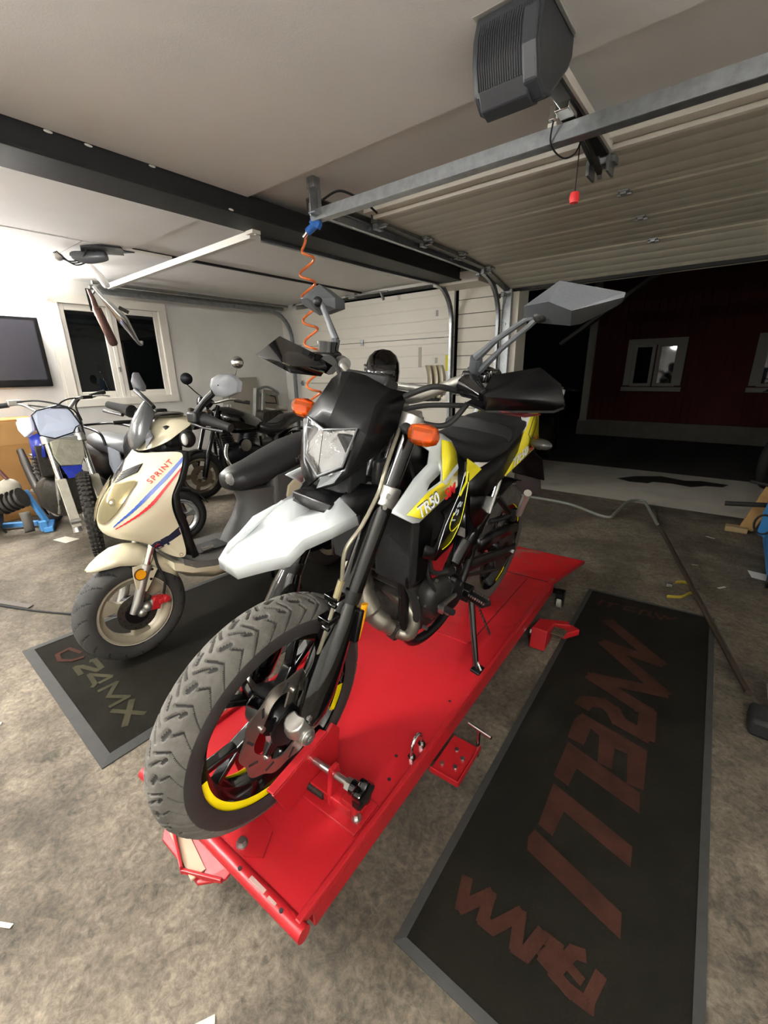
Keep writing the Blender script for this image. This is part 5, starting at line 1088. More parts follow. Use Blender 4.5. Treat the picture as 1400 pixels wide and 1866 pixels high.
# front apron (subdivided patch)
R_ = [[(-.138, 0, .925), (-.165, .10, .936), (-.215, .165, .938), (-.255, .196, .936)],
      [(-.076, 0, .871), (-.11, .105, .875), (-.165, .17, .885), (-.232, .204, .885)],
      [(-.013, 0, .811), (-.055, .11, .815), (-.118, .175, .82), (-.203, .206, .818)],
      [(.043, 0, .751), (-.002, .115, .755), (-.075, .175, .757), (-.160, .205, .763)],
      [(.078, 0, .670), (.030, .11, .672), (-.055, .17, .68), (-.160, .202, .69)],
      [(.075, 0, .612), (.015, .10, .612), (-.07, .155, .615), (-.183, .192, .622)],
      [(.02, 0, .578), (-.045, .085, .565), (-.105, .14, .545), (-.196, .184, .53)],
      [(-.08, 0, .562), (-.105, .06, .535), (-.13, .12, .49), (-.205, .172, .446)]]
vs = [p for r in R_ for p in r]; fs = [(j*4+i, j*4+i+1, (j+1)*4+i+1, (j+1)*4+i) for j in range(7) for i in range(3)]
ap = obj('front_apron', G().add(vs, fs).mirror(), cream, sc, smooth=60, sub=3, solid=0)
if sum(p.normal.x for p in ap.data.polygons) < 0: ap.data.flip_normals()
blue_m = mat('stripe_blue', '2b4d9c', .3); red_m = mat('stripe_red', 'c4242b', .3); navy = mat('stripe_navy', '1b2038', .3)
for k0, k1, m_ in (('blue', 'blue2', blue_m), ('red', 'red2', red_m)):
    for s in (1, -1):
        wrap(obj('stripe', strip([(x, y*s, z) for x, y, z in SC[k0]], [(x, y*s, z) for x, y, z in SC[k1]]), m_, ap, smooth=60), ap, .0012, 2)
nv = SC['navy']; wrap(obj('stripe', G().grid([[V(nv[0]).lerp(V(nv[3]), k/8) for k in range(9)], [V(nv[1]).lerp(V(nv[2]), k/8) for k in range(9)]]), navy, ap, smooth=60), ap, .0012, 2, proj=True)
o1, o2, o3 = (V(q) for q in SC['sprint'])
wrap(text('lettering', 'SPRINT', mat('sprint_red', 'b3392f', .4), ap, o1, o2-o1, o3-o1, .024, spacing=1.25, bold=.02, width=.128), ap, .0016, proj=True)
o1, o2, o3 = (V(q) for q in SC['gt']); xd = o2-o1; yd = V(.02, .03, .06)
wrap(text('lettering', 'GT', navy, ap, o1-V(0, 0, .022), xd, yd, .06, shear=.3, bold=.03, width=.085), ap, .0022, proj=True)
wrap(text('lettering', 'C', red_m, ap, o1-V(-.004, 0, .018)+xd*.12, xd, yd, .03, shear=.3, bold=.02), ap, .0028, proj=True)
text('lettering', 'O', mat('sketch_brown', '7c6a48', .6), ap, V(-.172, .176, .475), V(-.05, .02, .03), V(0, 0, 1), .022)
# headlight lens lying over the nose, left half traced and mirrored
H = [V(p) for p in SC['headl']]; hc = sum(H, V())/len(H)
lens_m = mat('yellowed_lens', 'b8ad85', .07, trans=.75, ior=1.3)
for s in (1, -1):
    def disc(ks): return G().grid([[V(p.x, p.y*s, p.z) for p in [hc+(q-hc)*k for q in HS]] for k in ks], closed_u=True)
    HS = spline(H, 4, closed=True)
    wrap(obj('headlight_reflector', disc((1.0, .85, .7, .5, .3, .12, .02)), mat('old_reflector', '8f8670', .22, .8, bump=.3, bscale=18), ap, smooth=60), ap, .0015)
    wrap(obj('headlight_lens', disc((1.03, .9, .7, .5, .3, .12, .02)), lens_m, ap, smooth=60), ap, .009)
    obj('headlight_bulb', G().ball(V(hc.x+.004, (hc.y+.012)*s, hc.z+.004), .020, 14, 10), mat('bulb_glass', 'e9e4d4', .1, .5), ap)
    gr = SC['grille']; gp = [V(x, y*s, z) for x, y, z in gr]
    gb = wrap(obj('grille', G().grid([[gp[0].lerp(gp[1], k/6) for k in range(7)], [gp[3].lerp(gp[2], k/6) for k in range(7)]]), black_satin, ap, smooth=60), ap, .0015, 3)
    for k in range(5):
        a = gp[0].lerp(gp[3], .12+k*.19); b2 = gp[1].lerp(gp[2], .12+k*.19)
        wrap(obj('grille_slat', strip([a.lerp(b2, q_/4) for q_ in range(5)], [a.lerp(b2, q_/4)+V(.004, 0, -.007) for q_ in range(5)]), black_gloss, ap, smooth=60), ap, .006, 1)
# inner shield, floor, belly
E_ = [(-.262, .192, .93), (-.245, .20, .88), (-.218, .203, .818), (-.178, .203, .763), (-.178, .20, .69), (-.20, .19, .622), (-.215, .182, .53), (-.235, .172, .446)]
rows = []
for x, y, z in E_:
    rows.append([(x, y, z), (x-.03, y*.92, z), (x-.01, y*.5, z), (x-.0, 0, z), (x-.01, -y*.5, z), (x-.03, -y*.92, z), (x, -y, z)])
obj('inner_shield', G().grid(rows), black_plast, sc, smooth=50, solid=.012)
obj('floorboard', G().loft([[(x, -w2, z), (x, w2, z), (x, w2+.005, z-.03), (x, w2-.02, z-.045), (x, -w2+.02, z-.045), (x, -w2-.005, z-.03)] for x, w2, z in ((-.19, .155, .455), (-.24, .165, .425), (-.33, .172, .405), (-.48, .175, .395), (-.60, .165, .395))]), mat('floor_grey', '55534e', .6, var=.2, vscale=14), sc, smooth=30)
obj('battery_hatch', G().box((-.40, 0, .408), (.16, .12, .006)), black_rub, sc, smooth=0)
obj('bulb_on_floor', G().tube([(-.34, .04, .415), (-.40, .045, .418)], [.012, .008], 10), alu, sc)
obj('belly', G().loft([[(x, -w2, zt), (x, w2, zt), (x, w2*.98, zt-.04), (x, w2*.6, zb), (x, -w2*.6, zb), (x, -w2*.98, zt-.04)] for x, w2, zt, zb in ((-.15, .15, .448, .42), (-.22, .165, .415, .34), (-.34, .175, .385, .29), (-.46, .178, .375, .28), (-.62, .17, .38, .29))]), cream, sc, smooth=50)
gsc = mat('scooter_grey', '4f4f4e', .5, bump=.04, bscale=300)
obj('seat_pedestal', G().loft([[(x0+math.cos(a)*rx*.5-rx*.5, math.sin(a)*ry, z) for a in (2*PI*k/20 for k in range(20))] for x0, rx, ry, z in ((-.47, .5, .15, .39), (-.50, .46, .14, .44), (-.56, .42, .115, .52), (-.60, .42, .10, .60), (-.585, .44, .115, .665))]), gsc, sc, smooth=60)
seat2 = mat('scooter_seat', '2a2b2d', .42, bump=.08, bscale=300)
st2 = obj('seat', G().loft([oval(-.535, .035, .74, .69), oval(-.55, .075, .765, .672), oval(-.60, .105, .785, .66), oval(-.70, .125, .805, .668), oval(-.82, .135, .845, .70), oval(-.95, .135, .885, .735), oval(-1.10, .125, .91, .78), oval(-1.22, .10, .915, .82), oval(-1.27, .05, .90, .84)]), seat2, sc, smooth=60)
obj('seat_nose_patch', G().ball((-.553, .028, .727), .045, 14, 8, (.45, .95, .85)), mat('worn_silver', '9a9a98', .4, .3), st2)
text('lettering', 'MX', alu, st2, V(-.90, .139, .775), V(-.10, -.002, .03), V(0, .03, 1), .04)
for s in (1, -1):
    obj('rear_side_panel', G().add([(-.80, .13*s, .68), (-.95, .145*s, .72), (-1.15, .14*s, .78), (-1.30, .10*s, .82), (-1.32, .09*s, .74), (-1.15, .15*s, .60), (-.95, .155*s, .52), (-.80, .14*s, .52)], [(0, 1, 6, 7), (1, 2, 5, 6), (2, 3, 4, 5)]), cream, sc, smooth=50, sub=1, solid=.004)
obj('under_seat', G().box((-1.0, 0, .60), (.5, .24, .30)), gsc, sc, bevel=.03)
obj('engine', G().tube([(-.62, 0, .32), (-.85, .02, .29), (-1.05, .05, .26), (-1.25, .08, .24)], [.08, .09, .09, .06], 16), dark_metal, sc)
obj('rear_tyre', moved(tyre(.237, .11, .05, 120, 16), (-1.25, 0, .237)), side_rub, sc, smooth=40)
obj('rear_rim', at(rim_mesh(.158, .085, .128), (-1.25, 0, .237)), cream_rim, sc, smooth=40)
obj('rear_spoke_disc', G().cyl((-1.25, -.02, .237), (-1.25, .02, .237), .13, n=28), dark_metal, sc)
obj('centre_stand', G().tube([(-.80, .05, .28), (-.86, .13, .013)], .012, 10).tube([(-.80, -.05, .28), (-.86, -.13, .013)], .012, 10).cyl((-.80, -.06, .28), (-.80, .06, .28), .012, n=10), dark_metal, sc)
# headset
hs = [[(-.145, 0, .935), (-.150, .06, .940), (-.19, .095, .955), (-.24, .115, .975)],
      [(-.165, 0, .985), (-.180, .06, .990), (-.225, .105, 1.0), (-.28, .125, 1.005)],
      [(-.21, 0, 1.045), (-.23, .06, 1.045), (-.28, .11, 1.035), (-.335, .125, 1.03)],
      [(-.26, 0, 1.075), (-.28, .05, 1.073), (-.32, .09, 1.06), (-.36, .11, 1.045)],
      [(-.36, 0, 1.075), (-.365, .05, 1.07), (-.38, .08, 1.055), (-.39, .10, 1.03)]]
obj('headset_cover', G().add([p for r in hs for p in r], [(j*4+i, j*4+i+1, (j+1)*4+i+1, (j+1)*4+i) for j in range(4) for i in range(3)]).mirror(), cream, sc, smooth=60, sub=2, solid=.003)
vis = [[(-.128, 0, .935), (-.135, .045, .95), (-.16, .075, .985)], [(-.120, 0, .985), (-.130, .055, .99), (-.17, .085, 1.01)], [(-.145, 0, 1.055), (-.155, .055, 1.055), (-.195, .075, 1.05)], [(-.195, 0, 1.125), (-.20, .04, 1.118), (-.225, .06, 1.085)], [(-.215, 0, 1.145), (-.218, .02, 1.138), (-.232, .045, 1.10)]]
obj('visor', G().add([p for r in vis for p in r], [(j*3+i, j*3+i+1, (j+1)*3+i+1, (j+1)*3+i) for j in range(4) for i in range(2)]).mirror(), mat('visor_grey', '3a3c3e', .25, coat=.4), sc, smooth=50, sub=2, solid=.004)
obj('visor_wing', G().plate([(-.165, .066, .99), (-.18, .088, 1.03), (-.19, .092, 1.0), (-.155, .075, .95)], (.006, .006, 0)), mat('visor_wing_grey', '5a5c5f', .3), sc, smooth=0, bevel=.003)
obj('dash', G().ball((-.30, 0, 1.078), .085, 18, 8, (.8, 1.0, .16)), black_gloss, sc)
obj('headset_core', G().box((-.30, 0, .99), (.13, .19, .10)).box((-.27, .0, .94), (.10, .14, .06)), black_plast, sc, bevel=.02)
for s in (1, -1):
    il = obj('indicator', G().ball((-.288, .148*s, .978), .026, 16, 10, (.5, .7, 1)), mat('clear_lens', 'c9ccc8', .1, .2, coat=.5), sc)
    obj('indicator_shell', G().ball((-.31, .13*s, .978), .05, 16, 10, (.7, .7, .8)), black_plast, sc)
    if s > 0: obj('grip', G().tube([(-.345, .15*s, 1.062), (-.365, .22*s, 1.058), (-.372, .30*s, 1.045), (-.385, .36*s, 1.03)], [.03, .026, .017, .018], 12), black_rub, sc)
    if s > 0: obj('brake_lever', G().tube([(-.32, .17*s, 1.045), (-.325, .26*s, 1.03), (-.35, .36*s, 1.02)], [.008, .006, .008], 8), black_satin, sc)
    obj('switch_block', G().box((-.345, .175*s, 1.07), (.06, .07, .045)), black_plast, sc, bevel=.008)
mg = mat('mirror_grey', '65676a', .5, bump=.04, bscale=300)
M1 = [V(p) for p in SC['mirL']]; mc = sum(M1, V())/len(M1)
ml_ = obj('mirror', G().grid([[mc+(p-mc)*k+V(.018, -.01, 0)*q for p in M1] for k, q in ((.05, 1), (.45, .9), (.8, .55), (.96, .15), (1.0, 0), (.97, -.9))], closed_u=True), mg, sc, smooth=60)
obj('mirror_glass', G().add([mc+(p-mc)*.96+V(-.016, .009, 0) for p in M1], [tuple(range(8))]), chrome, ml_, smooth=0)
obj('mirror_stem', G().tube(spline([(-.345, .155, 1.07)]+SC['stemL'], 4), .0135, 10), black_plast, ml_)
M2 = [V(p) for p in SC['mirR']]; mc = sum(M2, V())/len(M2)
mr_ = obj('mirror', G().grid([[mc+(p-mc)*k+V(.02, .012, 0)*q for p in M2] for k, q in ((.05, 1), (.5, .9), (.85, .5), (1.0, 0), (.97, -.9))], closed_u=True, cap=True), mg, sc, smooth=60)
obj('mirror_stem', G().tube(spline(SC['stemR'], 4), .011, 10), black_plast, mr_)
obj('grip', G().tube([SC['gripR'][0], SC['gripR'][1], SC['gripR'][2]], [.03, .02, .017], 12), black_rub, sc)
obj('brake_lever', G().tube([(-.19, -.19, 1.075), (-.17, -.28, 1.085), (-.17, -.34, 1.09)], [.008, .006, .008], 8), black_satin, sc)
obj('bar_shroud', G().tube([(-.30, -.12, 1.05), (-.25, -.18, 1.075)], [.035, .03], 12), black_plast, sc)
DB = {
    'plate': [(-0.2, -0.182, 1.011), (-0.2, -0.149, 1.041), (-0.22, -0.016, 1.067), (-0.22, 0.035, 1.053), (-0.2, 0.081, 0.928), (-0.19, 0.049, 0.913), (-0.19, 0.025, 0.877), (-0.18, -0.09, 0.849), (-0.18, -0.172, 0.881)],
    'pad': [(-0.15, -0.128, 0.834), (-0.14, -0.074, 0.847), (-0.14, 0.02, 0.835), (-0.15, 0.066, 0.817), (-0.13, 0.053, 0.715), (-0.12, 0.018, 0.654), (-0.11, -0.106, 0.668), (-0.12, -0.13, 0.736)],
    'blue': [(-0.12, -0.107, 0.663), (-0.12, 0.018, 0.654), (-0.08, -0.013, 0.586), (-0.08, -0.086, 0.58)],
    'shr': [(-0.42, -0.192, 0.848), (-0.36, -0.123, 0.888), (-0.32, -0.143, 0.711), (-0.42, -0.2, 0.697)],
    'whi': [(-0.5, -0.211, 0.949), (-0.48, -0.175, 0.977), (-0.4, -0.142, 0.979), (-0.38, -0.147, 0.889), (-0.44, -0.189, 0.843), (-0.5, -0.206, 0.89)],
    'legR': [(-0.24, -0.142, 0.865), (-0.23, -0.142, 0.817), (-0.13, -0.139, 0.579), (-0.08, -0.137, 0.46), (0.0, -0.135, 0.247), (0.01, -0.123, 0.172)],
    'legL': [(-0.24, 0.084, 0.858), (-0.15, 0.042, 0.666), (-0.1, 0.046, 0.547), (-0.04, 0.063, 0.418), (0.02, 0.086, 0.261)],
    'bar': [(-0.42, -0.338, 1.067), (-0.38, -0.259, 1.077), (-0.34, -0.192, 1.078), (-0.28, -0.124, 1.028), (-0.26, -0.037, 1.015), (-0.28, 0.052, 1.034), (-0.34, 0.131, 1.096), (-0.4, 0.238, 1.109), (-0.45, 0.35, 1.135)],
    'lev': [(-0.38, 0.243, 1.109), (-0.36, 0.301, 1.115), (-0.36, 0.355, 1.104)],
}
# ================================================================== other vehicles
def vehicle(name, label, cat, loc, head, lean=0):
    t = thing(name, label, cat)
    h = math.radians(head); l = math.radians(lean)
    f = V(math.sin(h), -math.cos(h), 0); le_ = V(math.cos(h), math.sin(h), 0); u = V(0, 0, 1)
    a = le_*math.cos(l)-u*math.sin(l); b_ = le_*math.sin(l)+u*math.cos(l)
    M = Matrix((f, a, b_)).transposed().to_4x4(); M.translation = loc; t.matrix_world = M
    return t
def steer(g, ang, c):
    """turn a G about the vertical axis through c"""
    M = Matrix.Rotation(math.radians(ang), 3, 'Z'); c = V(c); g.v = [tuple(c+M @ (V(p)-c)) for p in g.v]; return g
# ---- blue and white dirt bike
db = vehicle('dirt_bike', 'blue and white dirt bike with pale number plate by the cardboard', 'motorcycle', (-3.45, 1.0, 0), 87)
YC = -.03
pale = mat('plate_pale_blue', 'b9c3d6', .35); dblue = mat('dirt_blue', '1e2c86', .3); dwhite = mat('dirt_white', 'c9cad6', .35); worn = mat('worn_white', 'a9a494', .6, var=.25, vscale=14)
tyre_d = obj('front_tyre', moved(tyre(.30, .075, .04, 90, 14), (0.02, YC, .32)), mat('knobbly_rubber', '33302c', .9, var=.3, vscale=20), db, smooth=40)
g = G(); random.seed(3)
for k in range(48):
    a = 2*PI*k/48
    for j, (yy, rr_) in enumerate(((-.030, .288), (-.011, .300), (.011, .300), (.030, .288))):
        aa = a+(.5 if j in (1, 2) else 0)*2*PI/48
        g.box((.02+rr_*math.cos(aa), YC+yy, .32+rr_*math.sin(aa)), (.016, .014, .018), rot=(0, -aa+PI/2, 0))
kb = obj('tread_knobs', g, MATS['knobbly_rubber'], tyre_d, smooth=0); kb['kind'] = 'stuff'
obj('front_rim', G().lathe([(.225, -.02), (.240, -.022), (.240, .022), (.225, .02)], (.02, YC, .32), (0, 1, 0), 36, closed=True), alu, db)
for k in range(18):
    a = 2*PI*k/18; obj('wire_spoke', G().cyl((.02+.03*math.cos(a), YC+(.03 if k % 2 else -.03), .32+.03*math.sin(a)), (.02+.23*math.cos(a+.15), YC, .32+.23*math.sin(a+.15)), .002, n=5), steel, db, smooth=0)
obj('front_hub', G().cyl((.02, YC-.05, .32), (.02, YC+.05, .32), .03, n=16), alu, db)
for s, K in ((-1, 'legR'), (1, 'legL')):
    y = YC+.10*s
    ch = obj('fork_tube', G().tube([(-.25, y, .90), (-.12, y, .575)], .0205, 14), chrome, db)
    lg = obj('fork_guard', G().loft([[(x-.025, y-.022, z), (x+.03, y-.03, z), (x+.03, y+.03, z), (x-.025, y+.022, z)] for x, z in ((-.12, .58), (-.10, .54), (-.02, .33), (.005, .26))]), worn, db, smooth=20, bevel=.004)
    obj('axle_lug', G().tube([(.0, y, .28), (.018, y, .22)], [.024, .028], 12).cyl((.02, y-.03, .30), (.02, y+.03, .30), .018, n=12), alu, db)
    obj('fork_clamp', G().cyl((-.235, y, .86), (-.215, y, .81), .034, n=14), alu, db)
obj('clamp_bridge', G().box((-.23, YC, .835), (.06, .22, .03)), alu, db, bevel=.004)
npz = obj('number_plate', G().add([(x+.004, y, z) for x, y, z in DB['plate']], [tuple(range(9))]), pale, db, smooth=0, solid=.004)
obj('plate_rim', G().tube([(x+.006, y, z) for x, y, z in DB['plate']], .0045, 6, closed=True), dark_metal, npz)
obj('front_pad', G().add(DB['pad'], [tuple(range(8))]), mat('stained_grey', '8f8d7c', .7, var=.3, vscale=20, bump=.1), db, smooth=0, solid=.02, bevel=.008)
obj('front_fender', G().add(DB['blue'], [(0, 1, 2, 3)]), dblue, db, smooth=0, solid=.004)
for s in (1, -1):
    fl = lambda P: [(x, YC+(y-YC)*(-s), z) for x, y, z in P]
    obj('radiator_shroud', G().add(fl(DB['shr'])+fl([(-.62, -.15, .74), (-.62, -.14, .86)]), [(0, 1, 2, 3), (0, 3, 4, 5)]), dblue, db, smooth=30, solid=.01)
    obj('tank_panel', G().add(fl(DB['whi']), [tuple(range(6))]), dwhite, db, smooth=0, solid=.03, bevel=.01)
obj('fuel_tank', G().loft([oval(-.34, .07, .97, .80), oval(-.42, .11, 1.0, .78), oval(-.55, .11, .98, .76), oval(-.68, .08, .90, .76)]), dwhite, db, smooth=60)
obj('seat', G().loft([oval(-.52, .05, .96, .90), oval(-.62, .08, .95, .86), oval(-.90, .085, .92, .84), oval(-1.15, .08, .93, .85), oval(-1.25, .05, .93, .88)]), dblue, db, smooth=60)
obj('rear_fender', G().loft([oval(-1.1, .08, .87, .82), oval(-1.3, .085, .89, .86), oval(-1.5, .07, .91, .89)]), dwhite, db, smooth=60)
obj('handlebar', G().tube(spline([(x, y, z) for x, y, z in DB['bar']], 5), .0115, 10), alu, db)
for a_, b_ in ((0, 1), (7, 8)):
    obj('grip', G().tube([DB['bar'][a_], DB['bar'][b_]], .017, 12), black_rub, db)
obj('lever', G().tube(DB['lev'], .006, 8), alu, db)
obj('master_cylinder', G().box((-.36, -.225, 1.09), (.04, .08, .035)), alu, db, bevel=.005)
obj('clutch_perch', G().box((-.37, .20, 1.105), (.03, .08, .025)), black_satin, db, bevel=.004)
for P_ in ([(-.37, -.24, 1.09), (-.25, -.12, 1.10), (-.15, .0, 1.06), (-.17, .05, 1.0)], [(-.37, .18, 1.10), (-.28, .06, 1.10), (-.22, -.02, 1.06), (-.30, -.05, .95)], [(-.38, -.20, 1.08), (-.22, -.08, 1.055), (-.19, .06, 1.03), (-.22, .10, .85)], [(-.36, .16, 1.10), (-.28, .10, 1.05), (-.25, .11, .95)]):
    obj('cable', G().tube(spline(P_, 6), .0055, 8), black_rub, db)
obj('engine', G().loft([oval(-.38, .12, .52, .28, flat=3), oval(-.46, .19, .56, .22, flat=3), oval(-.68, .20, .52, .22, flat=3), oval(-.80, .12, .46, .28, flat=3)]), grimy, db, smooth=40)
cy2 = obj('cylinder', G().box((-.48, YC-.03, .64), (.16, .22, .18)), grimy, db, bevel=.01)
for k in range(6): obj('cooling_fin', G().box((-.48, YC-.03, .57+k*.028), (.20, .27, .008)), grimy, cy2, smooth=0)
obj('radiator', G().box((-.36, YC-.10, .68), (.03, .11, .22)), grimy, db, bevel=.005)
obj('exhaust_pipe', G().tube(spline([(-.50, -.06, .60), (-.52, -.11, .50), (-.55, -.15, .40), (-.65, -.17, .38), (-.85, -.17, .48), (-1.1, -.16, .68)], 5), [.018]*6+[.022]*6+[.03]*6+[.03]*6+[.025]*2, 12), mat('old_pipe', '2f2b27', .55, .6, var=.3, vscale=12), db)
for s in (1, -1):
    obj('frame_tube', G().tube(spline([(-.28, YC, .86), (-.36, YC+.06*s, .60), (-.42, YC+.09*s, .30), (-.60, YC+.10*s, .23), (-.82, YC+.10*s, .32), (-.80, YC+.10*s, .62), (-.60, YC+.07*s, .80)], 5), .015, 10), alu, db)
    obj('swingarm', G().tube([(-.82, YC+.09*s, .36), (-1.25, YC+.10*s, .30)], .022, 10), alu, db)
obj('rear_tyre', moved(tyre(.29, .10, .05, 80, 14), (-1.25, YC, .29)), MATS['knobbly_rubber'], db, smooth=40)
obj('rear_rim', G().lathe([(.20, -.025), (.215, -.03), (.215, .03), (.20, .025)], (-1.25, YC, .29), (0, 1, 0), 32, closed=True), alu, db)
obj('side_case', G().lathe([(0, .04), (.06, .036), (.085, .01), (.09, -.02)], (-.60, -.14, .34), (0, -1, 0), 24), alu, db)
Wc = Matrix.Translation((.02, YC, 0)); Ws = Wc @ Matrix.Rotation(math.radians(-14), 4, 'Z') @ Wc.inverted()
for o in list(db.children):
    if o.name.split('.')[0] in ('front_tyre', 'front_rim', 'wire_spoke', 'front_hub'): o.matrix_local = Ws
# ---- grey moped parked alongside
mo = vehicle('moped', 'grey moped with dark seat and rear rack between dirt bike and scooter', 'moped', (-3.24, 1.49, 0), 98)
mgrey = mat('moped_grey', '8b9098', .4, coat=.2); mseat = mat('moped_seat', '6b6c6e', .45, bump=.05, bscale=300)
me = tyre(.205, .085, .04, 90, 16); me.transform(Matrix.Translation((0, 0, .205)) @ Matrix.Rotation(math.radians(70), 4, 'Z'))
mt = obj('front_tyre', me, black_rub, mo, smooth=40)
obj('front_rim', steer(at(rim_mesh(.138, .07, .112), (0, 0, .205)), 70, (0, 0, 0)), mat('moped_rim', 'b4b6b8', .25, .8), mo, smooth=40)
for k in range(3):
    a = math.radians(10+120*k); e = V(math.cos(a), 0, math.sin(a)); q = V(-e.z, 0, e.x); c0 = V(0, 0, .205)
    obj('spoke', steer(G().loft([[c0+e*r+q*w_+V(0, y, 0) for w_, y in ((-w2, -.02), (w2, -.02), (w2, .025), (-w2, .025))] for r, w2 in ((.02, .02), (.07, .016), (.118, .03))]), 70, (0, 0, 0)), MATS['moped_rim'], mo, smooth=30, bevel=.005)
obj('front_hub', steer(G().cyl((0, -.05, .205), (0, .05, .205), .04, n=20), 70, (0, 0, 0)), dark_metal, mo)
obj('fork', G().tube([(-.17, .06, .62), (-.03, .07, .22)], .018, 10).tube([(-.17, -.06, .62), (-.03, -.07, .22)], .018, 10).cyl((-.18, -.07, .60), (-.18, .07, .60), .02, n=10), black_satin, mo)
obj('front_mudguard', steer(G().grid([[(.23*math.cos(a), y, .205+.23*math.sin(a)) for a in (math.radians(20+k*14) for k in range(11))] for y in (-.05, 0, .05)]), 70, (0, 0, 0)), black_plast, mo, smooth=50, solid=.004)
obj('leg_shield', G().loft([oval(-.16, .05, .95, .70), oval(-.20, .16, .95, .55), oval(-.27, .18, .90, .42), oval(-.30, .16, .80, .38)]), black_plast, mo, smooth=60)
obj('handlebar', G().tube(spline([(-.28, .20, .93), (-.25, .12, .93), (-.22, 0, .92), (-.25, -.12, .93), (-.28, -.20, .93)], 5), .014, 10), black_satin, mo)
obj('floorboard', G().box((-.42, 0, .32), (.34, .28, .06)), black_plast, mo, bevel=.015)
obj('body', G().loft([oval(-.45, .06, .62, .34), oval(-.52, .11, .68, .34), oval(-.70, .14, .70, .38), oval(-.95, .13, .72, .46), oval(-1.15, .08, .72, .56)]), black_satin, mo, smooth=60)
obj('side_cover', G().add([(-.40, .13, .70), (-.50, .152, .74), (-.52, .155, .60), (-.46, .15, .45), (-.39, .13, .50)], [(0, 1, 2, 3, 4)]), mgrey, mo, smooth=0, solid=.02, bevel=.008)
obj('side_cover', G().add([(-.40, -.13, .70), (-.50, -.152, .74), (-.52, -.155, .60), (-.46, -.15, .45), (-.39, -.13, .50)], [(0, 1, 2, 3, 4)]), mgrey, mo, smooth=0, solid=.02, bevel=.008)
obj('seat', G().loft([oval(-.40, .06, .755, .70), oval(-.44, .11, .775, .665), oval(-.55, .135, .785, .64), oval(-.75, .14, .80, .66), oval(-.90, .12, .81, .70), oval(-.96, .07, .80, .73)]), mseat, mo, smooth=60)
obj('rear_rack', G().tube(spline([(-.55, .15, .74), (-.60, .15, .83), (-.85, .13, .865), (-1.05, .10, .86), (-1.05, -.10, .86), (-.85, -.13, .865), (-.60, -.15, .83), (-.55, -.15, .74)], 5), .010, 10), dark_metal, mo)
obj('rear_tyre', moved(tyre(.205, .085, .04, 60, 12), (-1.12, 0, .205)), black_rub, mo, smooth=40)
obj('rear_hub', G().cyl((-1.12, -.04, .205), (-1.12, .04, .205), .12, n=24), dark_metal, mo)
obj('rear_swingarm', G().tube([(-.70, .10, .36), (-1.12, .10, .21)], .03, 10).tube([(-.70, -.10, .36), (-1.12, -.10, .21)], .03, 10).cyl((-.70, -.10, .36), (-.70, .10, .36), .03, n=10), dark_metal, mo)
# ---- black cruiser
cr = vehicle('cruiser_motorcycle', 'black cruiser motorcycle with chrome round mirrors parked behind the scooter', 'motorcycle', (-4.23, 2.10, 0), 0)
me = tyre(.255, .10, .05, 90, 16); me.transform(Matrix.Translation((-.13, 0, .255)) @ Matrix.Rotation(math.radians(-12), 4, 'Z'))
obj('front_tyre', me, black_rub, cr, smooth=40)
tan = mat('rim_tan', '8a8070', .35, .7, var=.3, vscale=10)
rmc = obj('front_rim', steer(at(rim_mesh(.182, .07, .155), (-.13, 0, .255)), -12, (-.13, 0, 0)), tan, cr, smooth=40)
for k in range(5):
    a = 2*PI*k/5; obj('spoke', steer(G().bar((-.13+.03*math.cos(a), 0, .255+.03*math.sin(a)), (-.13+.16*math.cos(a), 0, .255+.16*math.sin(a)), .03, .045, up=(-math.sin(a), 0, math.cos(a))), -12, (-.13, 0, 0)), tan, rmc, bevel=.005)
obj('brake_disc', steer(G().lathe([(.06, .05), (.11, .05), (.11, .055), (.06, .055)], (-.13, 0, .255), (0, 1, 0), 40, closed=True), -12, (-.13, 0, 0)), mat('rusty_disc', '7d6f5e', .4, .8), cr)
for s in (1, -1):
    obj('fork_leg', G().tube([(-.38, .095*s, .95), (-.22, .095*s, .52), (-.21, .095*s, .50), (-.13, .09*s, .25)], [.02, .02, .028, .026], 12), black_gloss if s < 0 else mat('fork_dark', '1b1c1e', .25, .7), cr)
obj('headlight', G().lathe([(.0, .09), (.075, .085), (.08, .06), (.07, -.02), (.03, -.06)], (-.20, 0, .80), (1, 0, 0), 24), black_gloss, cr)
obj('front_fender', G().grid([[(-.13+.28*math.cos(a), y, .255+(.28-.3*abs(y))*math.sin(a)) for a in (math.radians(55+k*11) for k in range(9))] for y in (-.06, -.03, 0, .03, .06)]), black_gloss, cr, smooth=60, solid=.004)
for s in (1, -1):
    obj('gauge_pod', G().lathe([(.0, .03), (.05, .028), (.055, .0), (.04, -.05), (.01, -.06)], (-.30, .055*s, .99), (-.5, 0, .86), 20), black_gloss, cr)
    obj('indicator', G().lathe([(0, .025), (.026, .02), (.03, 0), (.02, -.03)], (-.22, .16*s, .90), (1, 0, 0), 16), mat('indicator_dark', '3a3028', .2, coat=.5), cr)
    mr_ = obj('mirror', G().lathe([(0, .012), (.045, .010), (.056, .002), (.056, -.004), (0, -.006)], (-.42 if s > 0 else -.15, (.46 if s > 0 else -.02), 1.355 if s > 0 else 1.215), (.5, .86, .0), 28), chrome if s > 0 else dark_metal, cr)
    obj('mirror_stem', G().tube([(-.42, .24*s, 1.01), (-.42 if s > 0 else -.28, .34 if s > 0 else -.14, 1.15 if s > 0 else 1.09), (-.42 if s > 0 else -.15, .45 if s > 0 else -.03, 1.31 if s > 0 else 1.165)], .006, 8), chrome if s > 0 else dark_metal, mr_)
    obj('grip', G().tube([(-.46, .27*s, 1.0), (-.58, .36*s, .97)], .018, 12), black_rub, cr)
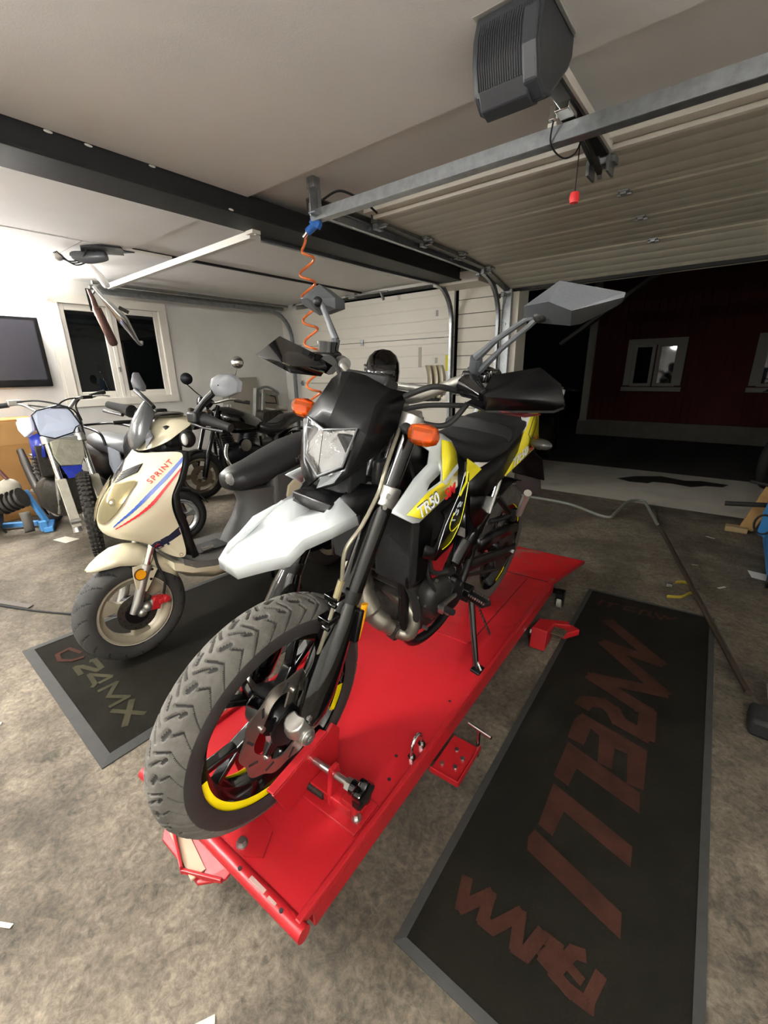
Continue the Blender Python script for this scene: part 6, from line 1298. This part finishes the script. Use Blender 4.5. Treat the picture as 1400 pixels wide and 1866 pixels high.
obj('handlebar', G().tube(spline([(-.58, .36, .97), (-.44, .26, 1.01), (-.34, .12, .98), (-.33, -.12, .98), (-.44, -.26, 1.01), (-.58, -.36, .97)], 5), .013, 10), chrome, cr)
obj('fuel_tank', G().loft([oval(-.36, .03, .90, .78, flat=2), oval(-.42, .11, .93, .70, flat=2.2), oval(-.55, .165, .925, .64, flat=2.2), oval(-.72, .15, .87, .62, flat=2.2), oval(-.88, .09, .79, .62, flat=2.2), oval(-.96, .04, .74, .64, flat=2)]), black_gloss, cr, smooth=60)
obj('tank_cap', G().cyl((-.55, 0, .92), (-.55, 0, .945), .035, n=20), chrome, cr)
sv = mat('cruiser_seat', '1a1a1b', .28, bump=.05, bscale=200)
sto = obj('seat', G().loft([oval(-.84, .05, .73, .66), oval(-.88, .13, .735, .62), oval(-.98, .17, .70, .585), oval(-1.10, .175, .70, .58), oval(-1.20, .16, .745, .60), oval(-1.28, .13, .79, .64), oval(-1.42, .12, .80, .68), oval(-1.58, .09, .79, .72)]), sv, cr, smooth=60)
obj('seat_inset', G().tube(spline([(-.90, .0, .742), (-.96, .10, .715), (-1.08, .125, .708), (-1.18, .10, .745), (-1.24, 0, .775)], 5), .006, 8), sv, sto)
obj('engine', G().loft([oval(-.42, .09, .50, .24, flat=3), oval(-.50, .14, .55, .20, flat=3), oval(-.75, .15, .52, .20, flat=3), oval(-.90, .10, .46, .25, flat=3)]), dark_metal, cr, smooth=40)
for k, (x, rx) in enumerate(((-.50, .35), (-.70, -.35))):
    c2 = obj('cylinder', G().cyl((x, 0, .48), (x+rx*.2, 0, .66), .085, n=20), dark_metal, cr)
    for j in range(6): obj('cooling_fin', G().cyl((x+rx*.02*j+rx*.05, 0, .50+.024*j), (x+rx*.02*j+rx*.05, 0, .508+.024*j), .10, n=20), black_satin, c2)
for s in (1, -1):
    obj('frame_tube', G().tube(spline([(-.35, 0, .88), (-.38, .07*s, .55), (-.44, .11*s, .22), (-.70, .12*s, .17), (-.98, .12*s, .24), (-1.0, .12*s, .55)], 5), .018, 10), black_gloss, cr)
    obj('foot_peg', G().cyl((-.42, .14*s, .28), (-.40, .28*s, .28), .013, n=10), chrome, cr)
    obj('shock', G().cyl((-1.25, .13*s, .58), (-1.38, .13*s, .32), .022, n=12), chrome, cr)
    obj('swingarm', G().tube([(-.98, .11*s, .32), (-1.42, .11*s, .29)], .022, 10), black_gloss, cr)
obj('exhaust', G().tube(spline([(-.42, .10, .55), (-.36, .16, .40), (-.50, .19, .24), (-1.0, .20, .22), (-1.5, .20, .26)], 5), [.02]*10+[.026]*5+[.036]*6, 12), chrome, cr)
obj('air_cleaner', G().cyl((-.60, .13, .52), (-.60, .18, .52), .065, n=24), chrome, cr)
obj('rear_fender', G().grid([[(-1.42+.33*math.cos(a), y, .29+.34*math.sin(a)) for a in (math.radians(20+k*14) for k in range(10))] for y in (-.08, -.05, 0, .05, .08)]), black_gloss, cr, smooth=60, solid=.004)
obj('rear_tyre', moved(tyre(.29, .14, .06, 80, 14), (-1.42, 0, .29)), black_rub, cr, smooth=40)
obj('rear_rim', at(rim_mesh(.21, .10, .18), (-1.42, 0, .29)), tan, cr, smooth=40)
# ================================================================== clutter in the left corner
card = mat('cardboard', '9a713f', .85, var=.12, vscale=4)
cbx = thing('cardboard_box', 'large brown cardboard box against the wall behind the dirt bike', 'box', (-5.20, .55, 0))
obj('carton', G().box((0, 0, .45), (.34, 1.25, .90)), card, cbx, bevel=.006)
obj('fold_flap', G().box((.175, .1, .78), (.006, 1.0, .20), rot=(0, .03, 0)), mat('cardboard_light', 'a87f4c', .85, var=.1, vscale=5), cbx, smooth=0)
obj('tape_band', G().box((.181, .2, .60), (.002, .05, .16)), mat('packing_tape', '8a6a44', .3), cbx, smooth=0)
bs = thing('bike_stand', 'blue steel paddock stand on the floor beside the dirt bike', 'stand')
pb = mat('stand_blue', '4f8fc9', .45, var=.15, vscale=12)
obj('leg', G().bar((-4.60, .86, .34), (-4.50, .93, .06), .045, .03), pb, bs, bevel=.004)
obj('foot', G().bar((-4.58, .98, .03), (-4.36, .90, .025), .07, .045), pb, bs, bevel=.006)
obj('foot_lug', G().box((-4.40, .88, .06), (.06, .05, .08)), pb, bs, bevel=.004)
obj('base_bar', G().bar((-4.62, .90, .035), (-4.92, .50, .035), .045, .04), pb, bs, bevel=.005)
en = thing('engine_block', 'dismantled grey engine with kick lever lying by the cardboard box', 'engine', (-4.70, .55, 0))
obj('crankcase', G().loft([[(x, r*math.cos(a), .17+r*math.sin(a)) for a in (2*PI*k/16 for k in range(16))] for x, r in ((-.16, .06), (-.12, .12), (.0, .15), (.12, .13), (.17, .08))]), mat('dull_engine', '57534d', .5, .5, var=.35, vscale=12, bump=.1), en, smooth=40)
obj('cylinder', G().tube([(.10, .10, .24), (.20, .26, .30)], .065, 14), mat('engine_dark', '3f3c38', .6, .4), en)
for k in range(5): obj('cooling_fin', G().cyl((.13+.02*k, .14+.03*k, .26+.012*k), (.135+.02*k, .147+.03*k, .263+.012*k), .085, n=18), grimy, en)
obj('kick_lever', G().tube([(.16, -.05, .22), (.24, .04, .16), (.22, .10, .05)], .010, 8), grimy, en)
obj('white_cover', G().ball((.10, .22, .38), .08, 14, 10, (.7, 1, 1.0)), worn, en)
obj('mud_flap', G().grid([[(.30+.02*math.sin(k*.5), .20+j*.07, .03+.025*k) for k in range(8)] for j in range(2)]), mat('flap_grey', '5a564f', .7), en, smooth=40, solid=.005)
obj('hose', G().tube(spline([(.12, .22, .46), (.05, .15, .60), (-.02, .02, .72), (-.05, -.15, .76)], 6), .014, 8), mat('maroon_hose', '4a1f1f', .5), en)
tag(obj('leaning_board', G().plate([(-5.40, 3.28, .02), (-5.40, 3.92, .02), (-5.395, 3.88, 1.205), (-5.395, 3.32, 1.20)], (.018, 0, 0)), mat('board_grey', '9d968a', .7, var=.1, vscale=5), smooth=0), 'pale grey board leaning on the white wall right of the window', 'board')
tag(obj('cardboard_sheet', G().plate([(-5.33, 3.95, .01), (-5.30, 4.20, .01), (-5.37, 4.20, 1.0), (-5.38, 3.94, 1.04)], (.010, 0, 0)), mat('sheet_brown', '857b6c', .8), smooth=0), 'greyish cardboard sheet leaning behind the metal frame in the corner', 'sheet')
fr = thing('scrap_chassis', 'bare grey metal frame with bent handle standing in the corner', 'chassis', (-5.0, 3.60, 0))
gpaint = mat('frame_grey', '83847f', .5, .4, var=.2, vscale=15)
obj('upright', G().bar((.02, -.14, .42), (.0, -.02, 1.07), .06, .05), gpaint, fr, bevel=.005)
obj('upright', G().bar((.10, -.08, .42), (.08, .04, 1.05), .03, .05), gpaint, fr, bevel=.005)
obj('handle_loop', G().tube(spline([(.0, .0, 1.06), (.02, .14, 1.08), (.05, .26, 1.02), (.05, .28, .98), (.04, .10, .98), (.03, .02, .99)], 5), .016, 10), gpaint, fr)
obj('handle_loop', G().tube([(.05, .05, .93), (.06, .07, .88), (.07, .24, .86), (.07, .22, .95), (.06, .15, .97)], .008, 8), dark_metal, fr)
obj('side_tube', G().tube([(.05, .05, .80), (.05, .45, .72), (.05, .70, .60)], .022, 10), alu, fr)
obj('side_tube', G().tube([(.06, .20, .78), (.08, .36, .50)], .018, 10), gpaint, fr)
obj('engine_mass', G().ball((.06, .20, .58), .2, 16, 10, (.7, 1.0, 1.0)), mat('greasy', '3a332c', .6, .3, var=.5, vscale=14, bump=.6, bscale=25), fr)
obj('gearbox', G().loft([oval(.05, .11, .80, .62)] + [oval(.20, .10, .78, .60)]), grimy, fr, smooth=40)
obj('canister', G().cyl((.10, .22, .80), (.12, .36, .78), .035, n=14), alu, fr)
obj('base', G().box((.05, .12, .20), (.30, .60, .40)), mat('crate_dark', '3f3c38', .7), fr, bevel=.01)
# helmet on a stand with an old windshield
hs_ = thing('helmet_stand', 'dark pole stand holding the helmet behind the motorcycle mask', 'stand', (-1.755, 2.20, 0))
obj('pole', G().cyl((0, 0, .02), (0, 0, 1.11), .018, n=14), dark_metal, hs_)
obj('head_plate', G().cyl((0, 0, 1.105), (0, 0, 1.125), .06, n=20).tube([(0, 0, 1.09), (.05, .02, 1.105), (.10, .05, 1.09)], .012, 8), chrome, hs_)
obj('base', G().cyl((0, 0, 0), (0, 0, .025), .16, n=28), dark_metal, hs_)
he = thing('helmet', 'glossy black full face helmet', 'helmet', (-1.755, 2.20, 1.127), (0, 0, math.radians(-60)))
rows = []
for t_, rx, ry, zz, ox in ((0, .075, .065, .0, .01), (1, .105, .088, .03, .018), (2, .122, .100, .07, .012), (3, .128, .106, .12, .0), (4, .122, .103, .17, -.008), (5, .098, .085, .215, -.012), (6, .055, .05, .245, -.012), (7, .008, .008, .255, -.012)):
    rows.append([(ox+rx*math.cos(a), ry*math.sin(a), zz) for a in (2*PI*k/28 for k in range(28))])
obj('shell', G().grid(rows, closed_u=True, cap=True), black_gloss, he, smooth=60)
obj('visor', G().grid([[(.004+(.130 if z < .15 else .122)*math.cos(a), .108*math.sin(a), z) for a in (math.radians(-65+13*k) for k in range(11))] for z in (.085, .12, .16)]), mat('visor_smoke', '2a2a2c', .08, coat=1), he, smooth=60, solid=.003)
obj('visor_pivot', G().cyl((.02, -.104, .15), (.02, -.112, .15), .02, n=16), steel, he)
obj('chin_strap', G().tube([(.02, .06, .01), (.05, .0, -.0), (.02, -.06, .01)], .008, 8), black_rub, he)
ws = thing('windshield', 'yellowed clear windshield beside the black helmet', 'windshield', (-1.55, 2.36, 1.19), (0, 0, math.radians(25)))
wm = mat('yellowed_plastic', 'c8bfa4', .25, trans=.35, alpha=1)
for k in range(3):
    obj('pane', G().grid([[(k*.035+.02*math.sin(j*.5)+.05*(1-math.cos(a)), .075*math.sin(a)*(1-(j/7)**3*.6), -.10+j*.032) for a in (-1.3+.26*i for i in range(11))] for j in range(7)]), wm, ws, smooth=60, solid=.003)
obj('foot', G().box((.03, 0, -.11), (.14, .10, .02)).cyl((.03, 0, -.12), (-.12, -.06, -.02), .008, n=8), dark_metal, ws, bevel=.003)
# paper and litter on the floor
def litter(pts, z=.002, col='cfcabb', name='paper_scrap', label='', cat='scrap', th=.0012, group=None):
    o = obj(name, G().plate([(x, y, z) for x, y in pts], (0, 0, th)), mat('paper_'+col, col, .8), smooth=0)
    return tag(o, label, cat, group)
litter([(-4.12, .86), (-3.95, .90), (-3.97, 1.0), (-4.13, .95)], label='small white paper slip on the floor beside the dirt bike wheel')
litter([(.25, 3.40), (.42, 3.38), (.45, 3.26), (.27, 3.29)], col='c6c6c4', label='white printed paper on the floor at the right edge')
litter([(-1.935, .30), (-1.90, .315), (-1.87, .25), (-1.90, .24)], col='d8d3c4', label='little pale chip on the floor left of the front tyre') if 0 else None
litter([(-1.60, -.02), (-1.572, .0), (-1.55, -.08), (-1.575, -.085)], col='d8d3c4', label='little pale chip on bare concrete at lower left')
litter([(-3.30, .30), (-2.96, .45), (-2.94, .42), (-3.28, .275)], col='55504a', label='thin dark wood splinter on the floor before the dirt bike', cat='splinter', name='wood_splinter', th=.006)
tag(obj('floor_cable', G().tube(spline([(-4.3, -.05, .006), (-3.4, .22, .006), (-2.75, .50, .006), (-2.2, .86, .006)], 8), .006, 8), black_rub), 'thin black cable lying on the floor left of the scooter', 'cable')
for k, (x, y, a, s_) in enumerate(((-2.55, .10, .3, .02), (-1.98, .08, 1.2, .03), (-1.15, -.05, .5, .02), (.13, 3.02, .9, .028), (-.02, 3.30, .3, .018), (.03, 3.95, -.5, .030), (.05, 2.45, .9, .02), (-.62, .15, 1.0, .03))):
    q = [(x+s_*math.cos(a)*u-s_*.3*math.sin(a)*v_, y+s_*math.sin(a)*u+s_*.3*math.cos(a)*v_) for u, v_ in ((-1, -1), (1, -.6), (1, 1), (-1, .7))]
    litter(q, col='b9b3a4', name='debris_flake', label=('tiny pale flake on concrete left of the short mat', 'tiny pale flake on concrete before the short mat corner', 'tiny pale flake on bare concrete at the lower left', 'pale flake on concrete right of the yellow strap', 'smallest pale flake on concrete beyond the yellow strap', 'pale flake on concrete near the end of the grey hose', 'tiny pale flake beside the far right mat corner', 'pale flake between the lift front and the long mat')[k], group='pale flakes of debris scattered on the floor', cat='debris')
# ================================================================== right hand side
gh = tag(obj('floor_hose', G().tube(spline([(-1.6, 4.22, .012), (-1.1, 4.20, .012), (-.72, 3.98, .012), (-.66, 4.12, .03), (-.63, 4.45, .05), (-.52, 4.55, .05), (-.42, 4.30, .03), (-.33, 4.02, .015)], 8), .013, 10), mat('hose_grey', '6f7268', .5)), 'grey hose curling across the floor towards the open doorway', 'hose')
jk = thing('floor_jack', 'black and grey floor jack with long handle at the right edge', 'jack', (.30, 1.80, 0))
obj('handle', G().cyl((-.06, .12, .055), (-.57, 2.0, .03), .014, n=12), mat('handle_brown', '453a30', .5, .4), jk)
obj('foot_pad', G().box((.0, .0, .035), (.12, .12, .07)), black_rub, jk, bevel=.015)
obj('head', G().box((.04, .10, .10), (.11, .09, .06), rot=(0, -.25, 0)), mat('jack_grey', '9c9a94', .45, .3), jk, bevel=.01)
obj('arm', G().bar((.05, .0, .06), (.30, -.05, .07), .06, .05), dark_metal, jk, bevel=.006)
sr = thing('yellow_strap', 'yellow ratchet strap end lying beyond the long mat', 'strap')
obj('webbing', G().tube(spline([(-.11, 2.70, .006), (-.05, 2.735, .006), (-.02, 2.79, .012), (.01, 2.87, .012), (-.01, 2.93, .01), (-.05, 2.955, .008), (-.09, 2.92, .012)], 5), .011, 8, flat=.35), mat('strap_yellow', '9b8a2a', .7), sr)
obj('buckle', G().box((-.115, 2.86, .014), (.03, .045, .02)), galv_d, sr, bevel=.004)
wp = thing('wood_plank', 'raw wooden plank leaning at the right side of the doorway', 'plank', (.30, 4.22, 0))
obj('board', G().bar((-.06, .05, .02), (.16, .05, .80), .09, .035, up=(0, 1, 0)), mat('raw_wood', 'a98552', .7, var=.2, vscale=9), wp, bevel=.003)
obj('foot_block', G().box((-.12, .02, .02), (.14, .08, .04)), mat('raw_wood2', '9b8560', .7), wp, bevel=.003)
ec_ = thing('engine_crane', 'blue engine crane with black straps at the right edge', 'engine crane', (.33, 3.40, 0))
hb = mat('crane_blue', '2f74ad', .4, var=.12, vscale=10)
obj('base_leg', G().box((.05, .30, .08), (.10, 1.1, .08)), hb, ec_, bevel=.006)
obj('mast', G().bar((.02, .55, .08), (.10, .62, 1.2), .10, .09), hb, ec_, bevel=.006)
obj('ram', G().bar((-.01, .50, .25), (.06, .45, .62), .05, .06), hb, ec_, bevel=.006)
obj('handle_bar', G().cyl((.04, .62, .30), (-.26, .60, .27), .018, n=12), black_rub, ec_)
obj('handle_bar', G().cyl((.10, .70, .40), (-.14, .78, .42), .012, n=10), black_rub, ec_)
obj('strap_loop', G().tube([(-.03+.05*math.cos(a), .42, .20+.07*math.sin(a)) for a in (2*PI*k/16 for k in range(16))], .007, 8, closed=True), black_rub, ec_)
obj('caster', G().cyl((.0, -.22, .04), (.04, -.22, .04), .04, n=16), dark_metal, ec_)
gl = thing('work_glove', 'pale work glove lying at the right edge of the floor', 'glove', (.40, 2.55, .0))
obj('palm', G().ball((.02, 0, .025), .05, 14, 8, (1.2, .9, .45)), mat('glove_grey', 'a9a69c', .8), gl)
for k in range(4): obj('finger', G().tube([(-.03, -.03+k*.02, .025), (-.075, -.04+k*.026, .018)], [.011, .009], 8), MATS['glove_grey'], gl)
# ================================================================== outside
yard = mat('yard_concrete', 'c2beb2', .85, var=.2, vscale=2.5, bump=.2, bscale=20)
grit = mat('yard_asphalt', '35342f', .9, var=.3, vscale=6, bump=.3, bscale=40)
struct(obj('ground_outside', G().box((-1, 16, -.10), (40, 22.7, .16)), grit, smooth=0))
struct(obj('floor_apron', G().box((-1.0, 5.45, -.055), (7.5, 1.6, .11)), yard, smooth=0))
# red timber house across the yard
hw = struct(obj('wall_house', G().box((3.55, 9.55, 1.9), (12.0, .2, 3.3)), mat('barn_red', '470d0a', .8, var=.15, vscale=3), smooth=0))
for k in range(60):
    obj('plank', G().box((-2.36+k*.12, 9.44, 1.9), (.108, .025, 3.3)), MATS['barn_red'], hw, smooth=0)
struct(obj('wall_foundation', G().box((3.55, 9.52, .10), (12.02, .26, .36)), mat('foundation_grey', '6e6b63', .9, var=.2, vscale=5), smooth=0))
struct(obj('trim_4', G().box((-2.36, 9.40, 1.9), (.13, .06, 3.3)), mat('house_white', '8f8d86', .6), smooth=0))
struct(obj('trim_5', G().bar((-2.9, 9.25, 1.70), (1.2, 9.25, 4.6), .06, .16, up=(0, 1, 0)), MATS['house_white'], smooth=0))
def house_window(n, x0, x1, z0, z1, lamp=False):
    hwm = MATS['house_white']
    f = struct(obj('window_%d' % n, G().box((x0-.05, 9.37, (z0+z1)/2), (.10, .10, z1-z0-.03)).box((x1+.05, 9.37, (z0+z1)/2), (.10, .10, z1-z0-.03)).box(((x0+x1)/2, 9.37, z1+.035), (x1-x0+.2, .10, .10)).box(((x0+x1)/2, 9.36, z0-.05), (x1-x0+.24, .13, .07)), hwm, smooth=0))
    m = (x0+x1)/2
    for a, b in ((x0, m-.015), (m+.015, x1)):
        s_ = obj('window_sash', G().box((a+.025, 9.39, (z0+z1)/2), (.05, .05, z1-z0)).box((b-.025, 9.39, (z0+z1)/2), (.05, .05, z1-z0)).box(((a+b)/2, 9.392, z1-.025), (b-a-.1, .05, .05)).box(((a+b)/2, 9.392, z0+.025), (b-a-.1, .05, .05)), hwm, f, smooth=0)
        obj('pane', G().box(((a+b)/2, 9.40, (z0+z1)/2), (b-a-.09, .008, z1-z0-.09)), mat('house_glass', '0d0d0d', .04, spec=.7), s_, smooth=0)
house_window(2, -1.62, -.92, .92, 1.64)
house_window(3, .20, .90, .92, 1.64)
# motorcycle parked outside behind the rear wheel, dark
def parked(name, label, loc, head, sc_=1.0):
    t_ = vehicle(name, label, 'motorcycle', loc, head)
    dk_ = mat('night_black', '141415', .35)
    for x in (0, -1.28):
        obj('tyre', moved(tyre(.29, .11, .05, 60, 12), (x, 0, .29)), black_rub, t_, smooth=40)
        obj('rim', at(rim_mesh(.21, .08, .18), (x, 0, .29)), dark_metal, t_, smooth=40)
    for s in (1, -1):
        obj('fork_leg', G().tube([(-.30, .09*s, .90), (0, .09*s, .29)], .024, 10), dark_metal, t_)
        obj('grip', G().tube([(-.40, .22*s, 1.0), (-.48, .36*s, .98)], .016, 10), black_rub, t_)
        obj('lever', G().tube([(-.36, .24*s, .99), (-.40, .37*s, .97)], .006, 8), chrome, t_)
    obj('handlebar', G().tube([(-.42, .26, 1.0), (-.34, .1, .97), (-.34, -.1, .97), (-.42, -.26, 1.0)], .012, 10), dark_metal, t_)
    obj('headlight', G().lathe([(0, .05), (.06, .045), (.075, .01), (.06, -.06)], (-.20, 0, .80), (1, 0, 0), 20), dk_, t_)
    obj('tank', G().loft([oval(-.34, .05, .92, .78), oval(-.45, .13, .95, .72), oval(-.62, .13, .90, .70), oval(-.75, .07, .82, .72)]), dk_, t_, smooth=60)
    obj('seat', G().loft([oval(-.72, .07, .82, .74), oval(-.90, .12, .80, .70), oval(-1.2, .12, .85, .76), oval(-1.45, .07, .88, .82)]), dk_, t_, smooth=60)
    obj('engine', G().loft([oval(-.40, .09, .60, .26), oval(-.55, .14, .60, .20), oval(-.80, .13, .52, .22), oval(-.92, .07, .45, .28)]), grimy, t_, smooth=40)
    obj('swingarm', G().tube([(-.85, .1, .34), (-1.28, .1, .29)], .022, 8), dark_metal, t_)
    obj('silencer', G().tube([(-.9, .14, .36), (-1.45, .17, .50)], [.03, .045], 14), chrome, t_)
    obj('tail_lamp', G().ball((-1.47, 0, .86), .035, 10, 8), dk_, t_)
    obj('rear_guard', G().add([(-1.3, .07, .80), (-1.55, .07, .66), (-1.66, .07, .50), (-1.3, -.07, .80), (-1.55, -.07, .66), (-1.66, -.07, .50)], [(0, 1, 4, 3), (1, 2, 5, 4)]), dk_, t_, smooth=30, solid=.006)
    return t_
parked('parked_motorcycle', 'dark motorcycle parked outside behind the lift', (-2.05, 6.55, -.005), 185)
parked('parked_motorcycle', 'dark motorcycle parked outside at the right edge', (.42, 6.0, -.005), -20)
tag(obj('oil_stain', G().plate([(-.95, 5.62, .0005), (-.80, 5.52, .0005), (-.62, 5.55, .0005), (-.58, 5.66, .0005), (-.40, 5.68, .0005), (-.22, 5.62, .0005), (-.10, 5.76, .0005), (.05, 5.80, .0005), (.10, 5.95, .0005), (-.15, 6.0, .0005), (-.3, 5.92, .0005), (-.55, 6.02, .0005), (-.80, 5.85, .0005)], (0, 0, .0008)), mat('stain_dark', '1c1b19', .6), smooth=0), 'dark wet patch on the ground before the red house', 'stain')
